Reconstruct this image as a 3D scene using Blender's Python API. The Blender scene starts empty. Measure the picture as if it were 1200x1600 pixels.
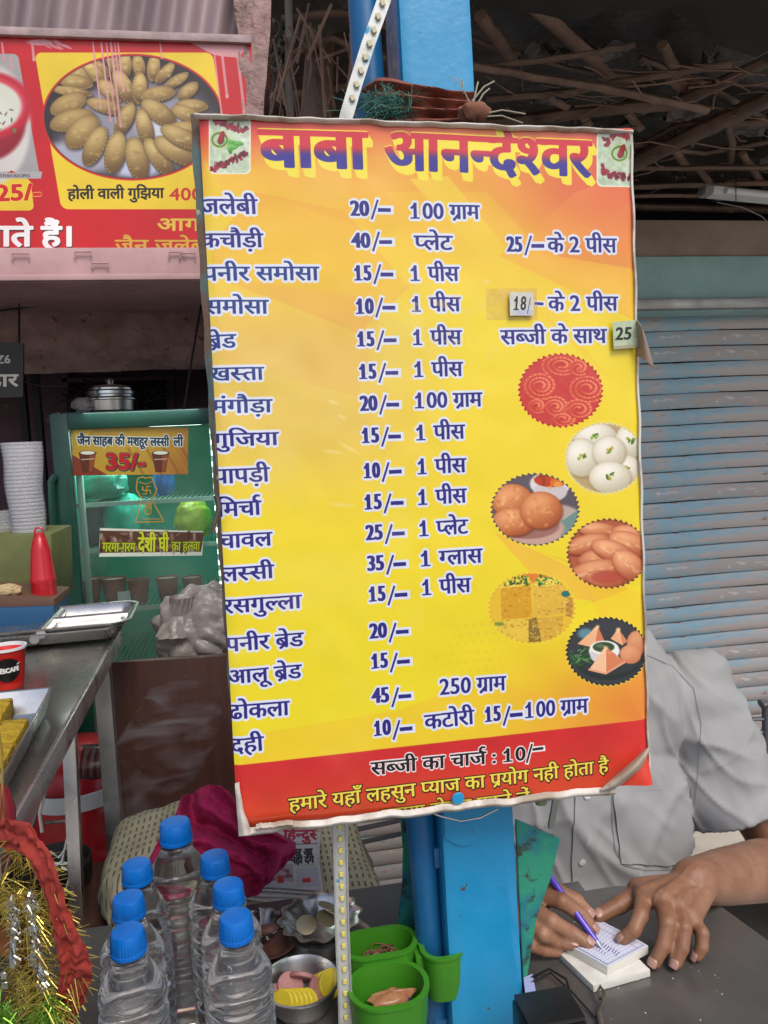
import bpy, bmesh, math, random
import numpy as np
from mathutils import Vector, Matrix
random.seed(7); RNG = np.random.RandomState(7)
sc = bpy.context.scene
COL = sc.collection
rad = math.radians
# ---------------------------------------------------------------- camera
CAM = Vector((0.0, 0.0, 1.42)); FPX = 1202.0
YAW, PITCH, ROLL = rad(10.0), rad(5.2), rad(2.6)
_f = Vector((math.sin(YAW)*math.cos(PITCH), math.cos(YAW)*math.cos(PITCH), -math.sin(PITCH)))
_r0 = Vector((math.cos(YAW), -math.sin(YAW), 0)); _u0 = _r0.cross(_f)
_r = _r0*math.cos(ROLL) - _u0*math.sin(ROLL); _u = _r0*math.sin(ROLL) + _u0*math.cos(ROLL)
cam_d = bpy.data.cameras.new('camera'); cam = bpy.data.objects.new('camera', cam_d); COL.objects.link(cam)
_m = Matrix.Identity(4)
for i in range(3):
    _m[i][0] = _r[i]; _m[i][1] = _u[i]; _m[i][2] = -_f[i]; _m[i][3] = CAM[i]
cam.matrix_world = _m
cam_d.sensor_fit = 'VERTICAL'; cam_d.sensor_height = 24; cam_d.lens = 24*FPX/1600
cam_d.clip_start = 0.02; cam_d.clip_end = 400
cam_d.dof.use_dof = False
sc.camera = cam
# ---------------------------------------------------------------- sky, sun, exposure
SUN_EL, SUN_AZ = rad(52), rad(-18)     # azimuth measured from -Y (the open street side) towards +X
sd = Vector((math.sin(-SUN_AZ)*math.cos(SUN_EL), -math.cos(SUN_AZ)*math.cos(SUN_EL), math.sin(SUN_EL)))
w = bpy.data.worlds.new('World'); sc.world = w; w.use_nodes = True
nt = w.node_tree; nt.nodes.clear()
sky = nt.nodes.new('ShaderNodeTexSky'); sky.sky_type = 'NISHITA'; sky.sun_disc = False
sky.sun_elevation = SUN_EL; sky.sun_rotation = math.atan2(sd.x, sd.y); sky.dust_density = 3.0; sky.air_density = 1.0; sky.ozone_density = 0.6
bg = nt.nodes.new('ShaderNodeBackground'); bg.inputs[1].default_value = 0.15
wo = nt.nodes.new('ShaderNodeOutputWorld')
nt.links.new(sky.outputs[0], bg.inputs[0]); nt.links.new(bg.outputs[0], wo.inputs[0])
sl = bpy.data.lights.new('sun', 'SUN'); sl.energy = 1.5; sl.angle = rad(25); sl.color = (1, .95, .88)
so = bpy.data.objects.new('sun', sl); COL.objects.link(so)
so.rotation_euler = sd.to_track_quat('Z', 'Y').to_euler(); so.location = (0, -3, 6)
sc.view_settings.view_transform = 'Standard'; sc.view_settings.look = 'None'
sc.view_settings.gamma = 1; sc.view_settings.use_curve_mapping = False
sc.view_settings.exposure = 0.3
try:
    sc.cycles.max_bounces = 10; sc.cycles.transparent_max_bounces = 16; sc.cycles.transmission_bounces = 10
    sc.cycles.use_denoising = True; sc.cycles.sample_clamp_indirect = 4
    sc.cycles.caustics_refractive = False; sc.cycles.caustics_reflective = False
except Exception: pass

# ---------------------------------------------------------------- survey helpers
def ray(u, v):
    d = _r*((u-600)/FPX) - _u*((v-800)/FPX) + _f
    return d
def P(u, v, Y):
    d = ray(u, v); return CAM + d*(Y/d.y)
def PZ(u, v, z):
    d = ray(u, v); return CAM + d*((z-CAM.z)/d.z)
def px(p):
    q = Vector(p)-CAM; z = q.dot(_f); return (600+FPX*q.dot(_r)/z, 800-FPX*q.dot(_u)/z)

# ---------------------------------------------------------------- mesh helpers
class G:
    def __init__(s): s.v = []; s.f = []; s.uv = None
    def add(s, vs, fs):
        n = len(s.v); s.v += [tuple(p) for p in vs]; s.f += [tuple(i+n for i in f) for f in fs]; return s
    def box(s, c, size, rot=None):
        c = Vector(c); x, y, z = [a/2 for a in size]
        vs = [Vector((a, b, d)) for a in (-x, x) for b in (-y, y) for d in (-z, z)]
        if rot is not None: vs = [rot @ p for p in vs]
        return s.add([p+c for p in vs], [(0,1,3,2),(4,6,7,5),(0,4,5,1),(2,3,7,6),(0,2,6,4),(1,5,7,3)])
    def bar(s, a, b, w, t, up=(0,0,1)):       # box from a to b, w across, t thick
        a = Vector(a); b = Vector(b); d = (b-a); L = d.length; d.normalize()
        sx = d.cross(Vector(up)); 
        if sx.length < 1e-4: sx = d.cross(Vector((1,0,0)))
        sx.normalize(); sy = sx.cross(d)
        vs = [q + sx*(i*w/2) + sy*(j*t/2) for q in (a, b) for i in (-1, 1) for j in (-1, 1)]
        return s.add(vs, [(0,1,3,2),(4,6,7,5),(0,4,5,1),(2,3,7,6),(0,2,6,4),(1,5,7,3)])
    def tube(s, pts, r, n=8, cap=True, flat=1.0, up=None):
        pts = [Vector(p) for p in pts]; m = len(pts)
        rs = r if isinstance(r, (list, tuple)) else [r]*m
        prev = None; rings = []
        for i, p in enumerate(pts):
            d = (pts[min(i+1, m-1)]-pts[max(i-1, 0)]).normalized()
            if prev is None:
                a = d.cross(Vector(up) if up else (Vector((0,0,1)) if abs(d.z) < .9 else Vector((1,0,0))))
            else: a = prev - d*prev.dot(d)
            a.normalize(); prev = a; b = d.cross(a)
            rings.append([p + a*(rs[i]*math.cos(2*math.pi*k/n)) + b*(rs[i]*flat*math.sin(2*math.pi*k/n)) for k in range(n)])
        vs = [q for ring in rings for q in ring]
        fs = [(i*n+k, i*n+(k+1) % n, (i+1)*n+(k+1) % n, (i+1)*n+k) for i in range(m-1) for k in range(n)]
        if cap: fs += [tuple(range(n))[::-1], tuple((m-1)*n+k for k in range(n))]
        return s.add(vs, fs)
    def lathe(s, prof, c=(0,0,0), n=24, ax=None, cap0=True, cap1=True, fn=None):
        # prof: (r, z) pairs; ax: rotation matrix; fn(k_angle, r, z)->r for non-round sections
        c = Vector(c); vs = []
        for (r, z) in prof:
            for k in range(n):
                a = 2*math.pi*k/n; rr = fn(a, r, z) if fn else r
                q = Vector((rr*math.cos(a), rr*math.sin(a), z))
                if ax is not None: q = ax @ q
                vs.append(q+c)
        m = len(prof)
        fs = [(i*n+k, i*n+(k+1) % n, (i+1)*n+(k+1) % n, (i+1)*n+k) for i in range(m-1) for k in range(n)]
        if cap0 and prof[0][0] > 0: fs.append(tuple(range(n))[::-1])
        if cap1 and prof[-1][0] > 0: fs.append(tuple((m-1)*n+k for k in range(n)))
        return s.add(vs, fs)
    def prism(s, poly, d):                     # poly: 3D points, d: thickness vector
        n = len(poly); d = Vector(d); a = [Vector(p) for p in poly]
        vs = a + [p+d for p in a]
        fs = [tuple(range(n))[::-1], tuple(range(n, 2*n))] + [(k, (k+1) % n, n+(k+1) % n, n+k) for k in range(n)]
        return s.add(vs, fs)
    def grid(s, fn, nx, ny, uv=False):
        n0 = len(s.v)
        vs = [fn(i/nx, j/ny) for j in range(ny+1) for i in range(nx+1)]
        fs = [(j*(nx+1)+i, j*(nx+1)+i+1, (j+1)*(nx+1)+i+1, (j+1)*(nx+1)+i) for j in range(ny) for i in range(nx)]
        s.add(vs, fs)
        if uv: s.uv = {n0+j*(nx+1)+i: (i/nx, 1-j/ny) for j in range(ny+1) for i in range(nx+1)}
        return s
    def sheet(s, fn, nx, ny, th):              # closed thin sheet with real thickness, fn(s,t)->point
        A = [[Vector(fn(i/nx, j/ny)) for i in range(nx+1)] for j in range(ny+1)]
        def nrm(i, j):
            a = A[j][min(i+1, nx)]-A[j][max(i-1, 0)]; b = A[min(j+1, ny)][i]-A[max(j-1, 0)][i]
            q = a.cross(b); return q.normalized() if q.length > 1e-9 else Vector((0,0,1))
        B = [[A[j][i]+nrm(i, j)*th for i in range(nx+1)] for j in range(ny+1)]
        W = nx+1; N = W*(ny+1)
        vs = [p for r in A for p in r]+[p for r in B for p in r]
        fs = []
        for j in range(ny):
            for i in range(nx):
                a = j*W+i; fs += [(a, a+W, a+W+1, a+1), (N+a, N+a+1, N+a+W+1, N+a+W)]
        for i in range(nx): fs += [(i, i+1, N+i+1, N+i), (ny*W+i+1, ny*W+i, N+ny*W+i, N+ny*W+i+1)]
        for j in range(ny): fs += [((j+1)*W, j*W, N+j*W, N+(j+1)*W), (j*W+nx, (j+1)*W+nx, N+(j+1)*W+nx, N+j*W+nx)]
        return s.add(vs, fs)

def world_origin(o):
    p = Vector((0,0,0))
    while o is not None: p += o.location; o = o.parent
    return p
def tag(o, label=None, cat=None, group=None, kind=None):
    if label: o['label'] = label
    if cat: o['category'] = cat
    if group: o['group'] = group
    if kind: o['kind'] = kind
    return o
def thing(name, loc, label, cat, group=None):
    o = bpy.data.objects.new(name, None); o.location = loc; o.empty_display_size = .02; COL.objects.link(o)
    return tag(o, label, cat, group)
def obj(name, g, mat, parent=None, smooth=True, ang=40, bev=0, seg=2, recalc=True):
    me = bpy.data.meshes.new(name)
    me.from_pydata([tuple(p) for p in g.v], [], g.f)
    if g.uv:
        ul = me.uv_layers.new(name='UVMap')
        for lp in me.loops: ul.data[lp.index].uv = g.uv.get(lp.vertex_index, (0, 0))
    if recalc or bev:
        bm = bmesh.new(); bm.from_mesh(me)
        if recalc: bmesh.ops.recalc_face_normals(bm, faces=bm.faces)
        if bev:
            es = [e for e in bm.edges if len(e.link_faces) == 2 and e.calc_face_angle(0) > rad(30)]
            bmesh.ops.bevel(bm, geom=es, offset=bev, segments=seg, affect='EDGES', profile=.6)
        bm.to_mesh(me); bm.free()
    if parent is not None: org = world_origin(parent)
    else:
        vs = [v.co for v in me.vertices]
        org = Vector(((min(v.x for v in vs)+max(v.x for v in vs))/2, (min(v.y for v in vs)+max(v.y for v in vs))/2, min(v.z for v in vs)))
    me.transform(Matrix.Translation(-org))
    o = bpy.data.objects.new(name, me); COL.objects.link(o)
    if parent is not None: o.parent = parent
    else: o.location = org
    if smooth:
        for p in me.polygons: p.use_smooth = True
        me.set_sharp_from_angle(angle=rad(ang))
    if mat is not None: me.materials.append(mat)
    return o
def copy_tree(o, parent=None):
    c = o.copy(); COL.objects.link(c); c.parent = parent
    for ch in [q for q in o.children]: copy_tree(ch, c)
    return c
def mod_apply(o):
    dg = bpy.context.evaluated_depsgraph_get(); dg.update()
    me = bpy.data.meshes.new_from_object(o.evaluated_get(dg)); o.modifiers.clear(); old = o.data; o.data = me
    return o

# ---------------------------------------------------------------- materials
def M(name, col, rough=.5, metal=0, col2=None, scale=18, lo=.35, hi=.65, bump=0, bscale=60, stretch=(1,1,1),
      col3=None, s3=6, lo3=.6, hi3=.7, rvar=0, spec=.5, trans=0, ior=1.45, alpha=1, sub=0, subr=(.01,.004,.002), coat=0, emit=None, detail=6, bdist=.002):
    m = bpy.data.materials.new(name); m.use_nodes = True; n = m.node_tree.nodes; L = m.node_tree.links
    b = n['Principled BSDF']; c4 = lambda c: (c[0], c[1], c[2], 1)
    b.inputs['Base Color'].default_value = c4(col); b.inputs['Roughness'].default_value = rough
    b.inputs['Metallic'].default_value = metal; b.inputs['Specular IOR Level'].default_value = spec
    b.inputs['Transmission Weight'].default_value = trans; b.inputs['IOR'].default_value = ior
    b.inputs['Alpha'].default_value = alpha; b.inputs['Coat Weight'].default_value = coat
    if sub: b.inputs['Subsurface Weight'].default_value = sub; b.inputs['Subsurface Radius'].default_value = subr; b.inputs['Subsurface Scale'].default_value = 1
    if emit: b.inputs['Emission Color'].default_value = c4(emit[0]); b.inputs['Emission Strength'].default_value = emit[1]
    tc = n.new('ShaderNodeTexCoord'); mp = n.new('ShaderNodeMapping'); mp.inputs['Scale'].default_value = stretch
    L.new(tc.outputs['Object'], mp.inputs[0])
    def noise(s, d=detail):
        q = n.new('ShaderNodeTexNoise'); q.inputs['Scale'].default_value = s; q.inputs['Detail'].default_value = d
        q.inputs['Roughness'].default_value = .6; L.new(mp.outputs[0], q.inputs['Vector']); return q
    def ramp(src, a, z, c0, c1):
        r = n.new('ShaderNodeMapRange'); r.inputs[1].default_value = a; r.inputs[2].default_value = z
        L.new(src, r.inputs[0]); x = n.new('ShaderNodeMix'); x.data_type = 'RGBA'; L.new(r.outputs[0], x.inputs[0])
        if isinstance(c0, tuple): x.inputs[6].default_value = c4(c0)
        else: L.new(c0, x.inputs[6])
        x.inputs[7].default_value = c4(c1); return x.outputs[2]
    out = col
    if col2: out = ramp(noise(scale).outputs[0], lo, hi, col, col2)
    if col3: out = ramp(noise(s3).outputs[0], lo3, hi3, out, col3)
    if not isinstance(out, tuple): L.new(out, b.inputs['Base Color'])
    if rvar:
        q = n.new('ShaderNodeMapRange'); q.inputs[1].default_value = .3; q.inputs[2].default_value = .7
        q.inputs[3].default_value = max(0, rough-rvar); q.inputs[4].default_value = min(1, rough+rvar)
        L.new(noise(scale*1.7).outputs[0], q.inputs[0]); L.new(q.outputs[0], b.inputs['Roughness'])
    if bump:
        q = n.new('ShaderNodeBump'); q.inputs['Strength'].default_value = bump; q.inputs['Distance'].default_value = bdist
        L.new(noise(bscale).outputs[0], q.inputs['Height']); L.new(q.outputs[0], b.inputs['Normal'])
    return m
def img_mat(name, im, rough=.35, bump=0, bscale=25, coat=0, alpha=1):
    m = bpy.data.materials.new(name); m.use_nodes = True; n = m.node_tree.nodes; L = m.node_tree.links
    b = n['Principled BSDF']; t = n.new('ShaderNodeTexImage'); t.image = im; t.extension = 'EXTEND'
    L.new(t.outputs[0], b.inputs['Base Color']); b.inputs['Roughness'].default_value = rough; b.inputs['Coat Weight'].default_value = coat
    if alpha == 'img': L.new(t.outputs[1], b.inputs['Alpha'])
    if bump:
        tc = n.new('ShaderNodeTexCoord'); q = n.new('ShaderNodeTexNoise'); q.inputs['Scale'].default_value = bscale; q.inputs['Detail'].default_value = 5
        L.new(tc.outputs['Object'], q.inputs['Vector']); bb = n.new('ShaderNodeBump'); bb.inputs['Strength'].default_value = bump; bb.inputs['Distance'].default_value = .002
        L.new(q.outputs[0], bb.inputs['Height']); L.new(bb.outputs[0], b.inputs['Normal'])
    return m
# ================================================================ printing press: flat print drawn in numpy
def homog(src, dst):
    A = []; 
    for (x, y), (u, v) in zip(src, dst):
        A.append([x, y, 1, 0, 0, 0, -u*x, -u*y]); A.append([0, 0, 0, x, y, 1, -v*x, -v*y])
    B = np.array([c for d in dst for c in d], float)
    h = np.linalg.solve(np.array(A, float), B); return np.append(h, 1).reshape(3, 3)
def happ(H, x, y):
    x = np.asarray(x, float); y = np.asarray(y, float)
    d = H[2,0]*x+H[2,1]*y+H[2,2]; return (H[0,0]*x+H[0,1]*y+H[0,2])/d, (H[1,0]*x+H[1,1]*y+H[1,2])/d

_gc = {}
def glyph(ch):
    """outline edges and advance of one character of the built-in font"""
    if ch in _gc: return _gc[ch]
    def me_of(s):
        cu = bpy.data.curves.new('t', 'FONT'); cu.body = s; cu.resolution_u = 4
        ob = bpy.data.objects.new('t', cu); COL.objects.link(ob)
        dg = bpy.context.evaluated_depsgraph_get(); dg.update()
        me = ob.evaluated_get(dg).to_mesh()
        vs = np.array([v.co[:2] for v in me.vertices]) if len(me.vertices) else np.zeros((0, 2))
        cnt = {}
        for p in me.polygons:
            for e in p.edge_keys: cnt[e] = cnt.get(e, 0)+1
        ed = np.array([e for e, c in cnt.items() if c == 1], int).reshape(-1, 2)
        ob.evaluated_get(dg).to_mesh_clear(); bpy.data.objects.remove(ob); bpy.data.curves.remove(cu)
        return vs, ed
    vs, ed = me_of(ch); v2, _ = me_of(ch+'|'); v0, _ = me_of('|')
    adv = float(v2[:, 0].max()-v0[:, 0].max()) if ch not in 'ि' else 0.259
    _gc[ch] = (vs[ed] if len(ed) else np.zeros((0, 2, 2)), adv); return _gc[ch]
def seg_poly(pts, w):
    """thick polyline as list of closed quads (edges)"""
    out = []
    for (a, b) in zip(pts[:-1], pts[1:]):
        a = np.array(a, float); b = np.array(b, float); d = (b-a)/np.linalg.norm(b-a); n = np.array([-d[1], d[0]])*w/2; e = d*w*.25
        q = [a+n-e, b+n+e, b-n+e, a-n-e]; out.append(np.array([[q[i], q[(i+1) % 4]] for i in range(4)]))
    return out
BARL = .175  # distance from the end of a letter's advance to the left side of its right-hand stem
CONS = set('कखगघङचछजझञटठडढणतथदधनपफबभमयरलवशषसह\u095c')
def shape(text):
    """Devanagari text -> [(edge array, x offset, clip x or None)], total width"""
    cl = []; i = 0; n = len(text)
    text = text.replace('ड़', '\u095c')
    n = len(text)
    while i < n:
        c = text[i]
        if c in CONS:
            cons = []; j = i
            while j < n and text[j] in CONS:
                cons.append(text[j]); j += 1
                if j+1 < n and text[j] == '\u094d' and text[j+1] in CONS: j += 1
                else: break
            marks = []
            while j < n and text[j] in 'ािीुूेैोौंँृ': marks.append(text[j]); j += 1
            cl.append((cons, marks)); i = j
        else: cl.append(([c], [])); i += 1
    out = []; x = 0.0
    for cons, marks in cl:
        reph = len(cons) > 1 and cons[0] == 'र'
        if reph: cons = cons[1:]
        rak = len(cons) > 1 and cons[-1] == 'र'
        if rak: cons = cons[:-1]
        if 'ि' in marks: e, a = glyph('ि'); out.append((e, x, None)); x += a
        for k, c in enumerate(cons):
            e, a = glyph(c)
            if k < len(cons)-1: out.append((e, x, a-BARL)); x += a-BARL-.02
            else: out.append((e, x, None)); x += a
        bx = x-BARL+.04
        if rak: out += [(q, 0, None) for q in seg_poly([(bx, .2), (bx-.24, -.03)], .085)]
        for m in marks:
            if m == 'ि': continue
            if m == 'ृ': out += [(q, 0, None) for q in seg_poly([(bx, 0), (bx-.1, -.1), (bx+.02, -.18)], .07)]; continue
            e, a = glyph(m); dx = 0
            if m in 'ुू' and cons[-1] in 'हरद': dx = -.02
            out.append((e, x+dx, None)); x += a
        if reph:
            bx = x-BARL+.05; out += [(q, 0, None) for q in seg_poly([(bx, .6), (bx-.13, .68), (bx-.12, .80), (bx-.03, .87), (bx+.07, .85)], .075)]
        if cons[0] == '1':
            ax = x-a; xs = glyph('1')[0][..., 0].max()+ax; out += [(q, 0, None) for q in seg_poly([(xs-.24, .02), (xs+.12, .02)], .05)+seg_poly([(xs-.22, .46), (xs-.05, .6)], .07)]; x += .08
        if cons[0] not in CONS and cons[0] != ' ': x += .02
    return out, x
def fill(edges, X0, Y0, w, h):
    """even-odd fill of edge array (N,2,2) on a w*h pixel window starting at X0,Y0"""
    acc = np.zeros((h, w+1), np.int32)
    a = edges[:, 0]; b = edges[:, 1]
    ylo = np.minimum(a[:, 1], b[:, 1]); yhi = np.maximum(a[:, 1], b[:, 1])
    r0 = np.clip(np.ceil(ylo-Y0-.5), 0, h).astype(int); r1 = np.clip(np.ceil(yhi-Y0-.5), 0, h).astype(int)
    for k in np.nonzero(r1 > r0)[0]:
        rows = np.arange(r0[k], r1[k]); y = rows+Y0+.5
        x = a[k, 0]+(y-a[k, 1])*(b[k, 0]-a[k, 0])/(b[k, 1]-a[k, 1])
        c = np.clip(np.ceil(x-X0-.5), 0, w).astype(int); np.add.at(acc, (rows, c), 1)
    return (np.cumsum(acc, 1)[:, :w] & 1).astype(np.float32)
def dilate(m, rx, ry):
    if rx < .3 and ry < .3: return m
    h, w = m.shape; K = int(math.ceil(max(rx, ry)))+1
    yy, xx = np.mgrid[-K:K+1, -K:K+1]; k = ((xx/max(rx, .5))**2+(yy/max(ry, .5))**2 <= 1).astype(np.float32)
    H, W = h+2*K, w+2*K
    c = np.fft.irfft2(np.fft.rfft2(m, (H, W))*np.fft.rfft2(k, (H, W)), (H, W))[K:K+h, K:K+w]
    return (c > .5).astype(np.float32)
def vnoise(h, w, cell, seed=0, oct=3):
    r = np.random.RandomState(seed); out = np.zeros((h, w), np.float32); amp = 1; tot = 0
    for o in range(oct):
        c = max(2.0, cell/2**o); gh, gw = int(h/c)+3, int(w/c)+3; g = r.rand(gh, gw).astype(np.float32)
        y = np.arange(h)/c; x = np.arange(w)/c; yi = y.astype(int); xi = x.astype(int)
        fy = (y-yi)[:, None]; fx = (x-xi)[None]; fy = fy*fy*(3-2*fy); fx = fx*fx*(3-2*fx)
        A = g[yi][:, xi]; B = g[yi][:, xi+1]; C = g[yi+1][:, xi]; D = g[yi+1][:, xi+1]
        out += amp*((A*(1-fx)+B*fx)*(1-fy)+(C*(1-fx)+D*fx)*fy); tot += amp; amp *= .5
    return out/tot
def sstep(x, a, b): t = np.clip((x-a)/(b-a), 0, 1); return t*t*(3-2*t)
class Canvas:
    """a sheet to print on; quad = where its corners lie in survey coordinates"""
    def __init__(s, w, h, quad, bow=0):
        s.w, s.h = w, h; s.H = homog([(0, 0), (1, 0), (1, 1), (0, 1)], quad); s.Hi = np.linalg.inv(s.H)
        s.a = np.zeros((h, w, 4), np.float32); s.a[..., 3] = 1
        yy, xx = np.mgrid[0:h, 0:w]; s.U, s.V = happ(s.H, (xx+.5)/w, (yy+.5)/h); s.bow = bow
        s.pxs = w/np.hypot(quad[1][0]-quad[0][0], quad[1][1]-quad[0][1])
        s.seed = 1
    def xy(s, u, v): x, y = happ(s.Hi, u, v); return x*s.w, y*s.h
    def over(s, sl, al, col):
        al = np.clip(al, 0, 1)[..., None]; r = s.a[sl]; c = np.asarray(col, np.float32)
        r[..., :3] = r[..., :3]*(1-al)+c*al; r[..., 3:] = np.maximum(r[..., 3:], al)
    def reg(s, u0, v0, u1, v1):
        X, Y = s.xy(np.array([u0, u1, u1, u0]), np.array([v0, v0, v1, v1]))
        x0, x1 = int(max(0, X.min()-2)), int(min(s.w, X.max()+2)); y0, y1 = int(max(0, Y.min()-2)), int(min(s.h, Y.max()+2))
        sl = (slice(y0, max(y0+1, y1)), slice(x0, max(x0+1, x1))); return sl, s.U[sl], s.V[sl]
    def noise(s, sl, cell): s.seed += 1; h, w = s.U[sl].shape; return vnoise(h, w, cell*s.pxs, s.seed)
    def text(s, t, p0, p1, hb, col, layers=(), bold=(.9, .5), grad=None, slant=0):
        """t set from p0 to p1 (baseline), hb = headline height; layers = [(rx,ry,dx,dy,col)] drawn first, radii in survey px"""
        gl, W = shape(t); (x0, y0), (x1, y1) = s.xy(*p0), s.xy(*p1)
        xh, yh = s.xy(p0[0], p0[1]-hb); ex = np.array([x1-x0, y1-y0])/W; k = np.hypot(xh-x0, yh-y0)/.622
        nx = np.array([-(y1-y0), (x1-x0)]); nx = nx/np.linalg.norm(nx); ey = -nx*k
        if slant: ey = ey+ex/np.linalg.norm(ex)*k*slant
        pad = 2+max([bold[0]]+[max(l[0], l[1])+max(abs(l[2]), abs(l[3])) for l in layers])*s.pxs
        lo = np.array([min(x0, x1)-pad-.1*k, min(y0, y1)-1.0*k-pad]); hi = np.array([max(x0, x1)+pad+.1*k, max(y0, y1)+.35*k+pad])
        X0, Y0 = int(lo[0]), int(lo[1]); w, h = int(hi[0])-X0+1, int(hi[1])-Y0+1; SS = 2
        m = np.zeros((h*SS, w*SS), np.float32)
        for e, ox, clip in gl:
            if not len(e): continue
            e = e.copy(); q = np.empty_like(e)
            gx = e[..., 0]+ox
            q[..., 0] = x0+gx*ex[0]+e[..., 1]*ey[0]; q[..., 1] = y0+gx*ex[1]+e[..., 1]*ey[1]
            f = fill(q*SS, X0*SS, Y0*SS, w*SS, h*SS)
            if clip is not None:
                cx = (x0+(ox+clip)*ex[0]-X0)*SS; ci = int(max(0, cx)); yb = (y0+(ox+clip)*ex[1]+.54*ey[1]-Y0)*SS
                f[int(max(0, yb)):, ci:] = 0
            m = np.maximum(m, f)
        def down(q): return q.reshape(h, SS, w, SS).mean((1, 3))
        def put(al, c):
            ya, xa = max(0, Y0), max(0, X0); yb, xb = min(s.h, Y0+h), min(s.w, X0+w)
            if yb <= ya or xb <= xa: return
            c = np.asarray(c, np.float32)
            if c.ndim == 3: c = c[ya-Y0:yb-Y0, xa-X0:xb-X0]
            s.over((slice(ya, yb), slice(xa, xb)), al[ya-Y0:yb-Y0, xa-X0:xb-X0], c)
        for (rx, ry, dx, dy, c) in layers:
            steps = max(1, int(max(abs(dx), abs(dy))*s.pxs/2)); base = dilate(m, rx*s.pxs*SS, ry*s.pxs*SS); acc = base
            for q in range(1, steps+1):
                acc = np.maximum(acc, np.roll(np.roll(base, int(dy*s.pxs*SS*q/steps), 0), int(dx*s.pxs*SS*q/steps), 1))
            put(down(acc), c)
        m = dilate(m, bold[0]*s.pxs*SS, bold[1]*s.pxs*SS)
        if grad:
            (c0, c1, a, b) = grad; yy, xx = np.mgrid[0:h, 0:w]
            t_ = ((xx+X0-x0)*ey[0]+(yy+Y0-y0)*ey[1])/(k*k)
            t_ -= 0; g = sstep(t_/.622, a, b)[..., None]; col = np.array(c0)*(1-g)+np.array(c1)*g
        put(down(m), col)
    def poly(s, pts, col, al=1):
        X, Y = s.xy(np.array([p[0] for p in pts], float), np.array([p[1] for p in pts], float))
        x0, y0 = int(max(0, X.min()-1)), int(max(0, Y.min()-1)); x1, y1 = int(min(s.w, X.max()+2)), int(min(s.h, Y.max()+2))
        if x1 <= x0 or y1 <= y0: return
        q = np.stack([X, Y], 1)*2; e = np.stack([q, np.roll(q, -1, 0)], 1)
        f = fill(e, x0*2, y0*2, (x1-x0)*2, (y1-y0)*2).reshape(y1-y0, 2, x1-x0, 2).mean((1, 3))
        s.over((slice(y0, y1), slice(x0, x1)), f*al, col)
    def line(s, pts, wd, col, al=1):
        for a, b in zip(pts[:-1], pts[1:]):
            for q in seg_poly([a, b], wd): s.poly([e[0] for e in q], col, al)
    def ell(s, cx, cy, rx, ry, col, ang=0, soft=.08, al=1, shade=None):
        R = max(rx, ry)*1.15; sl, U, V = s.reg(cx-R, cy-R, cx+R, cy+R)
        if U.size == 0: return
        c, n = math.cos(ang), math.sin(ang); a = ((U-cx)*c+(V-cy)*n)/rx; b = (-(U-cx)*n+(V-cy)*c)/ry
        d = np.sqrt(a*a+b*b); m = 1-sstep(d, 1-soft, 1+soft)
        if shade is not None:   # shade = (light colour, dark colour): photographed roundness in the print
            t = np.clip(.5+.5*(-(U-cx)/rx*.35-(V-cy)/ry*.65), 0, 1)*np.sqrt(np.clip(1.1-d*d, 0, 1)); t = t[..., None]
            col = np.array(shade[1])*(1-t)+np.array(shade[0])*t
        s.over(sl, m*al, col)
    def image(s, name, keep=True):
        im = bpy.data.images.new(name, s.w, s.h, alpha=True)
        a = np.clip(s.a[::-1], 0, 1).astype(np.float32); im.pixels.foreach_set(a.ravel()); im.update(); im.pack()
        return im
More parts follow.
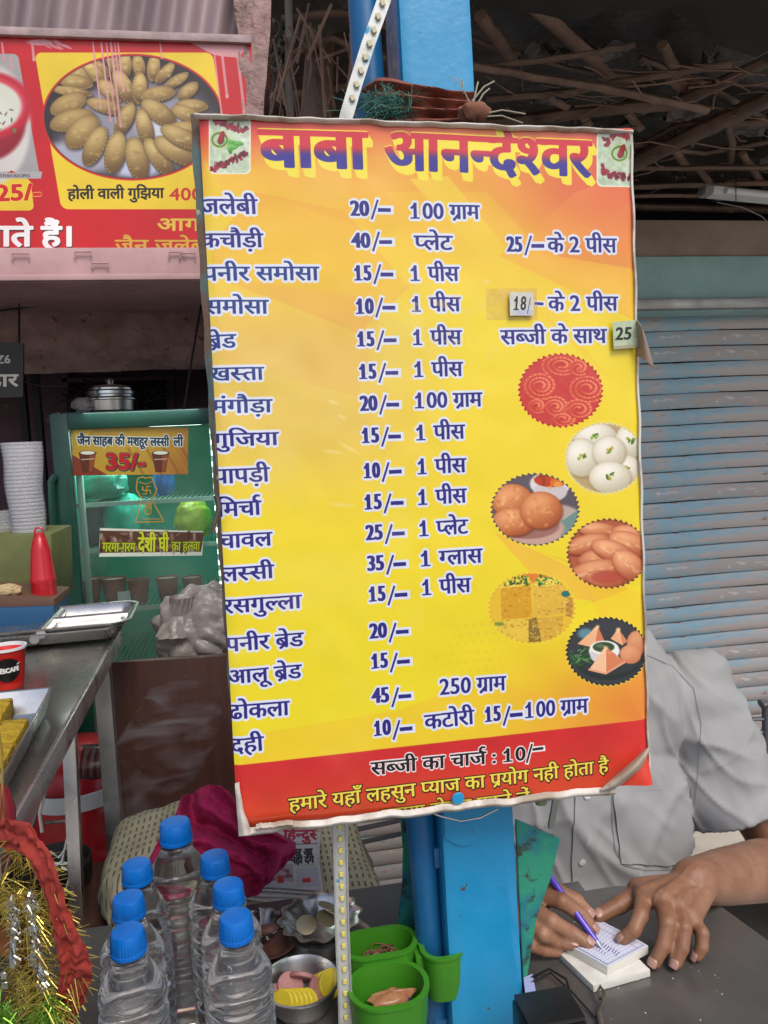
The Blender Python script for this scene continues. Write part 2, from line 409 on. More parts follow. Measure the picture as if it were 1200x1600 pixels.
# ---------------------------------------------------------------- the menu print
NAVY = (.14, .12, .48); WH = (.90, .91, .95)
BQ = [(311, 184), (987, 203), (1015, 1222), (372, 1303)]
def menu_art():
    C = Canvas(1380, 2250, BQ); U, V = C.U, C.V; A = C.a
    S = (U-318)/690; T = (V-185)/1100
    allsl = (slice(0, C.h), slice(0, C.w))
    yel = np.array((.94, .84, .20)); dyel = np.array((.91, .84, .13)); org = np.array((.91, .60, .22)); red = np.array((.83, .22, .20)); pale = np.array((.88, .74, .40))
    n = C.noise(allsl, 260)
    g = sstep(T+.06*n-.12*(S-.5), .02, .30)[..., None]; base = org*(1-g)+yel*g
    g = (1-sstep(T+.05*S, .0, .085))[..., None]; base = base*(1-g)+red*g
    g = (sstep(S, .55, 1.0)*(1-sstep(T, .10, .24)))[..., None]*.9; base = base*(1-g)+np.array((.84, .30, .26))*g
    g = (sstep(T, .45, .85)*.9)[..., None]; base = base*(1-g)+dyel*g
    g = (sstep(T, .2, .33)*(1-sstep(T, .42, .6))*(1-sstep(S, .3, .65)))[..., None]*.75; base = base*(1-g)+pale*g
    g = (sstep(T, .70, .84)*sstep(S, .55, 1.05))[..., None]*.95; base = base*(1-g)+np.array((.90, .50, .22))*g
    A[..., :3] = base
    # translucent rays and facets
    C.poly([(640, 280), (700, 275), (960, 600), (830, 480)], (.93, .80, .22), .75)
    C.poly([(600, 300), (760, 300), (930, 480), (860, 520)], (.93, .78, .2), .35)
    C.poly([(990, 310), (990, 420), (870, 400)], (.86, .45, .24), .55)
    C.poly([(985, 270), (990, 500), (780, 400), (900, 300)], (.93, .6, .25), .35)
    C.poly([(320, 250), (350, 300), (350, 420), (320, 470)], (.92, .78, .2), .55)
    C.poly([(400, 300), (540, 330), (640, 450), (560, 520), (330, 430), (330, 380)], (.9, .56, .26), .30)
    C.poly([(330, 430), (600, 470), (560, 620), (340, 560)], (.9, .66, .34), .25)
    C.poly([(430, 310), (700, 400), (640, 470), (360, 380)], (.93, .76, .2), .35)
    C.poly([(840, 860), (900, 880), (990, 1100), (1010, 1130), (1008, 930)], (.94, .60, .25), .35)
    C.poly([(770, 830), (900, 890), (930, 940), (860, 930)], (.93, .68, .28), .55)
    C.poly([(1010, 910), (1010, 1040), (900, 1000), (880, 960)], (.95, .86, .16), .55)
    C.poly([(380, 1150), (620, 1110), (760, 1060), (1010, 1130), (1012, 1150), (380, 1215)], (.92, .66, .2), .28)
    C.poly([(640, 1120), (700, 1060), (740, 1110)], (.94, .8, .2), .4)
    for i in range(16):                                   # halftone dots
        for j in range(9):
            u = 650+i*13+(j % 2)*6; v = 985+j*14-i*1.2
            if 0 < u-650 < 215: C.ell(u, v, 3.2, 3.2, (.93, .72, .22), al=.38*(1-abs(i-8)/9))
    for (u, v, r) in ((470, 268, 17), (478, 280, 26), (560, 395, 16), (480, 460, 12), (640, 460, 14)):
        for q in range(26): C.ell(u+r*math.cos(q*.242), v+r*math.sin(q*.242), 1.6, 1.6, (.9, .70, .3), al=.25)
    # curved scratches in the vinyl, and glare painted on as pale marks
    for (u, v, l, a) in ((520, 628, 9, .3), (535, 652, 8, .5), (520, 706, 16, .15), (535, 789, 20, .1), (545, 700, 18, .5), (760, 440, 6, -.3)):
        C.ell(u, v, l, 3, (.95, .86, .55), ang=a, al=.5, soft=.5)
    # bottom red band
    m = sstep(V-(1196-(U-368)*.112), -1, 1); n = C.noise(allsl, 50)
    bt = sstep((V-1196+(U-368)*.11)/110, 0, .9)[..., None]*.9; rc = np.array((.84, .16, .17))*(1-bt)+np.array((.87, .30, .14))*bt
    rc = rc*(1-.10*n[..., None])
    rr = sstep(U, 900, 1010)[..., None]*.5; rc = rc*(1-rr)+np.array((.86, .22, .20))*rr
    C.over(allsl, m, rc)
    # ---- corner pictures
    def corner(u0, v0, u1, v1, cx, cy, flip):
        sl, U_, V_ = C.reg(u0, v0, u1, v1)
        def rr_(pad):
            dx = np.abs(U_-(u0+u1)/2)-((u1-u0)/2-9-pad); dy = np.abs(V_-(v0+v1)/2)-((v1-v0)/2-9-pad)
            return 1-sstep(np.hypot(np.maximum(dx, 0), np.maximum(dy, 0)), 8, 9.5)
        C.over(sl, rr_(0), (.90, .92, .86))
        n = C.noise(sl, 14)[..., None]; n2 = C.noise(sl, 6)[..., None]
        g = np.array((.80, .84, .76))*(1-n*.5)+np.array((.55, .68, .50))*n*.5; g = g*(.85+.3*n2)
        C.over(sl, rr_(1.8), g)
        R = random.Random(int(u0))
        def petals(pts):
            for (a, b) in zip(pts[:-1], pts[1:]):
                for q in range(22):
                    t = R.random(); u = a[0]*(1-t)+b[0]*t+R.uniform(-5, 5); v = a[1]*(1-t)+b[1]*t+R.uniform(-5, 5)
                    if u0+3 < u < u1-3 and v0+3 < v < v1-3:
                        C.ell(u, v, R.uniform(2, 5), R.uniform(1.5, 3.5), random.choice([(.50, .06, .14), (.62, .10, .20), (.36, .05, .10)]), ang=R.random()*3, al=.9, soft=.3)
        if not flip:
            petals([(338, 187), (358, 197), (384, 203)]); petals([(332, 262), (356, 254), (384, 240)])
        else:
            petals([(945, 222), (962, 208), (982, 214)]); petals([(940, 262), (952, 274), (985, 276)])
        C.ell(cx, cy, 15, 14, (.78, .80, .55), al=.9); C.ell(cx, cy, 13, 12, (.35, .50, .22)); C.ell(cx, cy, 10, 9, (.72, .78, .62))
        C.ell(cx+2, cy+2, 6, 5, (.25, .55, .18)); C.ell(cx+3, cy-3, 4.5, 11, (.62, .10, .16), ang=.3, shade=((.78, .2, .25), (.45, .05, .1)))
        if not flip:
            for (u, v, a) in ((362, 222, .3), (366, 230, -.5), (359, 232, 1.4), (372, 224, .1)): C.ell(u, v, 9, 3.6, (.36, .72, .25), ang=a, al=.95, shade=((.55, .85, .4), (.2, .5, .15)))
    corner(326, 181, 392, 272, 343, 218, False); corner(932, 206, 992, 292, 968, 240, True)
    # ---- round pictures with saw-toothed rims
    def saw(cx, cy, rx, ry, n, ph, body, rim):
        pts = []
        for k in range(n):
            a = 2*math.pi*k/n+ph
            for (da, f) in ((0, 1.055), (2*math.pi/n*.75, .985)):
                pts.append((cx+rx*f*math.cos(a+da), cy+ry*f*math.sin(a+da)))
        C.poly([(cx+(u-cx)*1.025, cy+(v-cy)*1.025) for u, v in pts], rim, .85); C.poly(pts, body)
    def inside(cx, cy, rx, ry):
        sl, U_, V_ = C.reg(cx-rx, cy-ry, cx+rx, cy+ry); d = np.hypot((U_-cx)/rx, (V_-cy)/ry); return sl, U_, V_, 1-sstep(d, .97, 1.0)
    def clip_begin(): return A.copy()
    def clip_end(old, cx, cy, rx, ry):
        d = np.hypot((U-cx)/rx, (V-cy)/ry); m = sstep(d, .985, 1.0)[..., None]; A[:] = A*(1-m)+old*m
    R = random.Random(3)
    # jalebi
    cx, cy, rx, ry = 876, 610, 64, 56; saw(cx, cy, rx, ry, 44, 0, (.70, .12, .16), (.94, .82, .3)); old = clip_begin()
    sl, U_, V_, m = inside(cx, cy, rx, ry); n = C.noise(sl, 9)[..., None]; C.over(sl, m, np.array((.82, .26, .24))*(1-n*.4)+np.array((.66, .10, .16))*n*.4)
    def coil(u, v, r, squ, ang, turns=3):
        for k in range(int(turns*34)):
            t = k/(turns*34); a = t*turns*2*math.pi+ang; q = r*(1-.82*t); x = u+q*math.cos(a); y = v+q*squ*math.sin(a)
            C.ell(x, y+1, 3.0, 2.4, (.72, .16, .16), al=.6, soft=.3); C.ell(x, y, 2.6, 1.9, (.90, .42, .30), al=.9, soft=.35)
            if k % 2 == 0: C.ell(x-.5, y-1, 1.5, .8, (.97, .72, .52), al=.75, soft=.4)
    for q in ((845, 603, 27, .8, 1, 3), (878, 571, 31, .62, 2.4, 3), (918, 607, 30, .75, .3, 3), (868, 636, 20, .8, 4, 2.5), (905, 640, 24, .7, 2, 2.5), (905, 574, 16, .8, 1, 2), (840, 634, 14, .8, 1, 2), (880, 655, 18, .6, 0, 2)): coil(*q)
    clip_end(old, cx, cy, rx*1.0, ry*1.0)
    # rasgulla
    cx, cy, rx, ry = 945, 716, 60, 54; saw(cx, cy, rx, ry, 44, .1, (.80, .76, .62), (.96, .9, .5)); old = clip_begin()
    C.ell(cx, cy, rx, ry, (.72, .62, .42))
    for (u, v, a, b) in ((930, 682, 34, 22), (985, 690, 24, 27), (978, 735, 26, 24), (909, 715, 27, 30), (952, 706, 26, 25), (953, 746, 33, 25)):
        C.ell(u+1, v+2, a, b, (.55, .45, .30), soft=.15, al=.8); C.ell(u, v, a, b, None, shade=((1.1, 1.1, 1.08), (.72, .68, .56)), soft=.05)
        for k in range(5): C.ell(u+R.uniform(-5, 5), v+R.uniform(-6, 3), R.uniform(2, 5), R.uniform(1.3, 2.6), R.choice([(.45, .58, .2), (.30, .45, .12), (.78, .66, .22), (.6, .7, .3)]), ang=R.random()*3, soft=.2)
    clip_end(old, cx, cy, rx, ry)
    # kachori with bowl
    cx, cy, rx, ry = 836, 796, 67, 55; saw(cx, cy, rx, ry, 46, .05, (.35, .28, .30), (.94, .85, .3)); old = clip_begin()
    C.ell(cx, cy, rx, ry, (.36, .32, .36)); C.ell(870, 828, 50, 40, (.74, .66, .62)); C.poly([(870, 820), (905, 795), (905, 845), (880, 850)], (.36, .58, .56))
    for k in range(14): C.line([(850+k*4, 850), (900, 800+k*4)], 1.6, (.62, .5, .5), .5)
    C.ell(826, 826, 56, 24, (.78, .62, .56)); C.ell(824, 822, 50, 20, (.60, .42, .38))
    C.ell(860, 756, 32, 19, (.86, .84, .84)); C.ell(860, 768, 26, 16, (.80, .77, .78)); C.ell(861, 750, 26, 11, (.62, .22, .12))
    for k in range(14): C.ell(R.uniform(840, 882), R.uniform(745, 757), R.uniform(4, 8), R.uniform(2.5, 5), R.choice([(.86, .45, .15), (.75, .25, .1), (.93, .6, .25)]), ang=R.random()*3, soft=.25)
    for (u, v, a, b) in ((800, 782, 33, 26), (802, 815, 34, 22), (845, 797, 33, 29)):
        C.ell(u+2, v+3, a, b, (.45, .20, .10), soft=.12, al=.8); C.ell(u, v, a, b, None, shade=((1.08, .84, .60), (.62, .28, .12)), soft=.04)
        for k in range(34):
            t, q = R.random()*6.28, R.random()**.5*.85; C.ell(u+a*q*math.cos(t), v+b*q*math.sin(t), R.uniform(1.5, 5), R.uniform(1, 3), R.choice([(.85, .50, .25), (.98, .80, .55), (.78, .42, .2)]), al=.35, soft=.5, ang=R.random()*3)
    clip_end(old, cx, cy, rx, ry)
    # gujiya
    cx, cy, rx, ry = 950, 865, 62, 53; saw(cx, cy, rx, ry, 44, .02, (.40, .22, .16), (.92, .75, .3)); old = clip_begin()
    C.ell(cx, cy, rx, ry, (.70, .36, .24))
    for (u, v, a, b, an) in ((935, 828, 34, 12, .1), (985, 835, 30, 14, .2), (918, 850, 36, 15, -.25), (985, 850, 36, 18, .35), (945, 872, 42, 17, -.12), (960, 862, 38, 16, .35), (930, 893, 42, 18, -.2), (985, 885, 34, 20, .7), (945, 905, 30, 13, .15)):
        C.ell(u+1, v+3, a, b, (.42, .16, .10), ang=an, soft=.12, al=.8); C.ell(u, v, a, b, None, ang=an, shade=((1.1, .88, .66), (.62, .26, .14)), soft=.05)
        for k in range(14):
            t = R.uniform(-.8, .8); C.ell(u+a*t*math.cos(an), v+a*t*math.sin(an)+R.uniform(-4, 4), R.uniform(3, 7), R.uniform(1, 2.2), R.choice([(.88, .56, .32), (1, .86, .66)]), al=.35, soft=.5, ang=an)
    C.ell(948, 902, 26, 10, (.70, .28, .22), al=.85, soft=.25)
    clip_end(old, cx, cy, rx, ry)
    # dhokla
    cx, cy, rx, ry = 831, 950, 66, 54; saw(cx, cy, rx, ry, 46, 0, (.88, .70, .18), (.94, .86, .25)); old = clip_begin()
    C.ell(cx, cy, rx, ry, (.90, .74, .20)); C.ell(850, 902, 34, 9, (.88, .50, .18))
    for (p, c0) in (([(782, 918), (828, 912), (832, 965), (784, 968)], (.84, .62, .14)), ([(834, 915), (882, 912), (886, 958), (834, 964)], (.87, .70, .24)),
                    ([(770, 972), (830, 964), (838, 1002), (780, 998)], (.90, .76, .26)), ([(836, 966), (880, 962), (876, 1002), (842, 1004)], (.84, .66, .22)),
                    ([(786, 905), (830, 902), (830, 914), (780, 920)], (.93, .82, .30)), ([(838, 903), (880, 901), (884, 913), (834, 917)], (.93, .82, .32)), ([(826, 968), (838, 964), (846, 1002), (826, 1004)], (.52, .42, .18)), ([(884, 930), (896, 934), (894, 965), (884, 962)], (.72, .52, .22))):
        C.poly(p, c0)
        for k in range(60):
            t, q = R.random(), R.random(); u = (p[0][0]*(1-t)+p[1][0]*t)*(1-q)+(p[3][0]*(1-t)+p[2][0]*t)*q; v = (p[0][1]*(1-t)+p[1][1]*t)*(1-q)+(p[3][1]*(1-t)+p[2][1]*t)*q
            C.ell(u, v, R.uniform(.6, 3), R.uniform(.6, 1.6), R.choice([(.70, .50, .14), (.95, .84, .42), (.62, .38, .12), (.93, .8, .3)]), al=.5, soft=.4)
    for k in range(70): C.ell(R.choice([R.uniform(784, 826), R.uniform(838, 880)]), R.uniform(898, 914), R.uniform(1, 4), R.uniform(.7, 1.8), R.choice([(.15, .42, .18), (.1, .25, .1), (.3, .6, .25)]), ang=R.random()*3, al=.8, soft=.3)
    C.ell(884, 928, 7, 5, (.15, .45, .4)); C.ell(780, 975, 8, 3, (.3, .5, .2), al=.7)
    clip_end(old, cx, cy, rx, ry)
    # samosa plate
    cx, cy, rx, ry = 948, 1018, 62, 52; saw(cx, cy, rx, ry, 46, .03, (.13, .14, .15), (.95, .85, .3)); old = clip_begin()
    C.ell(cx, cy, rx, ry, (.22, .23, .25)); C.ell(950, 1030, 52, 32, (.13, .17, .17)); C.ell(950, 1026, 50, 29, (.18, .21, .22)); C.ell(915, 990, 12, 8, (.35, .55, .60), soft=.4)
    for k in range(34): C.ell(R.uniform(892, 922), R.uniform(1015, 1040), R.uniform(2, 8), 1.1, R.choice([(.2, .45, .2), (.12, .3, .14), (.4, .6, .35)]), ang=R.uniform(-1, 1), al=.9)
    def samosa(p, l, r_):
        C.poly([p[0], p[1], p[2]], l); C.poly([p[0], p[2], p[3]], r_); C.line([p[0], p[2]], 1.4, (.98, .84, .66), .7)
        for k in range(12):
            t, q = R.random(), R.random()*R.random(); u = p[0][0]*(1-q)+(p[1][0]*(1-t)+p[3][0]*t)*q; v = p[0][1]*(1-q)+(p[1][1]*(1-t)+p[3][1]*t)*q; C.ell(u, v, 3, 2, (.98, .82, .6), al=.3, soft=.5)
    samosa([(934, 978), (902, 1006), (928, 1012), (944, 1000)], (.93, .70, .52), (.82, .48, .32)); samosa([(966, 982), (954, 998), (972, 1008), (980, 1002)], (.93, .68, .5), (.86, .54, .36))
    C.ell(995, 1005, 16, 20, None, shade=((.95, .72, .54), (.76, .44, .28))); C.ell(985, 1022, 17, 15, None, shade=((.96, .74, .56), (.78, .46, .30)))
    C.ell(944, 1017, 24, 15, (.93, .92, .90)); C.ell(942, 1024, 20, 13, (.82, .81, .80)); C.ell(944, 1012, 22, 11, (.93, .92, .90)); C.ell(943, 1011, 17, 8, (.22, .30, .20)); C.ell(938, 1009, 7, 3, (.36, .44, .32), soft=.4)
    samosa([(946, 1010), (920, 1046), (946, 1052), (976, 1034)], (.95, .76, .60), (.84, .50, .34)); C.line([(920, 1046), (946, 1052), (976, 1034)], 3, (.90, .64, .48))
    clip_end(old, cx, cy, rx, ry)
    # ---- lettering
    halo = [(4.2, 4.2, 0, 0, (.86, .88, .93))]
    def W(t, u0, u1, v0, v1=None, h=22, col=NAVY, lay=halo, b=(1.15, .45), **k):
        C.text(t, (u0, v0), (u1, v1 if v1 is not None else v0+(u1-u0)*(.036-.158*(v0-190)/1071)), h, col, lay, b, **k)
    yl = (.94, .86, .22)
    TL = [(3.4, 3.4, 0, 0, yl), (2.6, 2.6, 8, 13, yl), (2.2, 2.2, 3, 12, (.94, .87, .24)), (3.2, 3.2, 0, 0, yl)]
    g = ((.20, .16, .55), (.80, .16, .22), .30, .62)
    W('बाबा', 408, 572, 260, 264, h=57, lay=TL, b=(4.2, 1.7), grad=g); W('आनन्देश्वर', 602, 922, 264, 276, h=57, lay=TL, b=(3.6, 1.6), grad=g)
    blu2 = (.13, .22, .50)
    for t, u0, u1, v0, v1, h, c in (('जलेबी', 313, 402, 334, 334, 23, NAVY), ('कचौड़ी', 314, 411, 386, 386, 21.5, NAVY), ('पनीर समोसा', 317, 498, 438, 438, 21.5, blu2), ('समोसा', 320, 419, 490, 490, 21.5, blu2),
            ('ब्रेड', 325, 369, 545, 543, 21, blu2), ('खस्ता', 328, 412, 595, 593, 20, blu2), ('मंगौड़ा', 330, 425, 646, 644, 20.5, blu2), ('गुजिया', 333, 435, 698, 695, 20, NAVY),
            ('पापड़ी', 334, 421, 756, 752, 22, NAVY), ('मिर्चा', 340, 408, 808, 804, 22, NAVY), ('चावल', 342, 425, 857, 852, 21, NAVY), ('लस्सी', 345, 428, 909, 903, 21, NAVY),
            ('रसगुल्ला', 348, 471, 959, 950, 21, NAVY), ('पनीर ब्रेड', 353, 474, 1019, 1009, 21, NAVY), ('आलू ब्रेड', 356, 471, 1070, 1059, 21, NAVY), ('ढोकला', 358, 452, 1125, 1117, 22, NAVY), ('दही', 361, 412, 1178, 1172, 22, NAVY)):
        W(t, u0, u1, v0, v1, h, c)
    def num(t, u0, u1, v0, h=24, **k): W(t, u0, u1, v0, h=h*.88, b=(1.9, .35), **k)
    for t, u0, u1, v0 in (('20', 548, 577, 337), ('40', 550, 579, 387), ('15', 554, 581, 438), ('10', 557, 584, 490), ('15', 559, 586, 541), ('15', 562, 589, 592), ('20', 563, 590, 642), ('15', 566, 593, 692),
                       ('10', 569, 594, 747), ('15', 570, 597, 796), ('25', 572, 599, 844), ('35', 574, 601, 892), ('15', 577, 603, 940), ('20', 578, 605, 998), ('15', 581, 607, 1045), ('45', 582, 609, 1099), ('10', 585, 611, 1150),
                       ('25', 792, 817, 393), ('15', 758, 783, 1128)):
        num(t, u0, u1, v0)
        e = u1+1; sl = .036-.158*(v0-190)/1071
        for (q, c) in ((10.5, (.86, .88, .93)), (4.0, NAVY)):
            f = 0 if q < 6 else 2.5
            C.line([(e+3, v0+5+f), (e+12, v0-24-f)], q*.8, c); C.line([(e+14-f, v0-9+14*sl), (e+31+f, v0-9+29*sl)], q*1.25+1, c)
    W('100 ग्राम', 641, 749, 341); W('प्लेट', 648, 707, 390); W('के 2 पीस', 856, 963, 394)
    for v, u in ((439, 641), (487, 643), (539, 645), (589, 647), (688, 650), (741, 652), (789, 653), (930, 659)): W('1 पीस', u, u+76, v)
    W('100 ग्राम', 648, 753, 638); W('1 प्लेट', 655, 731, 838); W('1 ग्लास', 657, 753, 885); W('250 ग्राम', 687, 790, 1086, 1078); W('कटोरी', 664, 741, 1140, 1131); W('100 ग्राम', 820, 918, 1122, 1113)
    W('के 2 पीस', 857, 965, 486); W('सब्जी के साथ', 783, 948, 538)
    C.line([(834, 474), (850, 475)], 9, (.86, .88, .93)); C.line([(836, 474), (848, 475)], 4.5, NAVY)
    lb = [(2.6, 2.6, 0, 0, (.92, .90, .90))]
    W('सब्जी का चार्ज : 10', 580, 822, 1211, 1187, h=19.5, col=(.10, .05, .08), lay=lb); 
    for q, c in ((8, (.92, .9, .9)), (3.6, (.10, .05, .08))): f = 0 if q < 5 else 1.6; C.line([(823, 1191+f), (831, 1163-f)], q*.8, c); C.line([(833-f, 1171), (848+f, 1169)], q*1.1, c)
    ly = [(2.2, 2.2, .6, .8, (.22, .08, .05))]
    W('हमारे यहाँ लहसुन प्याज का प्रयोग नही होता है', 452, 951, 1268, 1206, h=20, col=(.92, .85, .30), lay=ly, b=(.9, .4))
    W('कृपया टोकन पहले लें', 597, 828, 1287, 1256, h=20, col=(.92, .85, .30), lay=ly, b=(.9, .4))
    # tape: brown residue, sticker patches, handwriting
    sl, U_, V_ = C.reg(762, 452, 838, 500); n = C.noise(sl, 8); C.over(sl, (.55*n+.15)*(V_ < 500), (.78, .62, .36))
    sl, U_, V_ = C.reg(640, 440, 800, 560); n = C.noise(sl, 12); C.over(sl, sstep(n, .5, .75)*.35*(U_ > 642)*(U_ < 798), (.90, .80, .45))
    # grime, tiny specks, tear at left edge
    sl = allsl; n = C.noise(sl, 5); C.over(sl, sstep(n, .72, .85)*.035, (.35, .28, .18)); n = C.noise(sl, 90); C.over(sl, sstep(n, .55, .8)*.12*(S < .5), (.95, .90, .75))
    e = (1-sstep(S+.015*C.noise(sl, 6), .004, .022)); C.over(sl, e*.0, (.5, .42, .3))
    A[..., :3] *= .95
    return C.image('menu_print')
def sticker_art(name, quad, w, h, fn):
    C = Canvas(w, h, quad); fn(C); return C.image(name)
# ================================================================ materials
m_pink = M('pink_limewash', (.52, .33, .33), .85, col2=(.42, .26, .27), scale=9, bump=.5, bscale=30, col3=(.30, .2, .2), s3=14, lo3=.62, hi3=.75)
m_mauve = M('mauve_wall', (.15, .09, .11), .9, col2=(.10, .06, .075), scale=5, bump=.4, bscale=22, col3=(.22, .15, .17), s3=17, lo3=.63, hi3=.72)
m_plaster = M('rough_plaster', (.42, .27, .26), .95, col2=(.25, .17, .15), scale=16, bump=1, bscale=45, bdist=.01, col3=(.10, .06, .05), s3=28, lo3=.6, hi3=.68)
m_corr = M('old_corrugated_sheet', (.36, .27, .28), .6, .2, col2=(.20, .15, .16), scale=7, stretch=(1,1,.2), bump=.2)
m_shut = M('shutter_paint', (.26, .47, .58), .5, .1, col2=(.50, .45, .43), scale=4.2, lo=.45, hi=.56, stretch=(1, 1, 5), col3=(.30, .22, .18), s3=19, lo3=.60, hi3=.68, bump=.3, bscale=50, rvar=.1)
m_shut2 = M('shutter_faded_slat', (.44, .39, .37), .55, .1, col2=(.30, .45, .54), scale=3.5, lo=.50, hi=.60, stretch=(1, 1, 4), col3=(.62, .57, .55), s3=22, lo3=.60, hi3=.66, bump=.25, bscale=50)
m_lintel = M('lintel_paint', (.38, .60, .59), .8, col2=(.30, .46, .45), scale=6, bump=.3, bscale=30)
m_brownp = M('brown_plaster', (.44, .35, .28), .85, col2=(.34, .26, .20), scale=8, bump=.3)
m_tarp = M('sooty_tarpaulin', (.045, .038, .034), .34, col2=(.09, .075, .065), scale=6, bump=1, bscale=9, bdist=.02, col3=(.20, .17, .15), s3=16, lo3=.66, hi3=.72)
m_cloth = M('sagging_dark_cloth', (.022, .020, .017), .9, col2=(.035, .032, .026), scale=5, bump=.4, bscale=20)
m_bam = M('smoked_bamboo', (.10, .06, .042), .5, col2=(.20, .125, .085), scale=12, stretch=(1, 1, 1), bump=.6, bscale=60, col3=(.03, .02, .015), s3=9)
m_bam2 = M('split_bamboo', (.26, .155, .105), .5, col2=(.15, .085, .055), scale=18, bump=.5, bscale=60)
m_rope = M('dusty_rope', (.12, .10, .08), .95, col2=(.06, .05, .04), scale=60, bump=1, bscale=200)
m_web = M('cobweb_rag', (.13, .12, .10), 1, col2=(.06, .055, .045), scale=30, bump=1, bscale=120)
m_blue = M('blue_enamel', (.010, .23, .47), .33, col2=(.018, .28, .53), scale=7, bump=.35, bscale=26, bdist=.004, coat=.3, col3=(.09, .06, .045), s3=38, lo3=.675, hi3=.69)
m_blued = M('blue_enamel_pipe', (.012, .13, .32), .35, col2=(.01, .09, .22), scale=9, stretch=(1,1,.3), bump=.4, bscale=40, coat=.2, col3=(.5, .6, .65), s3=40, lo3=.74, hi3=.76)
m_green = M('chipped_green_paint', (.03, .27, .17), .5, col2=(.02, .16, .22), scale=11, lo=.45, hi=.55, bump=.5, bscale=60, col3=(.04, .05, .04), s3=46, lo3=.55, hi3=.62)
m_steel = M('brushed_steel', (.72, .72, .71), .28, 1, col2=(.55, .55, .54), scale=8, bump=.05, bscale=90, rvar=.1)
m_steeld = M('dull_steel', (.36, .355, .35), .4, .9, col2=(.22, .215, .21), scale=9, rvar=.15, bump=.08)
m_top = M('greasy_steel_top', (.20, .19, .18), .33, .6, col2=(.13, .12, .115), scale=5, rvar=.1, bump=.06, bscale=35, col3=(.30, .29, .28), s3=4, lo3=.5, hi3=.8)
m_ground = M('street_concrete', (.34, .31, .28), .9, col2=(.26, .24, .22), scale=1.3, bump=.3)
m_tile = M('pale_floor_tile', (.55, .50, .44), .5, col2=(.46, .42, .37), scale=6)
m_black = M('black_plastic', (.012, .012, .013), .35)
m_dark = M('near_black', (.012, .010, .010), .9)  # plain near-black matt colour
m_wood = M('dark_red_laminate', (.075, .028, .020), .42, col2=(.050, .019, .014), scale=10, stretch=(6, 1, .5), bump=.15, bscale=40, rvar=.12, col3=(.14, .09, .08), s3=7, lo3=.62, hi3=.8)
m_woodl = M('pale_wood', (.35, .20, .10), .7, col2=(.24, .13, .06), scale=20, stretch=(.2, 1, 1))
m_vinyle = M('folded_vinyl_edge', (.58, .55, .50), .5, col2=(.30, .24, .18), scale=16, lo=.45, hi=.6, bump=.4, bscale=60)
m_rust = M('rusty_frame', (.13, .085, .06), .8, col2=(.09, .14, .14), scale=20, lo=.48, hi=.56, bump=.6, bscale=70, col3=(.45, .42, .36), s3=42, lo3=.64, hi3=.68)
m_white = M('white_enamel', (.74, .75, .76), .4, col2=(.62, .63, .64), scale=12)

# ================================================================ setting: ground and walls
def plane_struct(name, pts, mat, th=.02, down=(0,0,-1)):
    g = G(); g.prism(pts, Vector(down)*th); return tag(obj(name, g, mat, None, smooth=False), kind='structure')
g = G(); g.grid(lambda s, t: Vector((-60+120*s, -60+120*t, 0)), 24, 24); tag(obj('ground', g, m_ground, None, recalc=False), kind='structure')
# pale tiled floor behind the man's table
fl = G(); fl.prism([(.2, .9, 0.004), (3.4, .9, 0.004), (3.4, 2.12, 0.004), (.2, 2.12, 0.004)], (0, 0, .01)); fo = tag(obj('floor', fl, M('tile_joint', (.12, .11, .10), .9), None, smooth=False), kind='structure')
tl = None
for i in range(8):
    for j in range(2):
        g = G(); g.box((0, 0, 0), (.395, .395, .012))
        if tl is None: tl = obj('tile', g, m_tile, fo, bev=.002); tl.location = Vector((.4+.4*i, 1.1+.4*j, .02))-fo.location; tl.data.transform(Matrix.Translation(world_origin(fo)))
        else:
            c = tl.copy(); COL.objects.link(c); c.parent = fo; c.location = Vector((.4+.4*i, 1.1+.4*j, .02+.001*((i*j) % 3)))-fo.location

# ---- shuttered shop at the back right (Y = 3)
YS = 2.15
XL = P(500, 900, YS).x; XR = 2.9
sh = thing('roller_shutter', (1.2, YS, 0), 'worn pale blue ribbed roller shutter filling the wall right of the menu board', 'shutter')
z = P(1100, 492, YS).z; pitch = .0467; k = 0; first = None; altm = []
while z > .03:
    if first is None or k == 1:
        g = G(); pr = [(.003, 0), (-.001, -.0015), (-.0042, -.012), (-.0048, -.026), (-.0030, -.040), (.0005, -.0445), (.005, -.0445), (.005, 0)]
        nseg = 30
        g.grid(lambda s, t: Vector((XL+(XR-XL)*s, YS+pr[int(round(t*7))][0], pr[int(round(t*7))][1]+.0015*math.sin(s*29+k))), nseg, 7)
        o = obj('slat', g, m_shut if k % 2 == 0 else m_shut2, sh); o.data.transform(Matrix.Translation(world_origin(sh)));
        altm.append(o); first = o; o.location = Vector((0, 0, z))-Vector((1.2, YS, 0)); o.location.x -= 0; o.location.x = -1.2; o.location.y = -YS; o.location.z = z
        # geometry is written in world x/y, z relative
    else:
        o = altm[(0 if random.random() < (.72 if z < 1.5 else .2) else 1)].copy(); COL.objects.link(o); o.parent = sh; o.location = Vector((-1.2+random.uniform(-.03, .03), -YS+random.uniform(-.001, .001), z))
    z -= pitch; k += 1
g = G()
for x in (P(760, 900, YS).x, XR-.3): g.bar((x, YS-.02, .1), (x, YS-.02, 1.9), .012, .004)
obj('backing_sheet', G().box(((XL+XR)/2, YS+.05, 1.2), (XR-XL, .03, 2.5)), m_dark, sh, smooth=False)
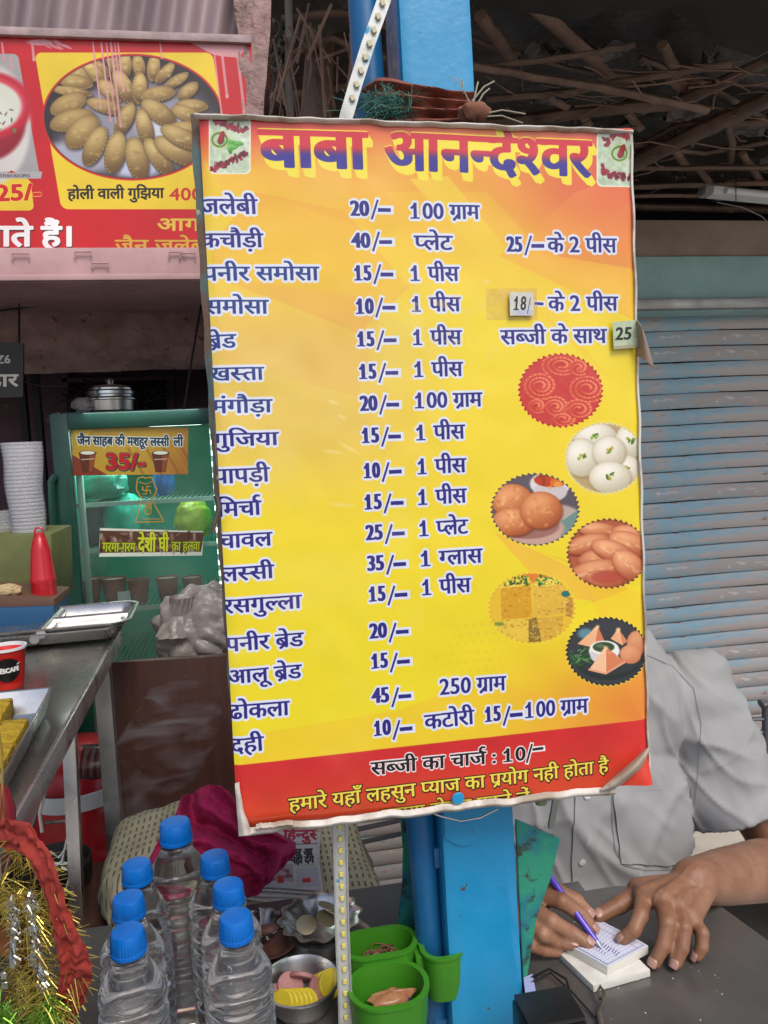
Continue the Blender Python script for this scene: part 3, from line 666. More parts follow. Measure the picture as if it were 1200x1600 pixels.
# wall round the shutter
sw = thing('shop_building', (1.2, YS, 0), 'shuttered shop wall with brown band over a faded green lintel at the right', 'building')
zt = P(1100, 400, YS-.1).z; z2 = P(1100, 486, YS-.1).z; z1 = P(1100, 342, YS-.1).z
obj('lintel', G().box(((XL+XR)/2, YS-.02, (zt+z2)/2), (XR-XL, .16, zt-z2)), m_lintel, sw, bev=.004)
obj('plaster_band', G().box(((XL+XR)/2, YS-.02+.01, (zt+z1)/2+.001), (XR-XL, .158, z1-zt-.002)), m_brownp, sw, bev=.004)
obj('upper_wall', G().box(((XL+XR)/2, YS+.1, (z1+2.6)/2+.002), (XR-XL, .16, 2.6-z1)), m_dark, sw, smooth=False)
obj('side_wall', G().box((XR+.15, YS-.1, 1.5), (.3, .5, 3.0)), m_lintel, sw, smooth=False)
g = G(); xa, xb = P(1010, 470, YS-.1).x, P(1200, 470, YS-.1).x
obj('guide_rail', G().box(((XL+XR)/2, YS-.115, z2+.018), (XR-XL, .02, .03)), m_steeld, sw, bev=.003)

# ---- roof over the stall: tarpaulin on bamboo
ZR = 2.15
from mathutils import noise as mn
rf = thing('stall_roof', (1.0, 2.0, ZR), 'sooty tarpaulin roof lashed over smoke-darkened bamboo poles', 'roof')
def fr(s, t):
    x = .088+2.9*s; y = .88+1.35*t
    return Vector((x, y, ZR+.02*mn.noise(Vector((x*3, y*3, 0)))*2+.035*mn.noise(Vector((x*9, y*7, 3)))))
obj('tarpaulin', G().sheet(fr, 90, 70, .004), m_tarp, rf)
def sag(s, t):
    u = 735+560*s; v = -170+t*(150+120*s+25*math.sin(s*9)); q = PZ(u, v, 2.05-.05*math.sin(t*math.pi)); q.z += .012*mn.noise(Vector((s*8, t*5, 1))); return q
obj('drooping_cloth', G().sheet(sag, 40, 16, .004), m_cloth, rf)
def pole_px(pts, w, mat, z=2.33, flat=.8, jit=.0012):
    z -= .25
    Q = []
    for (a, b) in zip(pts[:-1], pts[1:]):
        for i in range(8):
            t = i/8; Q.append(PZ(a[0]+(b[0]-a[0])*t, a[1]+(b[1]-a[1])*t, z))
    Q.append(PZ(*pts[-1], z))
    Q = [q+Vector((random.uniform(-jit, jit), random.uniform(-jit, jit), random.uniform(-jit, jit))) for q in Q]
    d = (Q[0]-CAM).length
    r = [w*.5*(q-CAM).length/FPX*(1+.06*math.sin(i*1.7))*(1.14 if i % 7 == 3 else 1) for i, q in enumerate(Q)]
    return obj('bamboo_pole', G().tube(Q, r, 10, flat=flat), mat, rf)
for pts, w_, mt, z in (
    ([(835, 12), (920, 85), (950, 120)], 19, m_bam2, 2.335), ([(750, 25), (799, 91)], 18, m_bam2, 2.335), ([(730, 108), (920, 84), (992, 70)], 9, m_bam, 2.30),
    ([(736, 103), (800, 114), (938, 137), (1105, 172)], 12, m_bam2, 2.29), ([(760, 155), (895, 143), (941, 133), (1144, 98)], 11, m_bam, 2.31),
    ([(740, 196), (955, 170), (1060, 162), (1230, 80)], 19, m_bam, 2.325), ([(985, 258), (1077, 212), (1230, 140)], 26, m_bam, 2.31), ([(985, 262), (1077, 219), (1230, 148)], 4, m_bam2, 2.30),
    ([(980, 240), (1060, 196), (1200, 190)], 12, m_bam, 2.34), ([(980, 263), (1230, 262)], 8, m_bam, 2.30), ([(985, 292), (1230, 284)], 10, m_bam, 2.31), ([(985, 306), (1230, 304)], 7, m_bam2, 2.30), ([(985, 322), (1230, 330)], 12, m_bam, 2.305),
    ([(860, 15), (905, 0), (960, -10)], 8, m_bam, 2.33), ([(1035, 70), (1060, 120), (1085, 150)], 14, m_bam2, 2.35), ([(1045, 120), (1075, 150)], 12, m_bam2, 2.345), ([(1050, 230), (1075, 262)], 11, m_bam2, 2.325),
    ([(1135, 185), (1145, 225), (1140, 255)], 9, m_bam, 2.32), ([(980, 175), (1000, 200)], 12, m_bam2, 2.335), ([(855, 150), (885, 168)], 12, m_bam2, 2.33), ([(910, 180), (920, 195)], 12, m_bam2, 2.335),
    ([(735, 60), (800, 80), (900, 110), (1000, 120)], 7, m_bam, 2.345), ([(1000, 90), (1100, 130), (1220, 200)], 9, m_bam, 2.35), ([(990, 225), (1100, 240), (1230, 215)], 8, m_bam, 2.33), ([(1090, 262), (1120, 300)], 9, m_bam2, 2.315), ([(1160, 240), (1190, 285)], 9, m_bam2, 2.32),
    ([(-20+460, 30), (530, 20), (600, 40)], 12, m_bam, 2.34), ([(440, 90), (520, 60), (600, 90)], 10, m_bam, 2.33), ([(455, 150), (560, 130), (620, 150)], 12, m_bam2, 2.32)):
    pole_px(pts, w_, mt, z)
g = G()   # loose twigs, straw and torn plastic caught between the poles
for i in range(110):
    u, v = random.uniform(740, 1220), random.uniform(90, 330); z = random.uniform(2.02, 2.09); a = PZ(u, v, z); L = random.uniform(.02, .16); an = random.gauss(0, .7)
    b = a+Vector((L*math.cos(an), L*math.sin(an)*.6, random.uniform(-.02, .02))); mid = (a+b)/2+Vector((0, 0, random.uniform(-.01, .01))); g.tube([a, mid, b], random.uniform(.0006, .002), 4)
for i in range(50):
    u, v = random.uniform(420, 600), random.uniform(5, 185); a = PZ(u, v, 2.0); an = random.gauss(1.5, .8); L = random.uniform(.03, .15); g.tube([a, a+Vector((L*math.cos(an)*.4, .02, -L*abs(math.sin(an))))], random.uniform(.001, .0025), 4)
tag(obj('twigs', g, m_bam2, rf), kind='stuff')
g = G()
for i in range(22):
    u, v = random.uniform(750, 1220), random.uniform(60, 320); c = PZ(u, v, 2.10+random.uniform(-.02, .02)); s_ = random.uniform(.02, .06)
    g.sheet(lambda s, t: c+Vector(((s-.5)*s_*1.6, (t-.5)*s_, .016*mn.noise(Vector((s*2+i, t*2, i)))*2)), 12, 10, .001)
tag(obj('plastic_scraps', g, M('torn_plastic', (.10, .09, .085), .25, col2=(.05, .04, .04), scale=30), rf), kind='stuff')

# ---- things left of the pole top: posts, hose, ropes
def P3(l, Y): return [P(a, b, Y) for a, b in l]
tag(obj('wooden_post', G().tube([P(492, -60, 1.45), P(497, 60, 1.45)+Vector((.004, 0, 0)), P(494, 200, 1.45), P(505, 700, 1.45), P(520, 1300, 1.45)+Vector((0, 0, -1))*0], [.028, .025, .03, .03, .03], 12), m_bam), 'dark rough wooden post standing behind the menu board beside the blue pole', 'post')
hs = G(); pts = P3([(449, -60), (452, 60), (450, 120), (455, 200), (458, 420)], 1.25)
Q = []
for a, b in zip(pts[:-1], pts[1:]):
    for i in range(70): Q.append(a+(b-a)*i/70)
tag(obj('corrugated_hose', G().tube(Q, [.0062 if i % 2 else .0050 for i in range(len(Q))], 10), M('grey_hose', (.25, .22, .19), .7)), 'grey ribbed hose hanging above the top left of the menu board', 'hose')
tag(obj('dusty_rag', G().sheet(lambda s, t: P(428+26*s+6*math.sin(t*7), 28+85*t+8*math.sin(s*5), 1.28)+Vector((0, .02*mn.noise(Vector((s*6, t*9, 0))), 0)), 14, 24, .004), m_web), 'dusty cobwebbed rag wrapped round the hanging hose', 'rag')
g = G()
for (l, w_) in (([(424, -50), (428, 90), (422, 180), (430, 260)], 4), ([(470, -50), (520, 60), (540, 120), (520, 210)], 3), ([(545, 20), (560, 90), (530, 150), (525, 215)], 5), ([(470, 120), (500, 130), (540, 160)], 3), ([(455, 70), (462, 80), (470, 95)], 4)):
    Q = P3(l, 1.55); R_ = []
    for a, b in zip(Q[:-1], Q[1:]):
        for i in range(6): R_.append(a+(b-a)*i/6+Vector((random.uniform(-.003, .003), 0, 0)))
    g.tube(R_+[Q[-1]], w_*.5*1.55/FPX, 6)
tag(obj('hanging_ropes', g, m_rope), 'frayed dusty ropes dangling from the roof beside the wooden post', 'rope')
def clump(s, t, c=(0,0)):
    a = s*2*math.pi; ph = (t-.5)*math.pi; r = 1+.35*mn.noise(Vector((math.cos(a)*2, math.sin(a)*2, t*4+c[0])))
    return Vector((r*math.cos(ph)*math.cos(a), r*math.cos(ph)*math.sin(a), r*math.sin(ph)))
g = G(); c0 = P(492, 45, 1.40)
g.grid(lambda s, t: c0+clump(s, t)*.03, 24, 16)
tag(obj('straw_nest', g, m_web), 'clump of dusty straw lodged against the wooden post under the roof', 'straw')
g = G(); g.grid(lambda s, t: Vector((-.42+.7*s, 2.62, .9+1.6*t)), 4, 4)
tag(obj('dark_screen', G().sheet(lambda s, t: Vector((P(450, 90, 1.95).x+.24*s, 1.95+.015*math.sin(s*22), 1.3+.85*t)), 40, 10, .004), m_cloth), 'dark screen filling the gap behind the posts and ropes', 'screen')  # plain dark sheet closing the gap behind the posts

# ================================================================ left shop
LS = thing('sweet_shop', (-.9, 2.2, 0), 'pink-washed shop front with concrete ledge and dim mauve interior at the left', 'building')
YL = 1.90
def Pu(u, v, Y): return P(u, v, Y)
xr = P(408, 100, 2.02).x
za, zb = P(200, 386, YL).z, P(200, 441, YL).z
obj('ledge', G().box(((-2.2+xr-.002)/2, YL+.2, (za+zb)/2), (xr+2.2, .4, za-zb)), m_pink, LS, bev=.006)
g = G(); g.sheet(lambda s, t: Vector((-2.2+(xr+2.2)*s, YL-.004+.0015*mn.noise(Vector((s*30, t*3, 0))), za-.004-(za-zb)*.16*t)), 60, 2, .003)
obj('ledge_lip', G().box(((-2.2+xr)/2, YL-.007, zb+.010), (xr+2.2, .012, .014)), m_pink, LS, bev=.003)
for (u, v) in ((118, 402), (145, 420), (265, 402), (20, 405), (282, 404)):   # hooks cast in the ledge
    a = P(u, v, YL-.006); obj('ledge_hook', G().tube([a, a+Vector((0, -.002, .012)), a+Vector((.035, -.002, .012)), a+Vector((.035, -.001, .002))], .0022, 6), m_pink, LS)
# plaster column at the corner
def colf(s, t):
    a = s*2*math.pi; x0, x1 = xr-.055, xr+.035
    cx, cy = (x0+x1)/2, 2.06; hx, hy = (x1-x0)/2, .09
    c_, s__ = math.cos(a), math.sin(a); r = 1/max(abs(c_), abs(s__)); z = 3.0*t
    n_ = .010*mn.noise(Vector((a*2, z*9, 0)))+.006*mn.noise(Vector((a*6, z*25, 2)))
    return Vector((cx+c_*r*hx*1.0+c_*n_, cy+s__*r*hy+s__*n_, z))
obj('corner_column', G().grid(colf, 48, 300), m_plaster, LS)
# corrugated sheet above the sign
def cf(s, t):
    x = -2.2+(xr+2.2-.04)*s; z = P(200, 62, 2.0).z-.01+.55*t; return Vector((x+.10*t*0+.12*t, 2.02+.011*math.sin(x*2*math.pi/.072)+.12*t*0, z))
obj('corrugated_sheet', G().sheet(cf, 420, 4, .002), m_corr, LS)
# rough inner beam and soffit
zi0, zi1 = P(200, 478, 2.32).z, P(200, 575, 2.32).z
def bf(s, t):
    x = -2.2+(xr+2.25)*s; n_ = .012*mn.noise(Vector((x*6, t*5, 0)))+.004*mn.noise(Vector((x*30, t*18, 5)))
    a = t*1.35; return Vector((x, 2.30+n_+.10*(t**2), zi0+(zi1-zi0)*t+n_*.5))
obj('inner_beam', G().sheet(bf, 160, 20, .03), m_plaster, LS)
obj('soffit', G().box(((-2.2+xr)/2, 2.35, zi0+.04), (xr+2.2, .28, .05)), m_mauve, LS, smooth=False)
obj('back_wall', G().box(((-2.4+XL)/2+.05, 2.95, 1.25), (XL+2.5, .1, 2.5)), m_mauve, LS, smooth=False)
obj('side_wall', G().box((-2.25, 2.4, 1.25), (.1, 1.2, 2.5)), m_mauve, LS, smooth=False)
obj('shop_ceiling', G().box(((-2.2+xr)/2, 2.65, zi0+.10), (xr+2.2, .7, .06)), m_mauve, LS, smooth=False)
a = P(106, 600, 2.88); b = P(262, 640, 2.88)
obj('dark_window_panel', G().box(((a.x+b.x)/2, 2.893, (a.z+b.z)/2-.03), (b.x-a.x, .012, a.z-b.z+.10)), m_dark, LS, smooth=False)  # flat near-black panel stands for the dark window opening
for (u, v, w_, h_) in ((100, 590, 10, 120), (300, 560, 400, 8), (180, 590, 170, 7), (265, 620, 10, 80)):
    a = P(u, v, 2.87); obj('wall_batten', G().box((a.x, 2.885, a.z-h_*.3*2.3/FPX), (w_*2.87/FPX, .03, h_*2.87/FPX)), m_mauve, LS, bev=.003)
for u in (34, 56): a = P(u, 600, 2.6); obj('door_post', G().box((a.x, 2.6, 1.0), (.022, .03, 2.05)), M('near_black_brown', (.02, .012, .012), .7), LS, bev=.003)
g = G()
for i in range(40):
    u, v = random.uniform(110, 262), random.uniform(596, 650); a = P(u, v, 2.80); g.tube([a, a+Vector((random.uniform(-.05, .05), 0, random.uniform(-.03, .03))), a+Vector((random.uniform(-.08, .08), 0, random.uniform(-.05, .04)))], .003, 4)
tag(obj('tangled_wires', g, M('dusty_wire', (.05, .04, .04), .8), LS), kind='stuff')
g = G()
for l in ([(-20, 488), (80, 476), (170, 460), (330, 452)], [(318, 455), (300, 560), (286, 650)], [(20, 590), (60, 602), (105, 604)], [(30, 445), (30, 560)]):
    g.tube(P3(l, 2.2), .003, 6)
obj('wires', g, m_black, LS)

# ---- red shop sign
SQ = [(-90, 54), (393, 70), (394, 388), (-92, 388)]
def sign_fn(C):
    al = (slice(0, C.h), slice(0, C.w)); U, V = C.U, C.V; C.a[..., :3] = (.74, .05, .08)
    def rrect(pts, col, r=9):
        C.poly(pts, col)
    def rr4(u0, v0, u1, v1, sk, r, col):
        dx = np.abs((U-(V-v0)*sk)-(u0+u1)/2)-((u1-u0)/2-r); dy = np.abs(V-(v0+v1)/2)-((v1-v0)/2-r); m = 1-sstep(np.hypot(np.maximum(dx, 0), np.maximum(dy, 0)), r-.7, r+.7); C.over(al, m, col)
    Yl = (.88, .76, .16)
    rr4(54, 82, 332, 327, .17, 11, Yl); rr4(-80, 278, 47, 329, .13, 9, Yl); rr4(-90, 84, 28, 276, .18, 8, (.62, .60, .60))
    # bowl of rabri
    C.ell(-18, 196, 66, 96, (.80, .78, .76)); C.ell(-24, 190, 64, 62, (.74, .10, .18), shade=((.82, .16, .24), (.5, .04, .10))); C.ell(-24, 165, 74, 54, (.72, .09, .17)); C.ell(-26, 164, 66, 46, (.80, .22, .28)); C.ell(-28, 166, 62, 42, (.82, .82, .76)); C.ell(-30, 176, 50, 28, (.86, .87, .82), soft=.4)
    for k in range(12): C.ell(random.uniform(-10, 28), random.uniform(170, 205), 4, 1.6, random.choice([(.35, .5, .25), (.6, .5, .45), (.55, .4, .4)]), ang=random.random()*3, soft=.3)
    C.poly([(-90, 268), (66, 268), (64, 279), (-90, 279)], (.66, .64, .64)); C.text('STHES RECIPES', (0, 277), (47, 277), 4.2, (.2, .2, .22), [], (.2, .1)); C.poly([(12, 270), (18, 266), (24, 270)], (.7, .1, .1))
    C.text('25/-', (-6, 314), (66, 311), 22, (.78, .08, .08), [(2.0, 2.0, 0, 0, (.95, .88, .4))], (1.6, 1.3))
    # platter of gujiya
    C.ell(207, 183, 141, 99, (.74, .10, .10), soft=.008); C.ell(207, 183, 138, 96, (.16, .13, .14), soft=.008); old = C.a.copy()
    C.ell(212, 200, 112, 76, (.56, .55, .60), soft=.3); C.ell(120, 245, 60, 26, (.62, .62, .68), soft=.3); C.ell(255, 195, 40, 22, (.80, .80, .84), soft=.4); C.ell(212, 262, 40, 14, (.72, .74, .84), soft=.4); C.ell(145, 110, 90, 26, (.20, .16, .16), soft=.4)
    L = ((176, 95, 22, 11, 1.3), (195, 103, 22, 11, 1.5), (217, 103, 20, 11, 1.45), (240, 106, 20, 10, 1.7), (150, 106, 24, 12, .5), (258, 114, 22, 10, 2.3), (125, 116, 26, 12, .35), (118, 128, 28, 11, .25), (276, 126, 20, 9, 2.7), (112, 143, 30, 9, .05), (294, 142, 20, 11, 2.6), (106, 163, 28, 15, -.35), (150, 115, 30, 11, .7), (172, 142, 24, 11, .75), (194, 136, 30, 13, 1.1), (218, 138, 24, 13, 1.7), (246, 147, 28, 12, -.2), (300, 165, 26, 10, .15),
         (112, 188, 34, 15, -.22), (165, 166, 32, 13, .35), (248, 176, 34, 15, .5), (128, 206, 34, 18, -.7), (195, 186, 28, 14, 2.1), (226, 200, 30, 13, 1.25), (292, 178, 24, 12, .3), (290, 200, 28, 12, .1), (148, 228, 32, 17, -1.1), (180, 238, 34, 18, 1.75), (214, 248, 34, 17, 1.3), (248, 246, 36, 15, .95), (275, 236, 36, 15, .6), (282, 214, 34, 13, .45))
    for (u, v, a, b, an) in L:
        a *= random.uniform(.9, 1.08); b *= random.uniform(.85, 1.12); an += random.uniform(-.12, .12)
        C.ell(u+2, v+3, a, b, (.12, .08, .06), ang=an, al=.75, soft=.2); C.ell(u, v, a, b, None, ang=an, shade=((.90, .79, .52), (.40, .29, .13)), soft=.06)
        c_, s_ = math.cos(an), math.sin(an)
        for k in range(15):
            t = -1.45+2.9*k/14; x = a*.97*math.sin(t); y = b*.9*math.cos(t); C.ell(u+x*c_-y*s_, v+x*s_+y*c_, 2.4, .9, (.50, .39, .21), ang=an+1.57-t*.6, soft=.4, al=.8); C.ell(u+x*c_-y*s_+.8, v+x*s_+y*c_-.8, 1.2, .6, (.80, .70, .46), soft=.5, al=.6)
        for k in range(8): C.ell(u+random.uniform(-.5, .5)*a*c_, v+random.uniform(-.5, .5)*a*s_, random.uniform(2, 5), random.uniform(1.5, 3), random.choice([(.80, .72, .48), (.60, .46, .22)]), al=.35, soft=.5)
    d = np.hypot((U-207)/138, (V-183)/96); m = sstep(d, .985, 1.0)[..., None]; C.a[:] = C.a*(1-m)+old*m
    C.text('होली वाली गुझिया', (106, 311), (256, 309), 15, (.13, .08, .06), [], (.9, .7)); C.text('400/-', (265, 313), (338, 312), 17, (.76, .13, .10), [], (.7, .6))
    C.text('बनाते हैं।', (-62, 384), (117, 384), 30, (.90, .90, .90), [(1.2, 1.2, 2, 2.4, (.12, .02, .03))], (2.2, 1.6)); C.text('आगरा', (245, 360), (340, 360), 18, (.85, .70, .25), [(1.3, 1.3, 0, 0, (.55, .05, .05))], (1.0, .8)); C.text('जैन जलेबी', (180, 393), (330, 393), 18, (.80, .62, .20), [(1.3, 1.3, 0, 0, (.5, .05, .05))], (.9, .7))
    pk = (.80, .56, .58)      # runs of pink limewash dripped from the wall above
    for (u, v, l, wd) in ((145, 66, 102, 2.6), (158, 66, 122, 3), (166, 66, 125, 2.2), (173, 66, 130, 3.2), (179, 66, 60, 2), (184, 66, 75, 3), (250, 66, 24, 2.4), (335, 85, 90, 2.4), (347, 85, 65, 4), (371, 85, 90, 4.2), (50, 66, 26, 4), (3, 66, 26, 3), (16, 90, 18, 3)):
        C.line([(u, v), (u+l*.12, v+l)], wd, pk, .92); C.ell(u+l*.12, v+l, wd*.7, wd, pk)
    for k in range(16): C.ell(70+k*2.3+random.uniform(-3, 3), 66+random.uniform(-2, 9), 7, 1.6, pk, ang=.5, al=.8, soft=.4)
    C.poly([(290, 64), (384, 68), (380, 82), (372, 90), (345, 88), (330, 84), (312, 74)], pk); C.ell(62, 66, 20, 5, pk, soft=.3)
    n = C.noise(al, 60); C.a[..., :3] *= (.92+.14*n[..., None])
sg = thing('shop_sign', P(150, 388, 1.97), 'red flex shop sign with bowl and platter of golden dumplings, streaked with pink paint drips', 'sign')
def board_grid(quad, Yf, nx=12, ny=12, dy=0):
    H = homog([(0, 0), (1, 0), (1, 1), (0, 1)], quad)
    def f(s, t): u, v = happ(H, s, t); return P(float(u), float(v), Yf+dy)
    return f
im_sign = sticker_art('sign_print', SQ, 1250, 860, sign_fn)
obj('printed_face', G().grid(board_grid(SQ, 1.97), 12, 12, uv=True), img_mat('sign_face', im_sign, .35, bump=.1), sg, recalc=False)
f_ = board_grid(SQ, 1.97)
g = G(); g.prism([f_(0, 0)+Vector((0, .003, 0)), f_(1, 0)+Vector((0, .003, 0)), f_(1, 1)+Vector((0, .003, 0)), f_(0, 1)+Vector((0, .003, 0))], (0, .02, 0)); obj('backing_panel', g, m_rust, sg, smooth=False)
obj('top_rail', G().bar(f_(0, 0)+Vector((0, -.002, .008)), f_(1, 0)+Vector((0, -.002, .008)), .02, .018), M('grey_painted_rail', (.25, .19, .19), .7, col2=(.45, .33, .33), scale=20), sg, bev=.002)

# ---- small black hanging sign
BQ2 = [(-60, 531), (36, 536), (36, 620), (-60, 624)]
def bs(C):
    C.a[..., :3] = (.07, .06, .055); C.text('Z6', (-6, 568), (17, 567), 11, (.72, .70, .66), [], (.7, .6)); C.text('भंडार', (-50, 605), (28, 603), 19, (.75, .73, .68), [], (1.1, .9))
bsn = thing('hanging_sign', P(0, 622, 2.1), 'small black hanging sign with white letters at the left edge under the ledge', 'sign')
obj('sign_face', G().grid(board_grid(BQ2, 2.1), 4, 4, uv=True), img_mat('black_sign_face', sticker_art('black_sign_print', BQ2, 400, 360, bs), .5), bsn, recalc=False)
f_ = board_grid(BQ2, 2.103); obj('sign_back', G().prism([f_(0, 0), f_(1, 0), f_(1, 1), f_(0, 1)], (0, .012, 0)), m_black, bsn, smooth=False)
obj('hanger', G().tube([f_(.93, 0), P(30, 460, 2.15)], .002, 5), m_black, bsn)

# ---- green display fridge
YF = 2.20
def FP(u, v, d=0): return P(u, v, YF+d)
FA = FP(75, 645); FB = FP(375, 645); FZ = .12
fx0, fx1, fz1 = FP(84, 700).x, FP(84, 700).x+.475, FA.z
m_fg = M('dark_green_fridge', (.006, .055, .036), .35, col2=(.004, .036, .026), scale=5, coat=.1, col3=(.45, .5, .45), s3=70, lo3=.74, hi3=.76)
m_fin = M('mint_lined_fridge', (.05, .66, .46), .45, col2=(.04, .56, .40), scale=4)
fr_ = thing('display_fridge', ((fx0+fx1)/2, YF+.25, FZ), 'tall dark green glass-door display fridge with pasted price stickers', 'fridge')
dm = FP(108, 668)-FP(75, 668)
W_ = .045; D_ = .5
obj('left_side', G().box((fx0+.012, YF+D_/2, (FZ+fz1)/2), (.024, D_, fz1-FZ)), m_fg, fr_, bev=.004)
obj('right_side', G().box((fx1-.012, YF+D_/2, (FZ+fz1)/2), (.024, D_, fz1-FZ)), m_fg, fr_, bev=.004)
obj('top_panel', G().box(((fx0+fx1)/2, YF+D_/2, fz1-.012), (fx1-fx0-.05, D_, .022)), m_fg, fr_, bev=.004)
obj('base_panel', G().box(((fx0+fx1)/2, YF+D_/2, FZ+.19), (fx1-fx0-.05, D_, .38)), m_fg, fr_, bev=.004)
obj('back_lining', G().box(((fx0+fx1)/2, YF+D_-.02, (FZ+fz1)/2), (fx1-fx0-.05, .02, fz1-FZ-.05)), m_fin, fr_, smooth=False)
for x in (fx0+.03, fx1-.03): obj('side_lining', G().box((x, YF+D_/2, (FZ+fz1)/2), (.008, D_-.06, fz1-FZ-.06)), m_fin, fr_, smooth=False)
dz0, dz1 = FZ+.40, fz1-.006; dx0, dx1 = fx0+.003, fx1-.003
dr = obj('door', G().box(((dx0+dx0+.045)/2, YF-.018, (dz0+dz1)/2), (.045, .034, dz1-dz0)).box((dx1-.0225, YF-.018, (dz0+dz1)/2), (.045, .034, dz1-dz0)).box(((dx0+dx1)/2, YF-.018, dz1-.021), (dx1-dx0-.09, .034, .042)).box(((dx0+dx1)/2, YF-.018, dz0+.02), (dx1-dx0-.09, .034, .04)), m_fg, fr_, bev=.003)
obj('door_handle', G().tube([FP(86, 745, -.04), FP(80, 752, -.05), FP(82, 800, -.05), FP(88, 868, -.05), FP(95, 872, -.04)], .008, 8, flat=1.4), m_fg, dr)
gl = M('fridge_glass', (.85, .95, .92), .04, trans=1, ior=1.45, spec=.5)
# thin pane: mostly clear with a sheen
def clear_mat(name, tint, refl=.12, rough=.05):
    m = bpy.data.materials.new(name); m.use_nodes = True; n = m.node_tree.nodes; L = m.node_tree.links; n.clear(); haze = .05 if name == 'clear_pane' else 0
    o = n.new('ShaderNodeOutputMaterial'); t = n.new('ShaderNodeBsdfTransparent'); t.inputs[0].default_value = (*tint, 1); gg = n.new('ShaderNodeBsdfGlossy'); gg.inputs[1].default_value = rough
    f = n.new('ShaderNodeFresnel'); f.inputs[0].default_value = 1.45; a = n.new('ShaderNodeMath'); a.operation = 'ADD'; a.inputs[1].default_value = refl; mx = n.new('ShaderNodeMixShader')
    L.new(f.outputs[0], a.inputs[0]); L.new(a.outputs[0], mx.inputs[0]); L.new(t.outputs[0], mx.inputs[1]); L.new(gg.outputs[0], mx.inputs[2]); 
    if haze:     # dusty glass: white haze mixed in so the interior looks paler
        df = n.new('ShaderNodeBsdfDiffuse'); df.inputs[0].default_value = (.75, .85, .82, 1); nz = n.new('ShaderNodeTexNoise'); nz.inputs['Scale'].default_value = 7; nz.inputs['Detail'].default_value = 8; tc = n.new('ShaderNodeTexCoord'); L.new(tc.outputs['Object'], nz.inputs[0])
        r = n.new('ShaderNodeMapRange'); r.inputs[1].default_value = .4; r.inputs[2].default_value = .75; r.inputs[3].default_value = haze*.5; r.inputs[4].default_value = haze*2; L.new(nz.outputs[0], r.inputs[0]); m2 = n.new('ShaderNodeMixShader'); L.new(r.outputs[0], m2.inputs[0]); L.new(mx.outputs[0], m2.inputs[1]); L.new(df.outputs[0], m2.inputs[2]); L.new(m2.outputs[0], o.inputs[0])
    else: L.new(mx.outputs[0], o.inputs[0])
    return m
m_pane = clear_mat('clear_pane', (.93, .98, .96), -.03, .06)
obj('glass_pane', G().box(((dx0+dx1)/2, YF-.02, (dz0+dz1)/2), (dx1-dx0-.092, .004, dz1-dz0-.085)), m_pane, dr, smooth=False)
m_sil = M('pale_green_trim', (.38, .58, .50), .35, .2); 
for x in (fx0+.056, fx1-.056): obj('inner_frame', G().box((x, YF+.02, (dz0+dz1)/2), (.016, .02, dz1-dz0-.1)), m_sil, fr_, bev=.002)
shz = []
for v, nm in ((786, 0), (858, 0), (952, 0), (1040, 0)):
    zz = FP(200, v, .03).z; shz.append(zz)
    g = G(); g.box(((fx0+fx1)/2, YF+.035, zz), (fx1-fx0-.08, .012, .012))
    for i in range(26): x = fx0+.05+(fx1-fx0-.1)*i/25; g.tube([(x, YF+.035, zz), (x, YF+D_-.04, zz)], .0016, 4)
    obj('wire_shelf', g, m_sil, fr_)
g = G()
for i in range(30): x = fx1-.058; zz = dz0+.06+(dz1-dz0-.12)*i/29; g.box((x, YF-.002, zz), (.010, .006, .013))
obj('light_strip', g, M('frosted_strip', (.8, .85, .82), .3, emit=((.75, 1, .9), 3.0)), fr_, smooth=False)
fl_ = bpy.data.lights.new('fridge_fill', 'AREA'); fl_.energy = 2.0; fl_.size = .3; fl_.color = (.85, 1, .95)  # added fill light that brightens the fridge interior, not a visible lamp
flo = bpy.data.objects.new('fridge_fill', fl_); COL.objects.link(flo); flo.parent = fr_; flo.location = Vector(((fx0+fx1)/2, YF+.06, fz1-.05))-world_origin(fr_); flo.rotation_euler = (rad(-25), 0, 0)
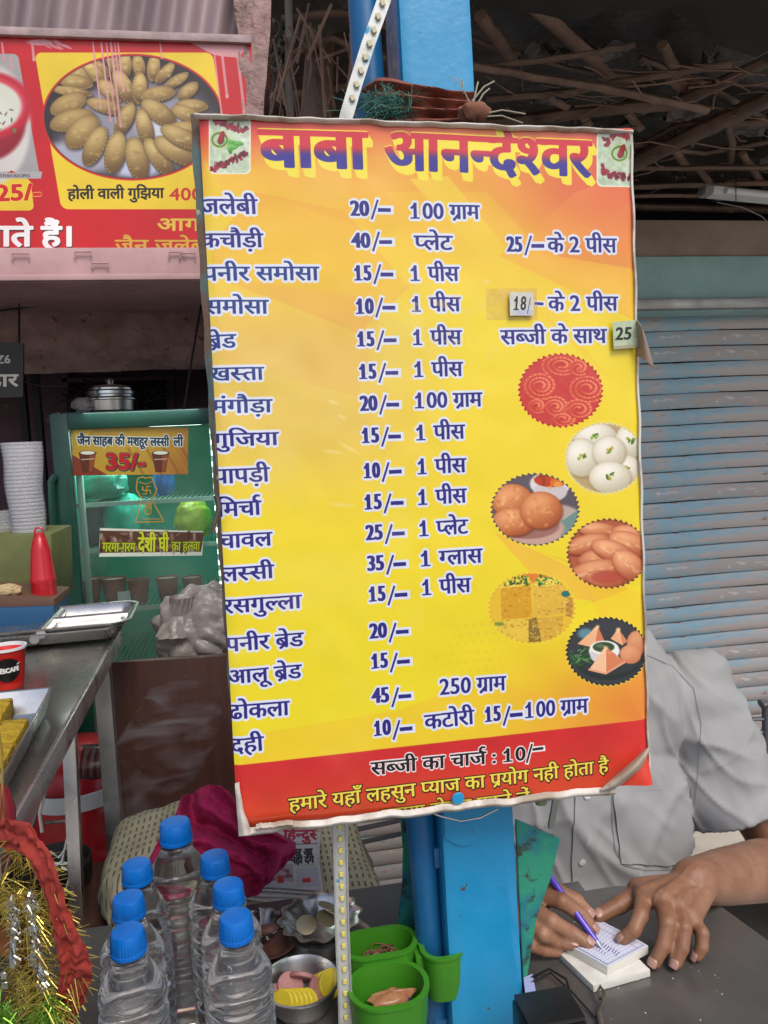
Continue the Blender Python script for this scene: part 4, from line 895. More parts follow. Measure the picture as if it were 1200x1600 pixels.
# stickers (flat print)
def panel(name, quad, Y, im, parent, rough=.3, bump=.15, th=.0006, alpha=1, nx=8, ny=6):
    return obj(name, G().grid(board_grid(quad, Y), nx, ny, uv=True), img_mat(name+'_print', im, rough, bump, alpha=alpha), parent, recalc=False)
Q1 = [(112, 664), (294, 668), (294, 741), (114, 743)]
def s1(C):
    al = (slice(0, C.h), slice(0, C.w)); U, V = C.U, C.V; t = sstep(U+V*.4, 500, 660)[..., None]; C.a[..., :3] = np.array((.72, .58, .18))*(1-t)+np.array((.62, .30, .16))*t
    C.poly([(112, 664), (150, 664), (122, 700)], (.80, .68, .2)); C.poly([(112, 710), (170, 743), (112, 743)], (.50, .20, .12))
    for i in range(9): C.line([(200+i*14, 700), (225+i*14, 743)], 4, (.74, .52, .2) if i % 2 else (.56, .30, .15), .5)
    C.text('जैन साहब की मशहूर लस्सी', (121, 695), (264, 697), 13, (.08, .18, .28), [(1.8, 1.8, 0, 0, (.85, .88, .86))], (.8, .6)); C.text('ली', (271, 697), (286, 697), 13, (.08, .18, .28), [(1.8, 1.8, 0, 0, (.85, .88, .86))], (.8, .6))
    C.text('35/-', (165, 733), (228, 733), 22, (.70, .08, .12), [(2.4, 2.4, 1.2, 1.4, (.12, .2, .12)), (1.6, 1.6, 0, 0, (.93, .93, .9))], (1.7, 1.4))
    for u in (137, 251):
        C.poly([(u-14, 708), (u+13, 708), (u+8, 738), (u-8, 738)], (.36, .17, .09)); C.poly([(u+3, 710), (u+12, 710), (u+7, 737), (u+2, 737)], (.56, .28, .14)); C.ell(u, 708, 14, 4, (.32, .16, .1)); C.ell(u, 707.5, 11.5, 2.8, (.86, .88, .78)); C.line([(u-10, 718), (u+10, 717)], 1.2, (.8, .75, .65))
panel('price_sticker', Q1, YF-.0235, sticker_art('price_sticker_art', Q1, 760, 320, s1), dr)
Q2 = [(156, 825), (318, 830), (316, 868), (155, 870)]
def s2(C):
    al = (slice(0, C.h), slice(0, C.w)); n = C.noise(al, 7)[..., None]; C.a[..., :3] = (.85, .88, .82); C.poly([(156, 829), (319, 832), (314, 862), (156, 864)], (.36, .24, .18))
    for k in range(60): C.ell(random.uniform(158, 314), random.uniform(831, 862), random.uniform(3, 9), random.uniform(1, 3), random.choice([(.60, .48, .40), (.75, .70, .66), (.25, .15, .1)]), ang=random.random()*3, soft=.4, al=.7)
    ly = [(1.3, 1.3, 0, 0, (.10, .12, .04))]; C.text('गरमा-गरम', (160, 862), (211, 862), 14, (.72, .78, .16), ly, (.6, .4)); C.text('देशी घी', (216, 862), (263, 861), 22, (.82, .86, .2), ly, (.9, .6)); C.text('का हलवा', (268, 861), (312, 860), 14, (.72, .78, .16), ly, (.6, .4))
panel('halwa_sticker', Q2, YF-.0235, sticker_art('halwa_sticker_art', Q2, 700, 190, s2), dr)
g = G(); em = M('orange_emblem', (.55, .30, .03), .5)
def eline(l, w_=1.6, closed=False):
    l = l+[l[0]] if closed else l
    for a, b in zip(l[:-1], l[1:]): g.bar(FP(a[0], a[1], -.0245), FP(b[0], b[1], -.0245), .0006, w_*YF/FPX)
eline([(214, 752), (216, 747), (223, 745), (228, 748), (234, 745), (238, 747), (245, 765), (238, 782), (256, 815), (212, 816), (222, 780), (213, 765)], 1.5, True); eline([(217, 753), (228, 757), (238, 752)], 1)
for l in ([(229, 760), (229, 772)], [(223, 766), (235, 766)], [(229, 760), (235, 760)], [(235, 766), (235, 772)], [(229, 772), (223, 772)], [(223, 766), (223, 760)]): eline(l, 1.4)
eline([(227, 798), (227, 786)]); eline([(230, 798), (230, 784)]); eline([(233, 798), (233, 784)]); eline([(236, 798), (236, 786)]); eline([(226, 798), (228, 804), (234, 804), (237, 798), (226, 795)], 1.4); eline([(222, 811), (250, 811)], 1)
obj('emblem_sticker', g, em, dr, smooth=False)
# goods in the fridge, on the shelves
def put(o, lab, cat, grp=None): return tag(o, lab, cat, grp)
m_clay = M('clay', (.38, .15, .08), .7, col2=(.27, .10, .055), scale=30, bump=.3)
m_curd = M('white_curd', (.62, .60, .55), .5)
m_foil = M('silver_foil', (.5, .5, .5), .25, 1, bump=.6, bscale=120)
clabs = ['clay cup of lassi at the left end of the fridge shelf', 'second clay cup from the left on the fridge shelf, beside a white card', 'middle clay cup with foil lid on the fridge shelf', 'shiny plastic-wrapped clay cup right of the middle on the fridge shelf', 'clay cup at the right end of the fridge shelf']
for i, (u, w_) in enumerate(((141, 40), (181, 38), (219, 34), (264, 34), (303, 32))):
    c = FP(u, 948, .07); c.z = shz[2]+.006; r = w_*.5*2.25/FPX
    t = thing('clay_cup', c, clabs[i], 'cup', 'clay cups in the fridge')
    obj('cup_body', G().lathe([(r*.62, 0), (r*.78, r*.8), (r*.95, r*1.9), (r*1.0, r*2.25), (r*.93, r*2.25), (r*.86, r*2.0)], c, 22, cap0=True), m_clay, t)
    obj('filling', G().lathe([(r*.9, r*2.1), (.001, r*2.14)], c, 18, cap0=False), m_curd if i != 2 else m_foil, t)
    c2 = c+Vector((.012, .10, 0))
c = FP(195, 946, .04); c.z = shz[2]+.007
tag(obj('white_card', G().box(c+Vector((0, 0, .022)), (.034, .002, .042)), m_white), 'small blank white card standing before the clay cups in the fridge', 'card')
c = FP(135, 850, .14); c.z = shz[1]+.006
tag(obj('dark_pot', G().lathe([(.04, 0), (.052, .03), (.05, .075), (.056, .095), (.056, .11), (.045, .112), (.001, .115)], c, 24), M('dark_pot_glaze', (.012, .03, .025), .5)), 'dark round pot on the left of the middle fridge shelf', 'pot')
def bag(name, c, rx, ry, rz, mat, lab, cat='bag', seed=0, parent=None):
    def f(s, t):
        a = s*2*math.pi; ph = (t-.5)*math.pi; d = Vector((math.cos(ph)*math.cos(a), math.cos(ph)*math.sin(a), math.sin(ph)))
        r = 1+.16*mn.noise(d*2.2+Vector((seed, 0, 0)))+.09*mn.noise(d*6+Vector((0, seed, 0))); d = Vector((abs(d.x)**.8*(1 if d.x > 0 else -1), abs(d.y)**.8*(1 if d.y > 0 else -1), abs(d.z)**.75*(1 if d.z > 0 else -1)))
        return c+Vector((d.x*rx*r, d.y*ry*r, (d.z*r+1)*rz if d.z > -.8 else rz*.1))
    o = obj(name, G().grid(f, 44, 30), mat, parent); return tag(o, lab, cat) if not parent else o
c = FP(304, 850, .12); c.z = shz[1]+.008
bag('yellow_bag', c, .052, .05, .055, M('lime_plastic', (.60, .72, .05), .25, col2=(.36, .46, .03), scale=20, bump=.5, bscale=40), 'lime yellow plastic bag on the right of the middle fridge shelf', seed=3)
c = FP(258, 780, .10); c.z = shz[0]+.008
bag('blue_packet', c, .028, .04, .05, M('blue_plastic', (.01, .12, .42), .25, bump=.5), 'bright blue packet on the top fridge shelf behind the emblem', 'packet', seed=5)
c = FP(155, 783, .14); c.z = shz[0]+.008
bag('mint_bag', c, .08, .06, .045, M('mint_plastic', (.03, .36, .24), .2, col2=(.02, .26, .18), scale=20, bump=.7, bscale=40), 'crumpled mint green plastic bag on the top fridge shelf', seed=8)
c = FP(195, 850, .2); c.z = shz[1]+.008
bag('green_bundle', c, .07, .06, .07, m_fin, 'large mint green bundle in the middle of the fridge', 'bundle', seed=9)
# steel pans on the fridge
cpan = Vector((FP(172, 645, .12).x, YF+.14, fz1+.001)); lb = ['broad steel pan at the bottom of the stack on top of the fridge', 'shallow steel dish in the middle of the stack on top of the fridge', 'knobbed steel dish on the very top of the pan stack on the fridge']
tag(obj('steel_pan', G().lathe([(.052, 0), (.062, .006), (.064, .034), (.072, .036), (.072, .039), (.060, .039)], cpan, 32), m_steel), lb[0], 'pan')
tag(obj('steel_dish', G().lathe([(.058, .040), (.063, .044), (.062, .050), (.067, .052), (.066, .060), (.05, .063)], cpan, 32), m_steel), lb[1], 'dish')
tag(obj('steel_dish', G().lathe([(.060, .0640), (.060, .069), (.05, .076), (.02, .080), (.008, .082), (.012, .09), (.010, .096), (.001, .098)], cpan+Vector((.002, 0, 0)), 32), m_steel), lb[2], 'dish')
bag('clear_bag', Vector((FP(130, 645, .1).x, YF+.12, fz1+.002)), .03, .03, .022, M('cloudy_film', (.30, .27, .27), .15, bump=.8, bscale=60), 'crumpled clear film bag beside the pans on top of the fridge', seed=11)
# ================================================================ the blue post
YP = .78
def col_at(u, v, Y=YP): return P(u, v, Y)
post = thing('blue_post', (P(745, 1500, YP).x, YP+.03, 0), 'glossy blue square steel post behind the menu board with a round pipe welded beside it', 'post')
def vline(ut, ub, Y):     # straight line through the points seen at v=0 and v=1600
    a = P(ut, 0, Y); b = P(ub, 1600, Y); d = (b-a); return lambda z: a+d*((z-a.z)/d.z)
L0 = vline(622, 706, YP); L1 = vline(736, 821, YP)
def postf(s, t):
    z = 2.39*t; a = L0(z); b = L1(z); w_ = b-a; k = s*4; r = .004
    pts = [(0, 0), (1, 0), (1, 1), (0, 1), (0, 0)]; i = min(3, int(k)); f = k-i
    x = pts[i][0]*(1-f)+pts[i+1][0]*f; y = pts[i][1]*(1-f)+pts[i+1][1]*f
    q = a+w_*x+Vector((0, y*.072, 0)); dn = .0012*mn.noise(Vector((x*4, y*4, z*14)))
    cx = a+w_*.5+Vector((0, .036, 0)); q += (q-cx)*dn*12*.6; q += (cx-q)*(.035 if (abs(x-.5) > .49 and abs(y-.5) > .49) else 0); return q
obj('square_tube', G().grid(postf, 48, 120), m_blue, post, ang=30)
Lp = vline(567, 684, YP+.03); zs = [2.39*i/60 for i in range(61)]
def vpipe(z):
    a = P(567, 0, YP+.035); b = P(657, 1290, YP+.035); c_ = P(682, 1600, YP+.035)
    if z > b.z: return a+(b-a)*((z-a.z)/(b.z-a.z))
    return b+(c_-b)*((z-b.z)/(c_.z-b.z))
obj('round_pipe', G().tube([vpipe(z) for z in zs], [.0160+.0005*math.sin(i*1.3) for i in range(61)], 20), m_blued, post)
for v in (1330, 1595):
    q = P(700, v, YP+.03); obj('weld_plate', G().box(q+Vector((-.004, .0, 0)), (.030, .024, .024)), m_blued, post, bev=.002)
q = P(702, 1495, YP-.004)
obj('paint_patch', G().sheet(lambda s, t: L0(1.0)+(L1(1.0)-L0(1.0))*(.03+.9*s)+Vector((0, -.0035, .02-.012*math.sin(s*5)*t-.03*t)), 10, 3, .0012), m_blue, post)

# chipped green plate behind the post
def poly_plate(name, pts, Y, th, mat, lab, cat, bev=.0008):
    g = G(); g.prism([P(u, v, Y) for u, v in pts], (0, th, 0)); o = obj(name, g, mat, None, bev=bev, seg=1); return tag(o, lab, cat)
poly_plate('green_metal_plate', [(624, 1255), (700, 1258), (712, 1262), (712, 1480), (640, 1457), (621, 1448), (629, 1380), (630, 1330)], YP+.088, .004, m_green, 'strip of chipped green sheet metal showing left of the blue pipe', 'plate')
poly_plate('green_metal_plate', [(806, 1281), (870, 1308), (876, 1312), (861, 1372), (846, 1415), (838, 1440), (823, 1536), (818, 1540), (812, 1420)], YP+.012, .004, m_green, 'chipped green sheet-metal plate sticking out right of the blue post before the hand', 'plate')
poly_plate('toothed_blade', [(866, 1234), (876, 1234), (872, 1262), (866, 1293), (858, 1296), (857, 1288), (862, 1262)], YP+.07, .003, M('blade_metal', (.25, .28, .24), .45, .8), 'narrow toothed grey metal blade hanging below the right end of the menu board', 'blade')
g = G()
for (u, v) in ((835, 1243), (845, 1250), (852, 1242), (826, 1240)): g.lathe([(.001, -.006), (.006, -.004), (.007, .002), (.001, .006)], P(u, v, .735), 10)
tag(obj('leaf_sprig', g, M('dried_leaf', (.20, .22, .14), .7)), 'small grey-green dried sprig poking out under the board beside the blade', 'leaf')

# ================================================================ menu board
YB = .72
MB = thing('menu_board', P(690, 1262, YB), 'tall red and yellow printed menu board of Hindi snack prices fixed to the blue post', 'menu board')
Hb = homog([(0, 0), (1, 0), (1, 1), (0, 1)], BQ)
def bf_(s, t):
    u, v = happ(Hb, s, t); u, v = float(u), float(v)
    p = P(u, v, YB)
    e = min(s, 1-s); p.y += .0012*mn.noise(Vector((s*5, t*7, 0)))+.0006*mn.noise(Vector((s*16, t*22, 4)))
    p.y += .0035*max(0, 1-e/.02)**2*(1 if s > .5 else .6)
    dbr = math.hypot((1-s)*.5, (1-t)*.78); p.y -= .010*max(0, 1-dbr/.045)**1.5      # lifted lower right corner
    dtr = math.hypot((1-s)*.5, t*.78); p.y -= .006*max(0, 1-dtr/.03)
    if t > .975: p.y += .010*((t-.975)/.025)**2*max(0, .75-s)
    return p
im_menu = menu_art()
obj('printed_flex', G().grid(bf_, 110, 160, uv=True), img_mat('menu_flex', im_menu, .30, bump=.12, bscale=22, coat=.12), MB, recalc=False, ang=60)
fq = [P(303, 179, YB+.012), P(986, 203, YB+.012), P(1014, 1220, YB+.012), P(376, 1298, YB+.012)]
obj('backing_board', G().prism([fq[0], fq[1], fq[2], fq[3]], (0, .006, 0)), m_rust, MB, smooth=False)
# frame members: worn wood/metal battens showing at the left edge, folded vinyl round the rim
le = G(); seg = 40
def leftf(s, t):
    u0 = 297+78*t+(-3)*math.sin(t*math.pi); v0 = 178+1122*t
    wv = (30*max(0, 1-t/.35)**.8+8) if t < .35 else 8
    wv = wv+1.2*math.sin(t*50)+1.5*math.sin(t*23)
    wv = min(wv, 34); return P(u0+wv*s+(0 if s > .01 else 1.0*math.sin(t*70)), v0, YB+.002+.006*(1-s))
obj('left_batten', G().sheet(leftf, 6, 140, .008), m_rust, MB)
def strip(name, a, b, w0, Y, mat, n=60, jit=1.2, th=.004, bulge=.004):
    def f(s, t):
        u = a[0]+(b[0]-a[0])*s; v = a[1]+(b[1]-a[1])*s+w0*(t-.5)+jit*math.sin(s*37)*math.sin(s*11)+.6*math.sin(s*90)
        p = P(u, v, Y); p.y -= bulge*math.sin(t*math.pi); return p
    return obj(name, G().sheet(f, n, 6, th), mat, MB)
strip('top_edge', (304, 181), (987, 206), 9, YB-.001, m_vinyle)
strip('bottom_edge', (378, 1300), (960, 1233), 13, YB-.001, m_vinyle, jit=2.2)
strip('bottom_fold', (400, 1292), (458, 1285), 9, YB-.007, m_vinyle, n=16, jit=1)
g = G(); g.sheet(lambda s, t: P(985+(29*t)+3*s+.9*math.sin(t*60), 204+1015*t, YB-.0005+.001*math.sin(t*22)), 2, 120, .003); obj('right_edge', g, m_vinyle, MB)
# curled lower right corner
def curl(s, t):
    a = (1013, 1165); b = (935, 1234); u = a[0]+(b[0]-a[0])*s; v = a[1]+(b[1]-a[1])*s
    k = math.sin(s*math.pi); return P(u+2+11*k*t, v+2+15*k*t*(.8+.2*math.sin(s*9)), YB-.006-.010*math.sin(t*2.6)*k)
obj('curled_corner', G().sheet(curl, 24, 10, .001), m_vinyle, MB)
# torn flex hanging at bottom-left corner
def torn(s, t): return P(367+7*s+14*t*s*t+6*t, 1225+80*t-3*s+2*math.sin(t*14), YB-.003-.006*math.sin(s*3)*t)
obj('torn_edge', G().sheet(torn, 8, 30, .0012), m_vinyle, MB)
def grub(s, t): return P(333+8*s+4*math.sin(t*5), 775+58*t, YB-.004-.004*math.sin(s*3.1))
obj('torn_edge', G().sheet(grub, 6, 20, .002), m_rope, MB)
# hand-written price patches
Q3 = [(796, 456), (833, 457), (834, 493), (797, 493)]
def p18(C): C.a[..., :3] = (.80, .80, .76); al = (slice(0, C.h), slice(0, C.w)); n = C.noise(al, 8)[..., None]; C.a[..., :3] -= .1*n; C.ell(818, 488, 16, 5, (.6, .64, .78), al=.5, soft=.5); C.text('18', (802, 484), (822, 484), 19, (.12, .13, .16), [], (.6, .5), slant=.1); C.line([(824, 490), (829, 465)], 1.6, (.35, .37, .5))
tag(panel('price_patch', Q3, YB-.004, sticker_art('patch_18', Q3, 220, 210, p18), None, .3, .2, nx=6, ny=6), 'taped white paper patch handwritten 18 over a price on the menu board', 'label')
Q4 = [(957, 503), (996, 500), (996, 543), (959, 546)]
def p25(C): C.a[..., :3] = (.72, .78, .66); al = (slice(0, C.h), slice(0, C.w)); n = C.noise(al, 6)[..., None]; C.a[..., :3] -= .12*n; C.text('25', (961, 531), (987, 530), 17, (.10, .10, .10), [], (1.0, .6), slant=.08); C.poly([(957, 541), (997, 538), (997, 546), (957, 546)], (.55, .5, .38), .6)
tag(panel('price_patch', Q4, YB-.0045, sticker_art('patch_25', Q4, 220, 240, p25), None, .3, .3, nx=6, ny=6), 'pale green patch handwritten 25 at the right edge of the menu board', 'label')
def flap(s, t): return P(994+ (12+16*t)*s, 500+12*s+ (46+10*t)*t*(1-.0*s)+6*s*s, YB-.004-.012*math.sin(s*2.2)+.004*t)
tag(obj('tape_flap', G().sheet(flap, 10, 12, .0008), M('brown_tape', (.28, .21, .16), .4, col2=(.20, .15, .11), scale=40)), 'loose flap of brown tape curling off the right edge of the board', 'tape')

# ================================================================ LED light bar and lashings
m_led = M('led_profile', (.50, .52, .50), .4, .3, col2=(.30, .30, .25), scale=30, lo=.5, hi=.7, col3=(.02, .20, .40), s3=24, lo3=.64, hi3=.68)
m_chip2 = M('dusty_led_chip', (.50, .46, .30), .5); m_chip = M('led_chip', (.66, .56, .14), .4); 
lb_ = thing('led_light_bar', P(540, 1500, .875), 'narrow unlit LED strip light running down behind the menu board beside the blue pipe', 'light')
pts = [(610, -30), (600, 0), (575, 70), (556, 130), (541, 182), (533, 260)]
Q = [P(u, v, .745) for u, v in pts]
def ribbon(Q, w, t_): 
    g = G()
    def f(s, t):
        k = t*(len(Q)-1); i = min(len(Q)-2, int(k)); fr_2 = k-i; c = Q[i]*(1-fr_2)+Q[i+1]*fr_2; d = (Q[i+1]-Q[i]).normalized(); n = d.cross(Vector((0, 1, 0))).normalized()
        return c+n*(s-.5)*w
    return g.sheet(f, 4, 60, t_)
obj('upper_profile', ribbon(Q, .0125, .006), m_led, lb_)
Q2_ = [P(u, v, .755) for u, v in ((529, 1200), (531, 1290), (534, 1440), (539, 1560), (541, 1660))]
obj('lower_profile', ribbon(Q2_, .0142, .006), m_led, lb_)
for dx in (-10.6, 10.6): obj('profile_rim', G().tube([q+Vector((dx*.755/FPX, -.001, 0)) for q in Q2_], .0011, 6), M('rim_metal', (.6, .62, .6), .3, .6), lb_)
for i in range(17):
    v = 1292+i*18.6; u = 531+(v-1290)*.032; c = P(u, v, .7535); obj('led_chip', G().box(c, (.0042, .0018, .0052)), m_chip, lb_, bev=.0004, seg=1)
for i in range(8):
    t = i/8; u = 598-54*t; v = 4+170*t; c = P(u, v, .743); obj('led_chip', G().box(c, (.0045, .0018, .0058), Matrix.Rotation(-.3, 3, 'Y')), m_chip2, lb_, bev=.0004, seg=1)
g = G()
for k in range(3): g.tube([P(530+k, 188-k*3, .86), P(545, 184-k*3, .862), P(556, 187-k, .862)], .0016, 6)
tag(obj('blue_tie', g, M('blue_string', (.02, .2, .35), .7)), 'short blue string tying the light bar to the top of the board', 'string')
# cloth lashing on the post above the board
def lash(s, t):
    a = s*2*math.pi; z = .0+t
    c = (P(592, 158, YP)+P(738, 158, YP))/2+Vector((.0, .04, 0)); rx = .056*(1+.10*mn.noise(Vector((a, t*3, 0)))); ry = .050
    fold = .0045*math.sin(t*22+1.2*math.sin(a*2))+.004*mn.noise(Vector((a*3, t*9, 1)))
    ca, sa = math.cos(a), math.sin(a); r = 1/max(abs(ca), abs(sa))**.7
    return c+Vector((ca*(rx*r+fold), sa*(ry*r+fold), -.026+(.040+.008*math.sin(a*2+.6))*t))
tag(obj('cloth_lashing', G().grid(lash, 90, 30), M('rust_red_cloth', (.28, .085, .05), .9, col2=(.15, .045, .03), scale=60, bump=.4, bscale=300)), 'knotted rust-red cloth wound round the blue post above the menu board', 'cloth')
g = G()
for i in range(260):
    u, v = random.gauss(598, 20), random.gauss(162, 10); a = P(u, v, YP-.020+random.uniform(-.004, .01)); an = random.random()*6.28; L = random.uniform(.008, .03)
    b = a+Vector((L*math.cos(an), random.uniform(-.004, .004), L*math.sin(an)*.6)); g.tube([a, (a+b)/2+Vector((0, 0, random.uniform(-.005, .005))), b], .00035, 3, cap=False)
tag(obj('green_net', g, M('green_netting', (.03, .13, .10), .7)), 'tangle of fine dark green netting on the cloth lashing', 'netting', kind='stuff')
g = G()
for (u, v, L, an) in ((740, 160, .02, 1.3), (742, 170, .025, .9), (745, 180, .05, .05), (738, 168, .035, 2.2), (748, 183, .045, -.1), (738, 158, .03, .7), (725, 146, .015, 1.9)):
    a = P(u, v, YP-.03); g.tube([a, a+Vector((L*.5*math.cos(an), -.003, L*.5*math.sin(an)+.003)), a+Vector((L*math.cos(an), 0, L*math.sin(an)))], .0007, 4)
tag(obj('straw_wisps', g, M('pale_straw', (.40, .37, .28), .6)), 'pale straw and plastic wisps sticking out of the cloth lashing', 'straw')
kn = G(); c = P(742, 176, YP-.028); kn.grid(lambda s, t: c+Vector((clump(s, t).x*.016, clump(s, t).y*.010, clump(s, t).z*.009)), 20, 12); tag(obj('cloth_knot', kn, M('rust_knot', (.20, .08, .05), .9, bump=.5)), 'small brown knot of cloth at the right of the lashing', 'knot')
g = G(); g.tube([P(668, 1268, .745), P(690, 1276, .74), P(720, 1283, .742), P(750, 1278, .744), P(778, 1264, .747)], .0010, 6)
tag(obj('wire_tie', g, m_steeld), 'thin wire tie under the bottom edge of the board across the post', 'wire')
c = P(716, 1248, YB-.004); tag(obj('paint_blob', G().lathe([(.001, -.001), (.0065, -.0006), (.0055, .0006), (.001, .001)], c, 14, ax=Matrix.Rotation(math.pi/2, 3, 'X')), m_blue), 'dab of blue paint on the bottom edge of the menu board', 'paint')

# ================================================================ tables
ZT = .80
def table(name, poly, z, th, mat, lab, legs, org, apron=.03):
    t = thing(name, org, lab, 'table')
    obj('tabletop', G().prism([Vector((p[0], p[1], z-th)) for p in poly], (0, 0, th)), mat, t, bev=.002)
    for (x, y) in legs: obj('leg', G().box((x, y, (z-th)/2), (.03, .03, z-th)), m_steeld, t, bev=.002)
    return t
XT = max(L1(.8).x, L1(.6).x)+.006; XC = vpipe(.8).x-.022
c1 = PZ(1086, 1386, ZT); c2 = PZ(1330, 1563, ZT)
table('serving_table', [(XT, .35), (c2.x+.05, .35), (c2.x, c2.y), (c1.x, c1.y), (c1.x-.10, c1.y+.03), (XT, c1.y+.03)], ZT, .022, m_top, 'dark steel table the man writes on, right of the blue post', [(XT+.03, .42), (.55, .42), (XT+.03, .98), (.42, .98)], (.35, .7, 0))
table('front_counter', [(-.62, .40), (XC, .40), (XC, .84), (XC+.09, .88), (XC+.09, 1.02), (-.62, 1.02)], ZT, .022, m_top, 'dark low counter under the water bottles and bowls', [(-.58, .44), (XC-.03, .44), (-.58, .98), (XC-.03, .98)], (-.27, .7, 0))
g = G()   # spilled crumbs
for i in range(90):
    x, y = random.uniform(.22, .5), random.uniform(.5, .98); s_ = random.uniform(.0003, .0008); g.box((x, y, ZT+s_*.5), (s_*2, s_*1.5, s_), Matrix.Rotation(random.random()*3, 3, 'Z'))
tag(obj('crumbs', g, M('crumb_white', (.6, .58, .52), .7)), 'pale crumbs scattered over the dark table right of the post', 'crumbs', kind='stuff')

# ================================================================ water bottles
m_water = M('bottle_water', (1.0, 1.0, 1.0), .03, trans=1, ior=1.33)
def _mixw(m):
    n = m.node_tree.nodes; L = m.node_tree.links; b = n['Principled BSDF']; o = [q for q in n if q.type == 'OUTPUT_MATERIAL'][0]
    t = n.new('ShaderNodeBsdfTransparent'); mx = n.new('ShaderNodeMixShader'); mx.inputs[0].default_value = .04; L.new(b.outputs[0], mx.inputs[1]); L.new(t.outputs[0], mx.inputs[2])
    d = n.new('ShaderNodeBsdfTranslucent'); d.inputs[0].default_value = (.9, .96, 1, 1); m2 = n.new('ShaderNodeMixShader'); m2.inputs[0].default_value = .05; L.new(mx.outputs[0], m2.inputs[1]); L.new(d.outputs[0], m2.inputs[2]); L.new(m2.outputs[0], o.inputs[0])
_mixw(m_water)
m_cap = M('blue_bottle_cap', (.0, .13, .50), .35, col2=(.0, .11, .44), scale=60)
def bottle_prof(h, R):
    P_ = [(R*.50, 0), (R*.86, .002), (R*.97, .010)]; z = .016; i = 0
    while z < h*.66:
        P_ += [(R*1.0, z), (R*1.0, z+.007), (R*.885, z+.0095), (R*.885, z+.0115)]; z += .0140
    P_ += [(R*.99, h*.715), (R*.97, h*.735), (R*.85, h*.775), (R*.66, h*.82), (R*.48, h*.865), (R*.44, h*.885), (R*.43, h*.91)]
    return P_
def make_bottle(R=.0300, h=.215):
    t = thing('water_bottle', (0, 0, 0), 'x', 'bottle', 'blue-capped water bottles on the counter')
    hexf = lambda a, r, z: r*(1+.018*math.cos(6*a))*(1-.0*z)
    obj('bottle_body', G().lathe(bottle_prof(h, R), (0, 0, 0), 48, fn=hexf), m_water, t, ang=70)
    cr = R*.50
    g = G(); capf = lambda a, r, z: r*(1+(.035*math.cos(36*a) if h*.91 < z < h*.985 else 0))
    g.lathe([(cr*.9, h*.9), (cr*1.02, h*.902), (cr*1.03, h*.918), (cr*.98, h*.92), (cr, h*.925), (cr*.97, h*.985), (cr*.90, h*.998), (cr*.80, h*1.0), (.0005, h*.997)], (0, 0, 0), 120, fn=capf)
    obj('bottle_cap', g, m_cap, t, ang=50)
    obj('neck_ring', G().lathe([(cr*.9, h*.884), (cr*1.06, h*.886), (cr*1.06, h*.893), (cr*.9, h*.895)], (0, 0, 0), 32), m_water, t)
    return t
blab = ['tallest-standing water bottle in the middle, directly below the magenta cloth', 'front left water bottle, nearest the camera and the tinsel', 'front right water bottle beside the steel bowl of tokens',
        'second water bottle in the left row, behind the front left one', 'rear left water bottle, mostly hidden behind its row', 'second water bottle in the right row, behind the front right one', 'rear right water bottle half hidden behind the middle bottle']
bt = make_bottle()
bpos = [(281, 1284), (199, 1455), (368, 1432), (200, 1402), (213, 1350), (356, 1382), (335, 1337)]
for i, (u, v) in enumerate(bpos):
    o = bt if i == 0 else copy_tree(bt)
    hh = .215 if i == 0 else (.198 if i in (3, 4, 5, 6) else .205)
    q = PZ(u, v, ZT+hh)
    if i == 0: q = PZ(295, 1583, ZT); hh = P(281, 1284, q.y).z-ZT
    o.location = (q.x, q.y, ZT+.001); o.rotation_euler.z = i*.7; o['label'] = blab[i]; sc_ = hh/.215; o.scale = (1, 1, sc_)
bt.scale.x = bt.scale.y = 97*bt.location.y/1.0/FPX/.060

# ================================================================ bowls, tokens, green caddy
m_tokr = M('dusty_pink_token', (.42, .20, .19), .6, col2=(.34, .15, .15), scale=90); m_toky = M('yellow_token', (.62, .50, .03), .5, col2=(.50, .40, .03), scale=90)
cb = PZ(470, 1533, ZT+.034); cb.z = ZT
bowl = thing('steel_bowl', cb, 'shiny steel bowl heaped with yellow and pink tokens in front of the light bar', 'bowl')
obj('bowl_shell', G().lathe([(.020, .001), (.026, .001), (.035, .013), (.0405, .032), (.0430, .034), (.0435, .036), (.041, .0365), (.039, .032), (.033, .014), (.024, .004), (.0005, .003)], cb, 48), m_steel, bowl, ang=60)
def disc(c, r, h, ax): return G().lathe([(r*.94, 0), (r, h*.15), (r, h*.85), (r*.94, h), (.0005, h)], c, 24, ax=ax)
def tilt(rx, rz): return Matrix.Rotation(rz, 3, 'Z') @ Matrix.Rotation(rx, 3, 'X')
n = 0
for k in range(6):
    c = cb+Vector((-.020+.0052*k, -.010-.001*k, .020)); ax = Matrix.Rotation(math.radians(62), 3, 'X'); ax = Matrix.Rotation(math.radians(-38), 3, 'Z') @ ax
    o = obj('yellow_token', disc(c, .0135, .0045, ax), m_toky); tag(o, 'yellow plastic token leaning in the row of yellow tokens in the steel bowl', 'token', 'yellow tokens in the steel bowl')
for (dx, dy, dz, rx, rz, m_) in ((-.012, .014, .020, 35, 20, m_tokr), (.002, .016, .024, 50, 160, m_tokr), (.018, .002, .018, 55, 60, m_tokr), (.010, -.004, .012, 20, 10, m_tokr), (-.026, .006, .014, 40, 70, m_tokr), (.026, .018, .022, 40, 200, m_toky), (.03, .006, .020, 60, 40, m_toky)):
    o = obj('pink_token' if m_ is m_tokr else 'yellow_token', disc(cb+Vector((dx, dy, dz)), .0145, .005, tilt(rad(rx), rad(rz))), m_)
    tag(o, 'dusty pink token lying loose among the tokens in the steel bowl' if m_ is m_tokr else 'yellow token at the right rim of the steel bowl, apart from the row', 'token', 'pink tokens in the steel bowl' if m_ is m_tokr else 'yellow tokens at the bowl rim')
